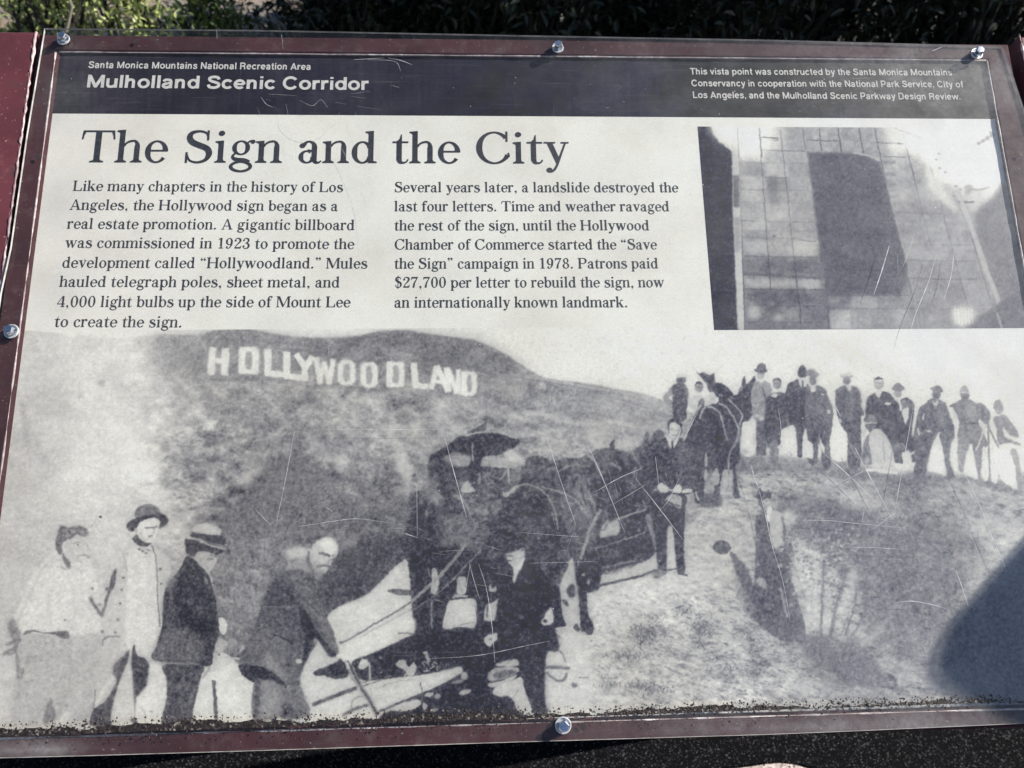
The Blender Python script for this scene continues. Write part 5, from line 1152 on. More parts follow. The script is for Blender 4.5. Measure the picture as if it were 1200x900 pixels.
def sans_glyphs(B=118):
    G = {}
    def vs(x, y0, y1): return rect(x - B / 2, y0, x + B / 2, y1)
    def hs(x0, x1, y, b=None): b = b or B * .86; return rect(x0, y - b / 2, x1, y + b / 2)
    def ring(cx, cy, rx, ry, a0=0, a1=360):
        pts = [(cx + rx * math.cos(math.radians(a0 + (a1 - a0) * k / 30)), cy + ry * math.sin(math.radians(a0 + (a1 - a0) * k / 30))) for k in range(31)]
        return stroke(pts, B * .96, 1) if a1 - a0 < 360 else arc(cx, cy, rx + B / 2, ry + B * .45, 0, 360, B, B * .88, 40)
    arch = lambda x: [stroke([(x, 330), (x + 70, 440), (x + 170, 468), (x + 275, 425), (x + 305, 320), (x + 305, 0)], B * .95)]
    G['a'] = (560, [ring(225, 145, 145, 108, 70, 360), vs(420, 0, 380), stroke([(420, 360), (385, 450), (265, 478), (140, 455), (95, 375)], B * .92), stroke([(270, 300), (350, 280), (420, 250)], B * .8)])
    G['b'] = (600, [vs(105, 0, 722), ring(310, 262, 195, 212)])
    G['d'] = (600, [vs(495, 0, 722), ring(290, 262, 195, 212)])
    G['p'] = (600, [vs(105, -190, 525), ring(310, 262, 195, 212)])
    G['g'] = (600, [stroke([(495, 525), (495, -40), (440, -140), (290, -160), (140, -120)], B * .95), ring(290, 262, 195, 205)])
    G['c'] = (550, [ring(290, 262, 205, 212, 38, 322)])
    G['e'] = (570, [ring(285, 262, 205, 212, 0, 318), hs(100, 495, 262, B * .72)])
    G['f'] = (330, [stroke([(165, 0), (165, 590), (215, 668), (310, 668)], B), hs(30, 310, 475)])
    G['h'] = (580, [vs(105, 0, 722)] + arch(120)); G['n'] = (580, [vs(105, 0, 525)] + arch(120)); G['m'] = (900, [vs(105, 0, 525)] + arch(120) + arch(435))
    G['i'] = (240, [vs(120, 0, 525), vs(120, 620, 722)]); G['l'] = (240, [vs(120, 0, 722)])
    G['k'] = (560, [vs(105, 0, 722), stroke([(130, 210), (440, 525)], B), stroke([(260, 330), (470, 0)], B)])
    G['o'] = (600, [ring(300, 262, 212, 216)])
    G['r'] = (390, [vs(105, 0, 525), stroke([(120, 340), (190, 440), (370, 465)], B)])
    G['s'] = (520, [stroke([(430, 375), (390, 455), (260, 478), (125, 440), (125, 350), (250, 285), (400, 240), (430, 145), (370, 65), (260, 45), (130, 70), (80, 165)], B * .9, 5)])
    G['t'] = (340, [stroke([(165, 680), (165, 150), (205, 62), (310, 56)], B), hs(30, 310, 475)])
    G['u'] = (580, [vs(470, 0, 525), stroke([(100, 525), (100, 190), (150, 75), (270, 52), (390, 90), (460, 190)], B * .95)])
    G['v'] = (530, [stroke([(70, 525), (265, 40)], B), stroke([(460, 525), (265, 40)], B), rect(205, 0, 325, 60)])
    G['w'] = (800, [stroke([(60, 525), (220, 10)], B * .9), stroke([(220, 10), (400, 515)], B * .9), stroke([(400, 515), (580, 10)], B * .9), stroke([(580, 10), (740, 525)], B * .9)])
    G['y'] = (530, [stroke([(70, 525), (275, 20)], B), stroke([(460, 525), (270, -20), (200, -150), (80, -150)], [B, B, B * .9, B * .8], 6)])
    G['S'] = (680, [stroke([(575, 520), (525, 630), (350, 668), (170, 620), (140, 510), (240, 420), (450, 345), (580, 265), (560, 130), (430, 60), (300, 52), (150, 95), (95, 225)], B * .98, 6)])
    G['M'] = (870, [vs(120, 0, 722), vs(750, 0, 722), stroke([(130, 700), (435, 40)], B), stroke([(740, 700), (435, 40)], B), rect(375, 0, 495, 70)])
    G['N'] = (750, [vs(125, 0, 722), vs(625, 0, 722), stroke([(130, 700), (620, 22)], B * 1.05)])
    G['R'] = (730, [vs(125, 0, 722), stroke([(125, 670), (440, 670), (560, 610), (575, 500), (520, 410), (400, 355), (125, 350)], B * .95, 6), stroke([(420, 360), (540, 250), (585, 0)], B)])
    G['A'] = (730, [stroke([(70, 0), (365, 690)], B), stroke([(660, 0), (365, 690)], B), hs(190, 540, 205), rect(300, 640, 430, 722)])
    G['C'] = (750, [ring(385, 361, 300, 315, 36, 324)])
    G['T'] = (640, [vs(320, 0, 722), hs(20, 620, 668)])
    G['P'] = (680, [vs(125, 0, 722), stroke([(125, 670), (420, 670), (555, 610), (575, 490), (530, 370), (400, 305), (125, 300)], B * .95, 6)])
    G['L'] = (590, [vs(125, 0, 722), hs(66, 560, 54)])
    G['D'] = (740, [vs(125, 0, 722), stroke([(125, 670), (400, 670), (570, 590), (630, 361), (570, 130), (400, 52), (125, 52)], B * .95, 6)])
    G['.'] = (250, [rect(65, 0, 185, 120)]); G[','] = (250, [[(65, 0), (185, 0), (185, 120), (65, 120)], stroke([(150, 10), (140, -80), (80, -120)], [60, 45, 30])])
    G[' '] = (260, [])
    return G


def chars(s):
    out = []
    for ch in s: out.append({'\u201c': '"l', '\u201d': '"r'}.get(ch, ch))
    return out


def text_geo(lines, G, capscale, w0=0.0002, track=0):
    """lines: (text, x0, y0, x1, y1) in photograph pixels of the baseline's ends; capscale: em size in metres.
    Every line is set to its measured width on the panel."""
    vs, fs = [], []
    k = 0
    for s, x0, y0, x1, y1 in lines:
        a = np.array(P(x0, y0)); b = np.array(P(x1, y1))
        cs = chars(s)
        adv = sum(G[c][0] + track for c in cs)
        # ink margins of the first and last letter
        L = np.linalg.norm(b - a)
        sx = L / (adv - 60); d = (b - a) / L; up = np.array([-d[1], d[0]])
        pen = -30.0
        for c in cs:
            ad, shapes = G[c]
            for sh in shapes:
                k += 1
                w = w0 + (k % 9) * 6e-6
                def put(q):
                    p = a + d * (pen + q[0]) * sx + up * q[1] * capscale / 1000.0
                    vs.append(W3(p[0], p[1], w)); return len(vs) - 1
                if isinstance(sh, tuple):
                    o = [put(q) for q in sh[1]]; i = [put(q) for q in sh[2]]
                    for j in range(len(o) - 1): fs.append((o[j], o[j + 1], i[j + 1], i[j]))
                else:
                    fs.append(tuple(put(q) for q in sh))
            pen += ad + track
    return vs, fs
# ------------------------------------------------------------------ materials
def lin(t):
    t = np.clip(np.asarray(t, float) / 255.0, 0, 1)
    return np.where(t <= 0.04045, t / 12.92, ((t + 0.055) / 1.055) ** 2.4)


def dust_glare_at(px, py):
    """how strong the dusty film, with glare painted in, is on the clear sheet (0..1), by place on the sign"""
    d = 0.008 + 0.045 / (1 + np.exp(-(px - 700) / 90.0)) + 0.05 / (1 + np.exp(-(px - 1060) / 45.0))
    d = d + 0.05 * np.exp(-((px - 1085) ** 2 / 3600.0 + (py - 320) ** 2 / 3600.0)) + 0.035 * np.exp(-((px - 160) ** 2 / 9000.0 + (py - 470) ** 2 / 16000.0)) + 0.03 * np.exp(-((px - 640) ** 2 / 16000.0 + (py - 600) ** 2 / 6000.0))  # extra clusters imitate glare and cloudy reflections
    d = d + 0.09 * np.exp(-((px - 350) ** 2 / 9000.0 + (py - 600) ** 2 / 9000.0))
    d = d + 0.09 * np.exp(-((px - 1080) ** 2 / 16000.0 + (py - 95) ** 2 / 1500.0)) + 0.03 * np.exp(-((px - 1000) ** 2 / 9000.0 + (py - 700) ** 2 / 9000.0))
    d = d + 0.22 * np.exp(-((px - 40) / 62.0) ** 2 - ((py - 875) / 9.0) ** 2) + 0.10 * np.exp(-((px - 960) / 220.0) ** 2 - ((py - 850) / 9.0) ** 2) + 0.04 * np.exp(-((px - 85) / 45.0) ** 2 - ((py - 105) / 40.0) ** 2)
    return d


M = {}
m, nt, b = newmat('printed_ink'); M['print'] = m
at = nt.nodes.new('ShaderNodeAttribute'); at.attribute_name = 'ink'
p = geo_pos(nt)
g1 = noise(nt, 900, 2, 0.5, p)
c = mixc(nt, 1.0, at.outputs['Color'], ramp(nt, g1, [(0.25, 0.90), (0.75, 1.07)]), 'MULTIPLY')
g2 = noise(nt, 14, 5, 0.6, p)
c = mixc(nt, ramp(nt, g2, [(0.45, 0), (0.75, 0.26)]), c, (0.55, 0.48, 0.38), 'MULTIPLY')
nt.links.new(c, b.inputs['Base Color'])
b.inputs['Roughness'].default_value = 0.6
b.inputs['Specular IOR Level'].default_value = 0.2

M['ink_dark'], nt, b = newmat('black_ink')
p = geo_pos(nt)
nt.links.new(ramp(nt, noise(nt, 300, 3, 0.6, p), [(0.3, (0.022, 0.023, 0.032)), (0.75, (0.055, 0.057, 0.072))]), b.inputs['Base Color'])
b.inputs['Roughness'].default_value = 0.65; b.inputs['Specular IOR Level'].default_value = 0.2
M['ink_light'], nt, b = newmat('pale_ink')
p = geo_pos(nt)
nt.links.new(ramp(nt, noise(nt, 260, 3, 0.6, p), [(0.3, (0.50, 0.49, 0.48)), (0.7, (0.68, 0.66, 0.64))]), b.inputs['Base Color'])
b.inputs['Roughness'].default_value = 0.65

M['maroon'] = paint_mat('maroon_paint', (0.128, 0.034, 0.045), (0.20, 0.075, 0.085), 70, 0.42, (0.55, 0.75), (0.40, 0.25, 0.25))
M['frame'] = paint_mat('frame_paint', (0.066, 0.024, 0.029), (0.11, 0.072, 0.072), 90, 0.5, (0.50, 0.78), (0.22, 0.18, 0.17))
M['chip'] = paint_mat('worn_edge', (0.40, 0.25, 0.26), (0.75, 0.66, 0.64), 220, 0.55, (0.42, 0.60))
M['bead'] = paint_mat('bright_lip_bead', (0.44, 0.34, 0.35), (0.84, 0.80, 0.80), 160, 0.45, (0.45, 0.62))
for q_ in ('frame', 'maroon'):
    for n_ in M[q_].node_tree.nodes:
        if n_.type == 'BSDF_PRINCIPLED': n_.inputs['Roughness'].default_value = 0.62 if q_ == 'maroon' else 0.75; n_.inputs['Specular IOR Level'].default_value = 0.3 if q_ == 'maroon' else 0.15
M['dark_back'] = paint_mat('grimy_backing', (0.03, 0.028, 0.03), (0.06, 0.055, 0.05), 80, 0.7)

M['zinc'], nt, b = newmat('zinc_plated_steel')
p = geo_pos(nt)
nt.links.new(ramp(nt, noise(nt, 700, 3, 0.6, p), [(0.3, (0.46, 0.50, 0.58)), (0.7, (0.78, 0.80, 0.84))]), b.inputs['Base Color'])
b.inputs['Metallic'].default_value = 1.0; b.inputs['Roughness'].default_value = 0.24

M['zinc_dull'], nt, b = newmat('dull_zinc')
p = geo_pos(nt)
nt.links.new(ramp(nt, noise(nt, 500, 3, 0.6, p), [(0.3, (0.55, 0.58, 0.64)), (0.7, (0.80, 0.82, 0.85))]), b.inputs['Base Color'])
b.inputs['Metallic'].default_value = 0.55; b.inputs['Roughness'].default_value = 0.5

# clear scratched sheet with a dusty film that also carries painted glare
m, nt, b = newmat('clear_sheet'); M['clear'] = m
nt.nodes.remove(b)
out = nt.nodes['Material Output']
p = geo_pos(nt)
tr = node(nt, 'ShaderNodeBsdfTransparent'); tr.inputs[0].default_value = (0.965, 0.968, 0.965, 1)
gl = node(nt, 'ShaderNodeBsdfGlossy'); gl.inputs['Roughness'].default_value = 0.11
df = node(nt, 'ShaderNodeBsdfDiffuse'); df.inputs[0].default_value = (0.70, 0.70, 0.71, 1)
fr = node(nt, 'ShaderNodeFresnel'); fr.inputs[0].default_value = 1.49
at = nt.nodes.new('ShaderNodeAttribute'); at.attribute_name = 'dust_glare'
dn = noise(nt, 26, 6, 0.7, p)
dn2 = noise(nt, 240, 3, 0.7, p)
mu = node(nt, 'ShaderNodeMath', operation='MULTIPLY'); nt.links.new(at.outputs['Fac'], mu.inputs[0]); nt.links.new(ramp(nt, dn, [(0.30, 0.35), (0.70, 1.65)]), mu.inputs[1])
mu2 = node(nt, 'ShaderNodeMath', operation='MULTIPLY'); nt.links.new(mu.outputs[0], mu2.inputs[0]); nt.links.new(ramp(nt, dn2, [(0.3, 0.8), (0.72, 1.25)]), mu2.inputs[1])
# hairline scuffs
def scuff(rot, sx, sy, lo, hi, amt):
    mp = node(nt, 'ShaderNodeMapping'); mp.inputs['Rotation'].default_value = (TILT * 0, 0, rot); mp.inputs['Scale'].default_value = (sx, sy, sy)
    nt.links.new(p, mp.inputs[0])
    n = noise(nt, 1.0, 2, 0.6, mp.outputs[0])
    return ramp(nt, n, [(lo, 0), (hi, amt)])
sc1 = scuff(0.02, 14, 1700, 0.66, 0.78, 0.10)
sc2 = scuff(1.2, 1500, 12, 0.70, 0.80, 0.09)
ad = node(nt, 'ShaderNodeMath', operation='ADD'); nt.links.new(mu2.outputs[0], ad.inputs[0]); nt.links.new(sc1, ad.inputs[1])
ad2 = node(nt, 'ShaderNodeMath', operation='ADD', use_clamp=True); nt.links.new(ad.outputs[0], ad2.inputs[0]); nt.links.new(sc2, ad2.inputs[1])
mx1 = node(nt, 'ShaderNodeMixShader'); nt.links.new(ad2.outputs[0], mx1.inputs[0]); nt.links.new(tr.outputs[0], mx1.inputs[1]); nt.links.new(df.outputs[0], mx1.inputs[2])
geo = nt.nodes.new('ShaderNodeNewGeometry')
nb = node(nt, 'ShaderNodeMath', operation='SUBTRACT'); nb.inputs[0].default_value = 1.0; nt.links.new(geo.outputs['Backfacing'], nb.inputs[1])
ff_ = node(nt, 'ShaderNodeMath', operation='MULTIPLY'); nt.links.new(fr.outputs[0], ff_.inputs[0]); nt.links.new(nb.outputs[0], ff_.inputs[1])
mx2 = node(nt, 'ShaderNodeMixShader'); nt.links.new(ff_.outputs[0], mx2.inputs[0]); nt.links.new(mx1.outputs[0], mx2.inputs[1]); nt.links.new(gl.outputs[0], mx2.inputs[2])
nt.links.new(mx2.outputs[0], out.inputs[0])
M['clear_edge'], nt, b = newmat('sawn_sheet_edge')
p = geo_pos(nt)
nt.links.new(ramp(nt, noise(nt, 90, 4, 0.6, p), [(0.3, (0.30, 0.31, 0.30)), (0.7, (0.66, 0.67, 0.66))]), b.inputs['Base Color'])
b.inputs['Roughness'].default_value = 0.35
M['scratch'], nt, b = newmat('scratched_plastic')
p = geo_pos(nt)
nt.links.new(ramp(nt, noise(nt, 120, 2, 0.6, p), [(0.3, (0.34, 0.35, 0.38)), (0.7, (0.72, 0.72, 0.74))]), b.inputs['Base Color'])
b.inputs['Roughness'].default_value = 0.3


def ink_colour(tone, px, py):
    """printed tone (as seen through the sheet) -> ink reflectance"""
    K = 0.98
    t = np.clip(tone, 18, 245)
    f = np.clip((t - 55) / 170.0, 0, 1)
    right = np.clip((px - 450) / 550.0, 0, 1)
    warm = np.clip((330 - px) / 300.0, 0, 1)
    dr = -2.5 * right * (1 - f) + 1.5 * f + 2 * warm
    db = (8.5 + 7 * right) * (1 - f) - 6.5 * f - 3 * warm * (1 - f)  # bluer darks to the right put a sky reflection into the ink
    dg = -1.0 * (1 - f) + 0.5 * f
    d = dust_glare_at(px, py)
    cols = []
    for dt, film_c in ((dr, 0.55), (dg, 0.56), (db, 0.58)):
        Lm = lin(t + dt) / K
        cols.append(np.clip((Lm - d * film_c - 0.012) / (1 - d) ** 2 / 0.93, 0.012, 0.82))
    return np.stack(cols, -1)


def print_mesh(name, u0, u1, v0, v1, nu, nv, canvas, parent, w=0.0, fn=None):
    u = np.linspace(u0, u1, nu); v = np.linspace(v0, v1, nv)
    uu, vv = np.meshgrid(u, v)
    px, py = UVpx(uu, vv)
    tone = canvas.sample(px, py) if canvas is not None else fn(px, py)
    col = ink_colour(tone, px, py)
    off = np.array(parent.location)
    co = (CEN - off)[None, None] + uu[..., None] * U + vv[..., None] * V + w * N
    n = nu * nv
    me = bpy.data.meshes.new(name)
    me.vertices.add(n)
    me.vertices.foreach_set('co', co.reshape(-1).astype(np.float32))
    idx = np.arange(n).reshape(nv, nu)
    q = np.stack([idx[:-1, :-1], idx[:-1, 1:], idx[1:, 1:], idx[1:, :-1]], -1).reshape(-1)
    nf = (nu - 1) * (nv - 1)
    me.loops.add(nf * 4); me.loops.foreach_set('vertex_index', q.astype(np.int32))
    me.polygons.add(nf); me.polygons.foreach_set('loop_start', np.arange(0, nf * 4, 4, dtype=np.int32))
    me.update(calc_edges=True)
    a = me.attributes.new('ink', 'FLOAT_COLOR', 'POINT')
    rgba = np.ones((n, 4), np.float32); rgba[:, :3] = col.reshape(-1, 3)
    a.data.foreach_set('color', rgba.reshape(-1))
    me.materials.append(M['print'])
    o = bpy.data.objects.new(name, me); C.objects.link(o); o.parent = parent
    return o


# ------------------------------------------------------------------ ground
def ground_h(x, y):
    h = 0.0
    if y > 1.6: h = 0.30 * min(1.0, (y - 1.6) / 3.0) * (0.6 + 0.4 * math.sin(x * 0.9 + 1.0)) if x > -1 else 0.38 * min(1.0, (y - 1.6) / 2.6)
    if y > 1.6: h += 0.05 * math.sin(x * 2.3) * math.sin(y * 1.9)
    return h


m, nt, b = newmat('gravelly_ground'); M['ground'] = m
p = geo_pos(nt)
vo = nt.nodes.new('ShaderNodeTexVoronoi'); vo.inputs['Scale'].default_value = 190; nt.links.new(p, vo.inputs['Vector'])
n1 = noise(nt, 60, 5, 0.7, p); n2 = noise(nt, 2.2, 4, 0.6, p)
c = ramp(nt, n1, [(0.25, (0.075, 0.070, 0.068)), (0.5, (0.17, 0.155, 0.145)), (0.78, (0.36, 0.32, 0.29))])
c = mixc(nt, 0.45, c, vo.outputs['Color'], 'SOFT_LIGHT')
c = mixc(nt, ramp(nt, n2, [(0.4, 0), (0.65, 0.6)]), c, (0.30, 0.22, 0.14))
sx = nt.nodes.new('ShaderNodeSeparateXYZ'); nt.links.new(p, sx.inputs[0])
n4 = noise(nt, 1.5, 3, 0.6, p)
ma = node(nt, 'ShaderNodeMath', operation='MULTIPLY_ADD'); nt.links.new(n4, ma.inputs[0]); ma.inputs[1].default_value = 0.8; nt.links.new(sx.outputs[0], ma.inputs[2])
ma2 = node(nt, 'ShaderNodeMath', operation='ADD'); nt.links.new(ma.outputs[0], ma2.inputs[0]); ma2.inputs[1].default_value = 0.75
litter_shade = ramp(nt, ma2.outputs[0], [(0.0, 0), (0.35, 1)])  # dark litter tone, also put in place of the hedge's shade
c = mixc(nt, litter_shade, c, ramp(nt, n1, [(0.3, (0.008, 0.007, 0.006)), (0.75, (0.035, 0.028, 0.022))]))
nt.links.new(c, b.inputs['Base Color']); b.inputs['Roughness'].default_value = 0.95
bump(nt, n1, b, 0.9, 0.01)
gx = np.concatenate([np.linspace(-90, -6, 15), np.linspace(-5, 5, 51), np.linspace(6, 90, 15)])
gy = np.concatenate([np.linspace(-40, -3, 10), np.linspace(-2.4, 8, 53), np.linspace(10, 120, 14)])
gv = [(x, y, ground_h(x, y)) for y in gy for x in gx]
gf = [(j * len(gx) + i, j * len(gx) + i + 1, (j + 1) * len(gx) + i + 1, (j + 1) * len(gx) + i) for j in range(len(gy) - 1) for i in range(len(gx) - 1)]
go = mesh_obj('ground', gv, gf, M['ground'], smooth=True); go['kind'] = 'structure'

# ground under the sign: shade put into its colour, cut along the shadow's edge
m, nt, b = newmat('shade_toned_ground'); M['shaded_ground'] = m
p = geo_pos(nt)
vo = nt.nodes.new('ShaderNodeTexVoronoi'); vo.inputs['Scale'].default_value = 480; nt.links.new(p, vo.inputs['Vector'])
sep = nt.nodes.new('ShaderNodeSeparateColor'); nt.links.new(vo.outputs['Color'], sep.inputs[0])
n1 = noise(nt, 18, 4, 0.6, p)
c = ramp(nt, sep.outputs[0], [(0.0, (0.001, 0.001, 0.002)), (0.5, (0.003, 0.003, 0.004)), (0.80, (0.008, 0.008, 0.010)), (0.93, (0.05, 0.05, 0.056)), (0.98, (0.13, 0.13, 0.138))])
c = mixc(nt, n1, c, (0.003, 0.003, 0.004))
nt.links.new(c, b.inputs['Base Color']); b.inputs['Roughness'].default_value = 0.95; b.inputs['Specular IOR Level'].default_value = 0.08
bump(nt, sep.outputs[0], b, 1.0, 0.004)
m, nt, b = newmat('sun_toned_gravel'); M['sunlit_gravel'] = m  # pale tone paints the sunlit ground beyond the shadow's edge
p = geo_pos(nt)
vo = nt.nodes.new('ShaderNodeTexVoronoi'); vo.inputs['Scale'].default_value = 240; nt.links.new(p, vo.inputs['Vector'])
sep = nt.nodes.new('ShaderNodeSeparateColor'); nt.links.new(vo.outputs['Color'], sep.inputs[0])
nt.links.new(ramp(nt, sep.outputs[0], [(0.0, (0.10, 0.085, 0.08)), (0.4, (0.34, 0.29, 0.27)), (1.0, (0.62, 0.55, 0.52))]), b.inputs['Base Color']); b.inputs['Roughness'].default_value = 0.9
bump(nt, sep.outputs[0], b, 0.8, 0.004)
xs_ = np.linspace(-3, 3, 241)
def shadow_edge_y(x):  # outline of the painted shadow edge
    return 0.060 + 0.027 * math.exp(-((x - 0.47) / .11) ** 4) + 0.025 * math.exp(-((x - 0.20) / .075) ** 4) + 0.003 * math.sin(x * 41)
vs = [(x, shadow_edge_y(x) + random.uniform(-.002, .002), 0.004) for x in xs_] + [(x, 1.15 + .05 * math.sin(x * 3), 0.004) for x in xs_]
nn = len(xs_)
ao = mesh_obj('shaded_ground', vs, [(k, k + 1, nn + k + 1, nn + k) for k in range(nn - 1)], M['shaded_ground']); ao['kind'] = 'structure'
vs = [(x, -1.9, 0.004) for x in xs_] + [(x, shadow_edge_y(x) - .003, 0.0035) for x in xs_]
ao = mesh_obj('sunlit_ground', vs, [(k, k + 1, nn + k + 1, nn + k) for k in range(nn - 1)], M['sunlit_gravel']); ao['kind'] = 'structure'

# ------------------------------------------------------------------ the sign
sign = empty('information_sign', 'weathered tilted information panel with an old black and white photograph under a scratched clear sheet', 'sign', (0, 0, 0))
pu0, pu1, pv0, pv1 = -0.4300, 0.4880, -0.2790, 0.3310      # the print inside its frame
vh = 0.2669                                                # foot of the dark heading band
_, v_ph = P(600, 384.0); v_ph = float(v_ph)
photo = paint_photo(); inset = paint_inset()


def cream(px, py):
    n = np.sin(px * 0.031 + 1.3 * np.sin(py * 0.022)) * np.sin(py * 0.043 + px * 0.011)
    t = 218 + 3.5 * n + 4 * np.clip((px - 700) / 400, 0, 1)
    t = t - 12 * np.exp(-((px - 66) / 38.0) ** 2) * (0.6 + 0.4 * np.sin(py * 0.06))
    t = t + np.clip((py - 360) / 24, 0, 1) * 0
    h = (np.sin(px * 12.9898 + py * 78.233) * 43758.5453); h = h - np.floor(h)
    return t + (h - .5) * 4


def band(px, py):
    h = (np.sin(px * 12.9898 + py * 78.233) * 43758.5453); h = h - np.floor(h)
    t = 51 + 4 * np.sin(px * 0.02) + 9 * np.exp(-((px - 115) / 40.0) ** 2) + 10 * np.clip((px - 800) / 300, 0, 1) + (h - .5) * 7
    st_ = np.interp(px, np.linspace(0, 1250, 420), np.random.default_rng(3).normal(size=420))
    bl = np.sin(px * .017 + 2 * np.sin(py * .05)) * np.sin(px * .041 + py * .06)
    return t + 2.2 * st_ + 5 * bl


print_mesh('text_sheet', pu0, pu1, v_ph, vh, 420, 110, None, sign, 0.0, cream)
print_mesh('heading_band', pu0, pu1, vh, pv1, 620, 56, None, sign, 0.0, band)
ph = print_mesh('historic_photograph', pu0, pu1, pv0, v_ph, 1560, 590, photo, sign)
iu0, iv1 = [float(q) for q in P(818, 148.3)]; _, iv0 = [float(q) for q in P(836, 386.8)]
print_mesh('letter_photograph', iu0 - 0.0005, pu1 - 0.0005, iv0, iv1, 470, 330, inset, sign, 0.00012)

# lettering
GS, GN = serif_glyphs(), sans_glyphs(138)
GNb = sans_glyphs(150)
def lettering(name, lines, G, em, mat, track=0):
    vs, fs = text_geo(lines, G, em, 0.00025, track)
    return mesh_obj(name, vs, fs, mat, sign)
lettering('title_lettering', [('The Sign and the City', 93.5, 190.2, 665.5, 191.8)], GS, 0.0458, M['ink_dark'])
body1 = [('Like many chapters in the history of Los', 85.5, 223.6, 402, 225), ('Angeles, the Hollywood sign began as a', 82, 245.8, 396, 247.2), ('real estate promotion. A gigantic billboard', 79, 267.9, 415.5, 269.6),
         ('was commissioned in 1923 to promote the', 76.5, 290.2, 415, 291.8), ('development called \u201cHollywoodland.\u201d Mules', 73, 313.6, 430.5, 314.6), ('hauled telegraph poles, sheet metal, and', 70, 336, 398, 336.8),
         ('4,000 light bulbs up the side of Mount Lee', 67, 359.6, 410.5, 360), ('to create the sign.', 64, 383, 213.5, 383.6)]
body2 = [('Several years later, a landslide destroyed the', 462.5, 225.1, 795, 225.3), ('last four letters. Time and weather ravaged', 462.5, 247.5, 784.5, 247.5), ('the rest of the sign, until the Hollywood', 462.5, 270, 761, 269.8),
         ('Chamber of Commerce started the \u201cSave', 462.5, 292.4, 770, 292.2), ('the Sign\u201d campaign in 1978. Patrons paid', 462.5, 314.8, 771.5, 314.4), ('$27,700 per letter to rebuild the sign, now', 462.5, 337, 778.5, 336.6),
         ('an internationally known landmark.', 462.5, 360.4, 736, 360)]
EMB = 0.01420
lettering('paragraph_lettering', body1, GS, EMB, M['ink_dark'], 6)
lettering('paragraph_lettering', body2, GS, EMB, M['ink_dark'], 6)
lettering('heading_lettering', [('Santa Monica Mountains National Recreation Area', 103.5, 79.8, 364.5, 82)], GN, 0.0100, M['ink_light'], 26)
lettering('heading_lettering', [('Mulholland Scenic Corridor', 101.5, 102.6, 432, 105.6)], GNb, 0.0190, M['ink_light'], 20)
lettering('credit_lettering', [('This vista point was constructed by the Santa Monica Mountains', 809, 87.4, 1116, 88.6), ('Conservancy in cooperation with the National Park Service, City of', 810.5, 101.2, 1129, 102.6), ('Los Angeles, and the Mulholland Scenic Parkway Design Review.', 812, 115, 1126, 117)], GN, 0.0100, M['ink_light'], 22)

# frame, bead, rails
FO = (-0.4500, 0.5130, -0.2960, 0.3495); FT = 0.0030
inn = (pu0, pu1, pv0, pv1)
def strip_frame(o, i, w0, w1, bev):
    """four mitred strips with a sloping inner lip"""
    res = []
    oc = [(o[0], o[2]), (o[1], o[2]), (o[1], o[3]), (o[0], o[3])]
    ic = [(i[0], i[2]), (i[1], i[2]), (i[1], i[3]), (i[0], i[3])]
    mc = [(i[0] - bev, i[2] - bev), (i[1] + bev, i[2] - bev), (i[1] + bev, i[3] + bev), (i[0] - bev, i[3] + bev)]
    for k in range(4):
        j = (k + 1) % 4; g = 0.00015
        def sh(pt, s):
            d = np.array(oc[j]) - np.array(oc[k]); d = d / np.linalg.norm(d); return np.array(pt) + d * g * s
        row = []
        for c4, w in ((oc, w0), (oc, w1), (mc, w1), (ic, w0 + 0.0006), (ic, w0 - 0.004)):
            a, b2 = sh(c4[k], 1), sh(c4[j], -1)
            row.append((W3(a[0], a[1], w), W3(b2[0], b2[1], w)))
        vs = [x for r in row for x in r]
        n = len(row)
        fs = [(2 * q, 2 * q + 1, 2 * q + 3, 2 * q + 2) for q in range(n - 1)] + [(2 * n - 2, 2 * n - 1, 1, 0)] + [tuple(range(0, 2 * n, 2))[::-1], tuple(range(1, 2 * n, 2))]
        res.append((vs, fs))
    return res
for vs, fs in strip_frame(FO, inn, 0.0, FT, 0.0030):
    mesh_obj('frame_strip', vs, fs, M['frame'], sign)
# a thin worn bead round the lip, paled to paint in its bright glint
def bead(path, r, name, mat, par, jit=0.0, seg=6):
    vs, fs = [], []
    pts = [np.array(q) for q in path]
    for a, q in enumerate(pts):
        t = pts[min(a + 1, len(pts) - 1)] - pts[max(a - 1, 0)]; t = t / np.linalg.norm(t)
        s = np.cross(t, N); s /= np.linalg.norm(s)
        rr = r * (1 + jit * random.uniform(-1, 1))
        for k in range(seg):
            an = 2 * math.pi * k / seg
            vs.append(q + s * rr * math.cos(an) + N * rr * math.sin(an))
    for a in range(len(pts) - 1):
        for k in range(seg):
            fs.append((a * seg + k, a * seg + (k + 1) % seg, (a + 1) * seg + (k + 1) % seg, (a + 1) * seg + k))
    fs.append(tuple(range(seg))[::-1]); fs.append(tuple((len(pts) - 1) * seg + k for k in range(seg)))
    return mesh_obj(name, vs, fs, mat, par, smooth=True)
def segline(a, b, n): return [(a[0] + (b[0] - a[0]) * k / n, a[1] + (b[1] - a[1]) * k / n) for k in range(n + 1)]
e = 0.0030
for a, b2 in (((pu0 - e, pv0), (pu0 - e, pv1)), ((pu1 + e * .2, pv0), (pu1 + e * .2, pv1)), ((pu0, pv0 - e), (pu1, pv0 - e)), ((pu0, pv1 + e * .3), (pu1, pv1 + e * .3))):
    bead([W3(q[0], q[1] , FT - 0.0007 if (a[0] == b2[0] and a[0] < 0) or a[1] < 0 else 0.0018) for q in segline(a, b2, 60)], 0.0008, 'bright_lip_bead', M['bead'], sign, 0.35)
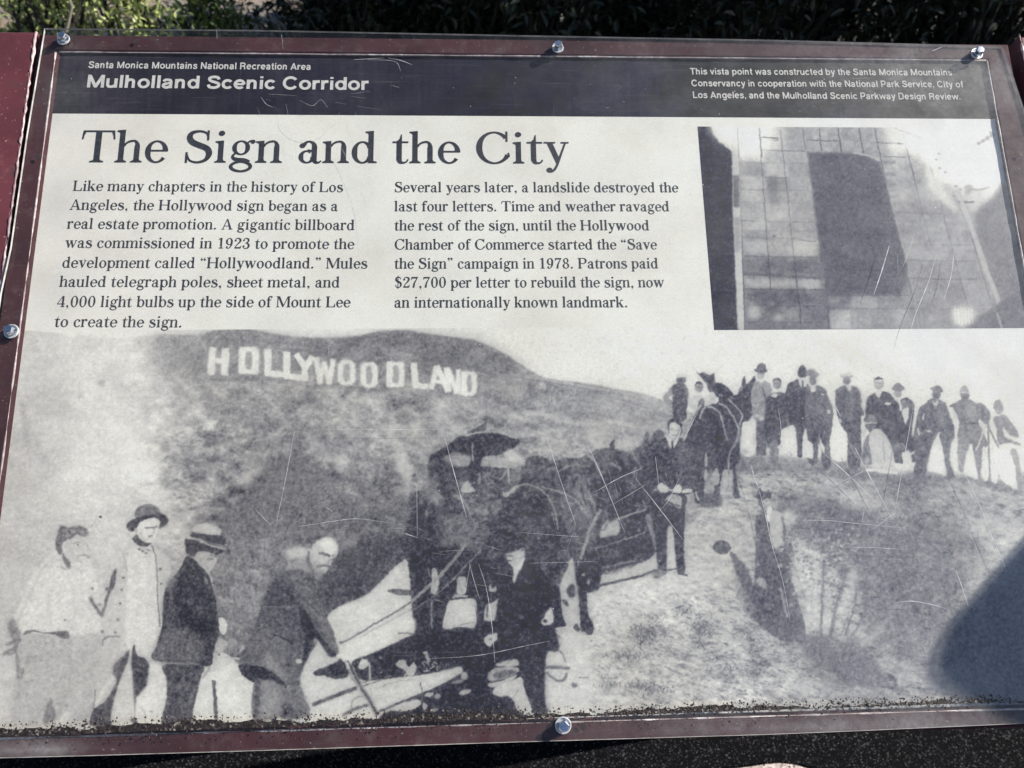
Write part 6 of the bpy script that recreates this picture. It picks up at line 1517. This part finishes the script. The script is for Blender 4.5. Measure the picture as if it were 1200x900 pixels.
# outer maroon rails, with a chipped edge along the gap
def rail(u0, u1, v0, v1, w1):
    vs, fs = panel_box(u0, u1, v0, v1, -0.03, w1, 0.002)
    return mesh_obj('side_rail', vs, fs, M['maroon'], sign)
RL = rail(-0.640, -0.4530, -0.345, 0.3535, 0.0030)
RR = rail(0.5275, 0.660, -0.345, 0.360, 0.0030)
bead([W3(-0.4538 + random.uniform(-.0006, .0006), v, 0.0026) for v in np.linspace(-0.34, 0.353, 150)], 0.0011, 'chipped_edge', M['chip'], RL, 0.7)
bead([W3(0.5282 + random.uniform(-.0012, .0012), v, 0.0027) for v in np.linspace(-0.34, 0.360, 110)], 0.0010, 'chipped_edge', M['chip'], RR, 0.8)
# backing pan and supports
vs, fs = panel_box(-0.4500, 0.5130, -0.2900, 0.3400, -0.022, -0.006); mesh_obj('backing_pan', vs, fs, M['dark_back'], sign)
for u in (-0.36, 0.42):
    for v in (0.225,):
        q = W3(u, v, -0.031)
        hw = 0.035
        vs = [(q[0] + sx * hw, q[1] + sy * hw, 0 if s < 0 else q[2] + sy * hw * math.tan(TILT)) for s in (-1, 1) for (sx, sy) in ((-1, -1), (1, -1), (1, 1), (-1, 1))]
        fs = [(0, 3, 2, 1), (4, 5, 6, 7)] + [(k, (k + 1) % 4, (k + 1) % 4 + 4, k + 4) for k in range(4)]
        mesh_obj('leg', vs, fs, M['maroon'], sign)
vs, fs = panel_box(-0.63, 0.65, 0.20, 0.26, -0.085, -0.0305); mesh_obj('cross_rail', vs, fs, M['maroon'], sign)

# the clear sheet: outline followed from its sawn, slightly bowed edges
CW = 0.0036; CT = 0.0022
edge_px = [(52, 33), (300, 35), (600, 41), (900, 46.5), (1176, 54), (1200, 127), (1240, 285), (1290, 480), (1340, 680), (1378, 841), (1200, 848), (1000, 857), (900, 861), (600, 870), (300, 880), (100, 886), (0, 888.5), (-72, 889), (-48, 700), (-22, 500), (0.5, 343), (12, 290), (31, 158)]
outl = [P(x, y, CW + CT) for x, y in edge_px]
n = len(outl)
# top and bottom skins as fine grids are not needed; the dusty glare film is carried on a grid skin above a plain body
nu, nv = 150, 100
uu, vv = np.meshgrid(np.linspace(-0.458, 0.524, nu), np.linspace(-0.2985, 0.3600, nv))
outl_a = np.array([(float(a), float(b2)) for a, b2 in outl])
bm = bmesh.new()
bv = [bm.verts.new(tuple(W3(a, b2, CW + CT))) for a, b2 in outl_a]
f = bm.faces.new(bv)
f.normal_update()
if f.normal.dot(Vector(N)) < 0: f.normal_flip()
for a in np.linspace(-0.45, 0.51, 82):
    bmesh.ops.bisect_plane(bm, geom=bm.verts[:] + bm.edges[:] + bm.faces[:], plane_co=tuple(W3(a, 0, 0)), plane_no=tuple(U))
for a in np.linspace(-0.29, 0.35, 60):
    bmesh.ops.bisect_plane(bm, geom=bm.verts[:] + bm.edges[:] + bm.faces[:], plane_co=tuple(W3(0, a, 0)), plane_no=tuple(V))
bm.faces.ensure_lookup_table()
top = list(bm.faces)
r_ = bmesh.ops.extrude_face_region(bm, geom=top)
newv = [x for x in r_['geom'] if isinstance(x, bmesh.types.BMVert)]
bmesh.ops.translate(bm, verts=newv, vec=tuple(-CT * N))
bmesh.ops.recalc_face_normals(bm, faces=bm.faces[:])
nN = Vector(N)
for fc in bm.faces:
    fc.material_index = 0 if abs(fc.normal.dot(nN)) > 0.5 else 1
me = bpy.data.meshes.new('clear_sheet'); bm.to_mesh(me); bm.free()
me.materials.append(M['clear']); me.materials.append(M['clear_edge'])
co = np.zeros(len(me.vertices) * 3, np.float32); me.vertices.foreach_get('co', co); co = co.reshape(-1, 3)
rel = co - CEN
pxs, pys = UVpx(rel @ U, rel @ V)
a = me.attributes.new('dust_glare', 'FLOAT', 'POINT')
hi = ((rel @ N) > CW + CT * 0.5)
# the dusty film and painted glare lie on the upper face only
a.data.foreach_set('value', (dust_glare_at(pxs, pys) * hi).astype(np.float32))
clear = bpy.data.objects.new('clear_sheet', me); C.objects.link(clear); clear.parent = sign
TOP = CW + CT

# scratches in the sheet
SCR = [([(1002, 525), (1020, 560), (1046, 609)], 1.6), ([(960, 527), (990, 553), (1030, 592)], 1.2), ([(1070, 478), (1058, 545), (1047, 607)], 1.3), ([(641, 512), (655, 557), (675, 616)], 1.3), ([(688, 520), (706, 560), (732, 624)], 1.4), ([(521, 512), (533, 557), (547, 607)], 1.3),
       ([(745, 561), (772, 595), (800, 632)], 1.2), ([(345, 506), (335, 560), (323, 617)], 1.0), ([(350, 617), (390, 611), (420, 608), (465, 614)], .9), ([(488.5, 568), (489, 630)], .8), ([(474, 625), (489, 630)], 1.0), ([(380, 503), (520, 503.5)], .7), ([(887, 566), (895, 595), (905, 640), (917, 680), (926, 728)], 1.1),
       ([(880, 545), (884, 560), (889, 572)], 1.4), ([(935, 609.5), (970, 610), (1000, 613), (1062, 619)], 1.0), ([(985, 641), (1020, 641.5), (1062, 644)], 1.0), ([(1048, 706), (1068, 704.5), (1090, 708), (1108, 713)], 1.5), ([(1152, 604), (1165, 635), (1180, 670)], 1.4), ([(1120, 668), (1128, 690), (1135, 712)], 1.4), ([(1124, 540), (1140, 575), (1155, 608)], 1.5),
       ([(1097, 298), (1088, 330), (1074, 365), (1064, 396)], 1.6), ([(1042, 288), (1034, 315), (1024, 345)], 2.4), ([(1118, 296), (1114, 325), (1106, 350)], 1.8), ([(1071, 273), (1066, 292), (1058, 312)], 1.2), ([(550, 660), (556, 682), (562, 702)], .8), ([(561, 661), (570, 690), (576, 728), (580, 776)], 1.0), ([(551, 662), (544, 700)], .8), ([(500, 772), (560, 768), (620, 756), (645, 751)], .7),
       ([(800, 518), (812, 494), (824, 468)], 1.0), ([(912, 478), (915, 500), (917, 530)], 1.0), ([(976, 470), (985, 488)], 1.2), ([(1010, 612), (1012, 600)], .8), ([(455, 68), (470, 71), (483, 76)], .9), ([(415, 70), (450, 68)], .7), ([(768, 535), (772, 568)], 1.1), ([(772, 600), (784, 585), (796, 560)], .8), ([(700, 575), (726, 560), (752, 549)], 1.3), ([(720, 590), (740, 578), (760, 566)], .9),
       ([(385, 405), (386, 420)], .6), ([(330, 40), (332, 58)], .5), ([(254, 34), (254.5, 46)], .6), ([(1092, 60), (1104, 55)], 1.4), ([(620, 660), (700, 658)], .6), ([(610, 624), (690, 630)], .6), ([(1053, 600), (1040, 607), (1024, 620)], .7), ([(985, 565), (1004, 556), (1020, 548)], .8), ([(390, 600), (376, 590)], .7), ([(300, 598), (318, 616)], .7), ([(335, 122), (340, 140), (352, 152), (372, 156), (390, 148), (398, 132)], .6), ([(306, 114), (312, 122), (320, 126)], .7), ([(352, 118), (366, 124), (376, 117), (384, 126)], .6), ([(392, 160), (412, 196), (428, 240), (434, 290)], .55), ([(430, 70), (462, 72), (470, 84)], .6)]
# fine scuffs in clusters
CL = [(1075, 340, 38, 55, -72, 42), (1060, 640, 80, 50, 8, 54), (700, 575, 60, 40, 65, 36), (395, 600, 70, 30, -10, 36), (1150, 590, 40, 60, 66, 30), (900, 115, 220, 20, 3, 14), (560, 640, 90, 40, 10, 30), (430, 110, 120, 15, 5, 9), (990, 560, 90, 40, 45, 30), (330, 150, 90, 40, 60, 15)]
for cx_, cy_, sx_, sy_, an_, n_ in CL:
    for k in range(n_):
        x, y = cx_ + random.gauss(0, sx_ * .6), cy_ + random.gauss(0, sy_ * .6)
        if not (70 < x < 1192 and 72 < y < 815): continue
        L_ = random.choice((5, 8, 14, 26)) * random.uniform(.6, 1.3); a1 = math.radians(an_ + random.gauss(0, 9 if random.random() < .75 else 50))
        SCR.append(([(x, y), (x + L_ * math.cos(a1), y + L_ * math.sin(a1))], random.choice((.14, .2, .26, .36))))
vs, fs = [], []
for pts, wd in SCR:
    pp = crom(pts, False, 8) if len(pts) > 2 else np.array([np.array(pts[0]) + (np.array(pts[1]) - pts[0]) * k / 6 for k in range(7)])
    prev = None
    for k, (x, y) in enumerate(pp):
        d = pp[min(k + 1, len(pp) - 1)] - pp[max(k - 1, 0)]; d = np.array([-d[1], d[0]]) / (np.linalg.norm(d) + 1e-9)
        ww = wd * 0.24 * (0.35 + 0.65 * math.sin(math.pi * min(1, max(0.06, k / (len(pp) - 1))))) * random.uniform(.7, 1.15)
        for s in (-1, 1):
            a_, b_ = P(x + d[0] * ww * s, y + d[1] * ww * s, TOP)
            vs.append(W3(float(a_), float(b_), TOP + 0.00018))
        if prev is not None: fs.append((prev, prev + 1, len(vs) - 1, len(vs) - 2))
        prev = len(vs) - 2
# chips and specks
for k in range(420):
    x, y = random.uniform(60, 1195), random.uniform(70, 830)
    if random.random() < .5: x = random.uniform(600, 1195)
    r = random.choice((.2, .25, .3, .35, .6)) * random.uniform(.7, 1.3)
    i0 = len(vs); ph_ = random.uniform(0, 6)
    for q in range(5):
        a_, b_ = P(x + r * math.cos(ph_ + q * 1.257), y + r * math.sin(ph_ + q * 1.257) * random.uniform(.5, 1), TOP)
        vs.append(W3(float(a_), float(b_), TOP + 0.00018))
    fs.append(tuple(range(i0, i0 + 5)))
so = mesh_obj('scratch_marks', vs, fs, M['scratch'], clear); so['kind'] = 'stuff'

# bolts with washers, and old screw holes
def bolt(x, y, s=1.0, rot=0.3, lean=0.0):
    u, v = [float(q) for q in P(x, y, TOP + 0.004)]
    def ringv(prof, n, rot=0.0, dome=False):
        vs, fs = [], []
        for r, w in prof:
            for k in range(n):
                an = rot + 2 * math.pi * k / n
                vs.append(W3(u + r * math.cos(an) + lean * w, v + r * math.sin(an), TOP + w))
        for a in range(len(prof) - 1):
            for k in range(n): fs.append((a * n + k, a * n + (k + 1) % n, (a + 1) * n + (k + 1) % n, (a + 1) * n + k))
        fs.append(tuple((len(prof) - 1) * n + k for k in range(n)))
        return vs, fs
    vs, fs = ringv([(0.0050 * s, 0.0012), (0.0052 * s, 0.0020), (0.0052 * s, 0.0070), (0.0044 * s, 0.0078), (0.0001, 0.0079)], 6, rot)
    bo = mesh_obj('bolt', vs, fs, M['zinc'], sign)
    vs, fs = ringv([(0.0073 * s, 0.0001), (0.0076 * s, 0.0007), (0.0073 * s, 0.0015), (0.0064 * s, 0.0015), (0.0056 * s, 0.0005), (0.0034 * s, 0.0005)], 28)
    mesh_obj('washer', vs, fs, M['zinc_dull'], bo, smooth=False)
for q in ((72, 43.5, .80, .2, .2), (654, 53.5, .76, .5, 0), (1147, 60.5, .80, .1, 0), (10.5, 387, .86, .4, .1), (660.5, 851, .88, .25, 0)): bolt(*q)
for x, y in ((44, 184), (160, 47.5), (1080, 58.5), (1196, 181), (86, 45), (683, 851)):
    u, v = [float(q) for q in P(x, y, TOP)]
    vs = [W3(u + 0.0022 * math.cos(k * .5236), v + 0.0022 * math.sin(k * .5236), TOP + 0.0002) for k in range(12)]
    mesh_obj('screw_hole', vs, [tuple(range(12))], M['dark_back'], sign)

# grit caught along the bottom lip and strewn on the sheet
M['grit'], nt, b = newmat('grit')
p = geo_pos(nt)
vo = nt.nodes.new('ShaderNodeTexVoronoi'); vo.inputs['Scale'].default_value = 600; nt.links.new(p, vo.inputs['Vector'])
sep = nt.nodes.new('ShaderNodeSeparateColor'); nt.links.new(vo.outputs['Color'], sep.inputs[0])
nt.links.new(ramp(nt, sep.outputs[0], [(0.0, (0.008, 0.005, 0.005)), (0.6, (0.024, 0.016, 0.015)), (0.88, (0.05, 0.038, 0.034)), (0.992, (0.22, 0.20, 0.18))]), b.inputs['Base Color'])
b.inputs['Roughness'].default_value = 0.5
vs, fs = [], []
ico = [(0, 0, 1), (.89, 0, .45), (.28, .85, .45), (-.72, .53, .45), (-.72, -.53, .45), (.28, -.85, .45), (.72, .53, -.45), (-.28, .85, -.45), (-.89, 0, -.45), (-.28, -.85, -.45), (.72, -.53, -.45), (0, 0, -1)]
icf = [(0, 1, 2), (0, 2, 3), (0, 3, 4), (0, 4, 5), (0, 5, 1), (1, 6, 2), (2, 7, 3), (3, 8, 4), (4, 9, 5), (5, 10, 1), (6, 7, 2), (7, 8, 3), (8, 9, 4), (9, 10, 5), (10, 6, 1), (11, 7, 6), (11, 8, 7), (11, 9, 8), (11, 10, 9), (11, 6, 10)]
def grain(u, v, r):
    i0 = len(vs); sx, sy, sz = random.uniform(.7, 1.4), random.uniform(.7, 1.3), random.uniform(.5, 1)
    for x, y, z in ico: vs.append(W3(u + x * r * sx, v + y * r * sy, TOP + r * .3 + z * r * sz * .6))
    for f3 in icf: fs.append(tuple(i0 + q for q in f3))
ub = np.linspace(-14, 1200, 260)
i0 = len(vs)
for k, px in enumerate(ub):
    y0 = 863 - 0.0345 * px; y1 = 853 - 0.0280 * px + 2.2 * math.sin(px * .021) + 5 * max(0, (px - 1000) / 200) ** 2 + 2.2 * math.sin(px * .11) * math.sin(px * .037 + 1) + random.uniform(-1.3, 1.3)
    for y in (y0, y0 * .55 + y1 * .45, y1):
        u, v = P(px, y, TOP); vs.append(W3(float(u), float(v), TOP + (.0003 if y != y1 else .00012)))
for k in range(len(ub) - 1):
    for j in (0, 1): a0 = i0 + 3 * k + j; fs.append((a0, a0 + 3, a0 + 4, a0 + 1))
for k in range(3600):
    t = random.random()
    px = -10 + 1200 * t ** 1.05
    y0 = 862 - 0.0345 * px; y1 = 846 - 0.0265 * px
    q = random.random() ** 2.2
    if random.random() < .35 + .35 * math.sin(px * .035) * math.sin(px * .013 + 2): continue
    py = y0 + (y1 - y0) * q * 1.1 + random.gauss(0, .9)
    u, v = P(px, py, TOP); grain(float(u), float(v), random.choice((.0004, .0005, .0006, .0007, .0010)) * random.uniform(.7, 1.2))
for k in range(240):
    px = random.gauss(470, 330); py = 862 - .0345 * px + random.uniform(2, 20) * random.random()
    if -5 < px < 1190:
        u, v = P(px, py, TOP); grain(float(u), float(v), random.uniform(.0004, .0009))
gr_o = mesh_obj('grit', vs, fs, M['grit'])
gr_o['kind'] = 'stuff'; gr_o['label'] = 'dark grit and crumbs caught along the bottom lip of the sign'; gr_o['category'] = 'grit'
# ------------------------------------------------------------------ plants behind the sign
def leaf_mat(name, c0, c1, c2, trans=0.25):
    m, nt, b = newmat(name)
    oi = nt.nodes.new('ShaderNodeObjectInfo')
    p = geo_pos(nt)
    n1 = noise(nt, 22, 2, 0.5, p)
    n2 = noise(nt, 140, 1, 0.5, p)
    c = mixc(nt, 0.35, ramp(nt, n1, [(0.3, c0), (0.5, c1), (0.7, c2)]), ramp(nt, n2, [(0.35, c0), (0.65, c2)]))
    nt.links.new(c, b.inputs['Base Color'])
    b.inputs['Roughness'].default_value = 0.45
    try: b.inputs['Transmission Weight'].default_value = 0.0
    except Exception: pass
    return m


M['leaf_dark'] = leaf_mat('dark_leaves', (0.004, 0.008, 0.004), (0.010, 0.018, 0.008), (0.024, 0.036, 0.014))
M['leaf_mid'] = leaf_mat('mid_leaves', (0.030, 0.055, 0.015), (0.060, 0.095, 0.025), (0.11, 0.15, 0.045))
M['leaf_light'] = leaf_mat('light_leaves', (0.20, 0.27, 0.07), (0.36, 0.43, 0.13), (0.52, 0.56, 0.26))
M['bark'], nt, b = newmat('bark')
p = geo_pos(nt)
nt.links.new(ramp(nt, noise(nt, 60, 4, 0.7, p), [(0.3, (0.012, 0.010, 0.008)), (0.7, (0.05, 0.042, 0.034))]), b.inputs['Base Color']); b.inputs['Roughness'].default_value = .9
M['dead_stem'], nt, b = newmat('dry_stem')
p = geo_pos(nt)
nt.links.new(ramp(nt, noise(nt, 60, 3, 0.7, p), [(0.3, (0.26, 0.22, 0.17)), (0.7, (0.46, 0.41, 0.34))]), b.inputs['Base Color']); b.inputs['Roughness'].default_value = .8


def add_leaf(vs, fs, c, d, up, L, Wd):
    """pointed leaf folded along its midrib"""
    d = d / (np.linalg.norm(d) + 1e-9); s = np.cross(d, up); s /= (np.linalg.norm(s) + 1e-9); n = np.cross(s, d)
    i = len(vs)
    vs.append(c); vs.append(c + d * L * .35 + s * Wd * .5 + n * Wd * .18); vs.append(c + d * L * .72 + s * Wd * .36 + n * Wd * .1)
    vs.append(c + d * L - n * L * .08); vs.append(c + d * L * .72 - s * Wd * .36 + n * Wd * .1); vs.append(c + d * L * .35 - s * Wd * .5 + n * Wd * .18)
    vs.append(c + d * L * .5 - n * Wd * .05)
    fs += [(i, i + 1, i + 6), (i + 1, i + 2, i + 6), (i + 2, i + 3, i + 6), (i + 3, i + 4, i + 6), (i + 4, i + 5, i + 6), (i + 5, i, i + 6)]


def tube(vs, fs, pts, r0, r1, seg=5):
    base = len(vs); n = len(pts)
    for a, q in enumerate(pts):
        q = np.array(q, float)
        t = np.array(pts[min(a + 1, n - 1)], float) - np.array(pts[max(a - 1, 0)], float); t /= (np.linalg.norm(t) + 1e-9)
        s = np.cross(t, [0.31, 0.9, 0.2]); s /= (np.linalg.norm(s) + 1e-9); e2 = np.cross(t, s)
        r = r0 + (r1 - r0) * a / (n - 1)
        for k in range(seg):
            an = 2 * math.pi * k / seg
            vs.append(q + s * r * math.cos(an) + e2 * r * math.sin(an))
    for a in range(n - 1):
        for k in range(seg): fs.append((base + a * seg + k, base + a * seg + (k + 1) % seg, base + (a + 1) * seg + (k + 1) % seg, base + (a + 1) * seg + k))


def shrub(x, y, rx, ry, h, nclump, nleaf, L, mat, seed, label, group, name='shrub', wild=0.25):
    g = np.random.default_rng(seed)
    z0 = ground_h(x, y)
    root = empty(name, label, name.split('_')[-1] if name != 'shrub' else 'shrub', (x, y, z0), group)
    fv, ff, sv, sf = [], [], [], []
    for k in range(nclump):
        a = g.uniform(0, 2 * math.pi); r = math.sqrt(g.random())
        zz = h * (0.04 + 0.96 * g.random() ** 1.15)
        rad = math.sqrt(max(0.05, 1 - (zz / h - .35) ** 2 / .55))
        tip = np.array([x + rx * r * rad * math.cos(a), y + ry * r * rad * math.sin(a), z0 + zz * (1 + g.normal() * .06)])
        b0 = np.array([x + g.normal() * .06, y + g.normal() * .06, z0 - 0.03])
        mid = b0 * .45 + tip * .55 + np.array([g.normal() * .08, g.normal() * .08, h * .1])
        pts = [b0, b0 * .6 + mid * .4, mid, tip * .75 + mid * .25, tip]
        if k % 3 == 0: tube(sv, sf, pts, 0.012, 0.003, 4)
        cl = L * g.uniform(2.0, 3.6)
        for q in range(nleaf):
            o = g.normal(size=3); o /= np.linalg.norm(o)
            c = tip + o * cl * g.random() ** .5 * np.array([1, 1, .8])
            d = o + g.normal(size=3) * .6 + np.array([0, 0, wild])
            add_leaf(fv, ff, c, d, np.array([g.normal() * .5, g.normal() * .5, 1.0]), L * g.uniform(.6, 1.25), L * g.uniform(.28, .5))
    mesh_obj('foliage', fv, ff, mat, root)
    mesh_obj('stems', sv, sf, M['bark'], root)
    return root


GRP = 'dark shrubs behind the sign'
spots = [(-0.42, 2.85, .48, .45, .92, 3), (0.12, 2.70, .58, .5, 1.30, 1), (1.05, 2.75, .62, .5, 1.9, 2), (2.0, 2.8, .62, .55, 2.0, 4), (-0.15, 3.6, .7, .6, 1.6, 6), (0.75, 3.6, .75, .6, 2.3, 7), (1.75, 3.7, .8, .6, 2.4, 5), (2.95, 3.2, .85, .7, 2.4, 9)]
lab = ['low dark leafy shrub at the left end of the shaded hedge', 'dark leafy shrub behind the middle of the sign', 'dark leafy shrub behind the right half of the sign', 'dark leafy shrub behind the top right corner of the sign',
       'taller dark shrub in the second row behind the left half of the sign', 'taller dark shrub in the second row behind the middle of the sign', 'taller dark shrub in the second row behind the right corner', 'broad dark shrub farthest to the right of the hedge']
for (x, y, rx, ry, h, sd), l_ in zip(spots, lab):
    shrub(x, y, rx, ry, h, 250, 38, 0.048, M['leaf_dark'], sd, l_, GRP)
# sunlit weeds at the left, over a bare bank
weeds = [(-1.56, 2.48, .20, .2, .90, 31, 'bright green weed clump in sunlight behind the top left corner of the sign'), (-1.25, 2.42, .18, .16, .80, 32, 'yellow green weed clump next to a dry stem behind the left of the sign'), (-1.95, 3.2, .22, .2, .50, 33, 'sparse green weed clump on the bare bank at the far left'),
         (-0.98, 2.52, .14, .14, .72, 34, 'shaded green weed clump between the dry stem and the dark hedge')]
for x, y, rx, ry, h, sd, l_ in weeds:
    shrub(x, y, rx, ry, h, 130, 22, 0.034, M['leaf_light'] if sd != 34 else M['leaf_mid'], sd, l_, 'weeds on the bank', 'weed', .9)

# unseen tree added to the right only to shade the hedge
def add_shade_tree(x, y, z, rx, rz, trunk_h, seed, label):
    g = np.random.default_rng(seed)
    root = empty('shade_tree', label, 'tree', (x, y, ground_h(x, y)))
    fv, ff, sv, sf = [], [], [], []
    tube(sv, sf, [(x, y, ground_h(x, y) - .1), (x + .05, y, trunk_h * .5), (x - .05, y + .05, trunk_h), (x, y, z)], .13, .05, 9)
    for k in range(190):
        o = g.normal(size=3); o /= np.linalg.norm(o); r = g.random() ** .4
        tip = np.array([x, y, z]) + o * r * np.array([rx, rx, rz])
        if k % 5 == 0: tube(sv, sf, [np.array([x, y, trunk_h]), np.array([x, y, z]) * .5 + tip * .5, tip], .03, .006, 4)
        for q in range(46):
            d = g.normal(size=3); d /= np.linalg.norm(d)
            add_leaf(fv, ff, tip + d * .34 * g.random() ** .5, d + g.normal(size=3) * .5, np.array([g.normal() * .5, g.normal() * .5, 1.]), .10 * g.uniform(.7, 1.3), .055)
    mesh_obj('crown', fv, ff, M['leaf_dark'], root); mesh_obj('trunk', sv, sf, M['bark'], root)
add_shade_tree(3.65, 3.3, 2.9, 1.7, 1.3, 1.4, 77, 'unseen tree added beyond the right end of the hedge to shade it')
# dry stem arching over the weeds
sv, sf = [], []
tube(sv, sf, [(-1.45, 2.25, .05), (-1.45, 2.25, .35), (-1.40, 2.22, .62), (-1.33, 2.22, .74), (-1.36, 2.24, .95)], .008, .004, 6)
st_o = mesh_obj('dry_stem', sv, sf, M['dead_stem'], smooth=True); st_o['label'] = 'pale dry bent stem standing among the weeds on the bank'; st_o['category'] = 'stem'
# ------------------------------------------------------------------ unseen square block added beside the sign only to cast a shadow on it
M['timber'], nt, b = newmat('shadow_caster_timber')
p = geo_pos(nt)
mp = node(nt, 'ShaderNodeMapping'); mp.inputs['Scale'].default_value = (60, 60, 4); nt.links.new(p, mp.inputs[0])
w1 = noise(nt, 1.0, 5, 0.65, mp.outputs[0])
nt.links.new(ramp(nt, w1, [(0.3, (0.10, 0.075, 0.055)), (0.55, (0.22, 0.18, 0.14)), (0.75, (0.33, 0.28, 0.23))]), b.inputs['Base Color'])
b.inputs['Roughness'].default_value = .85; bump(nt, w1, b, .5, .004)
tu, tv = [float(q) for q in P(1064, 782, TOP)]
tipw = W3(tu, tv, TOP) + 0.62 * SUN
ang = math.radians(-17); side = 0.21
e1 = np.array([math.cos(ang), math.sin(ang), 0]); e2 = np.array([math.sin(math.radians(28)), math.cos(math.radians(28)), 0])
base = np.array([tipw[0], tipw[1], 0]) ; htop = tipw[2]
def rsq(z, inset, rc):
    pts = []
    for (a_, b_), st_a in (((0, 0), 180), ((1, 0), 270), ((1, 1), 0), ((0, 1), 90)):
        ca = inset + rc if a_ == 0 else side - inset - rc; cb = inset + rc if b_ == 0 else side - inset - rc
        for k in range(6):
            t_ = math.radians(st_a + 18 * k)
            q = base + e1 * (ca + rc * math.cos(t_)) + e2 * (cb + rc * math.sin(t_)); pts.append((q[0], q[1], z))
    return pts
vs, fs = [], []
for z, ins, rc in ((0, 0, .033), (htop * .5, .001, .033), (htop - .010, 0, .035), (htop - .003, .003, .035), (htop, .008, .032)):
    vs += rsq(z, ins, rc)
for j in range(4):
    for k in range(24): fs.append((j * 24 + k, j * 24 + (k + 1) % 24, (j + 1) * 24 + (k + 1) % 24, (j + 1) * 24 + k))
fs.append(tuple(96 + k for k in range(24)))
po = mesh_obj('shadow_caster', vs, fs, M['timber'])
po['label'] = 'unseen square upright added right of the sign to cast a shadow on the panel'; po['category'] = 'post'
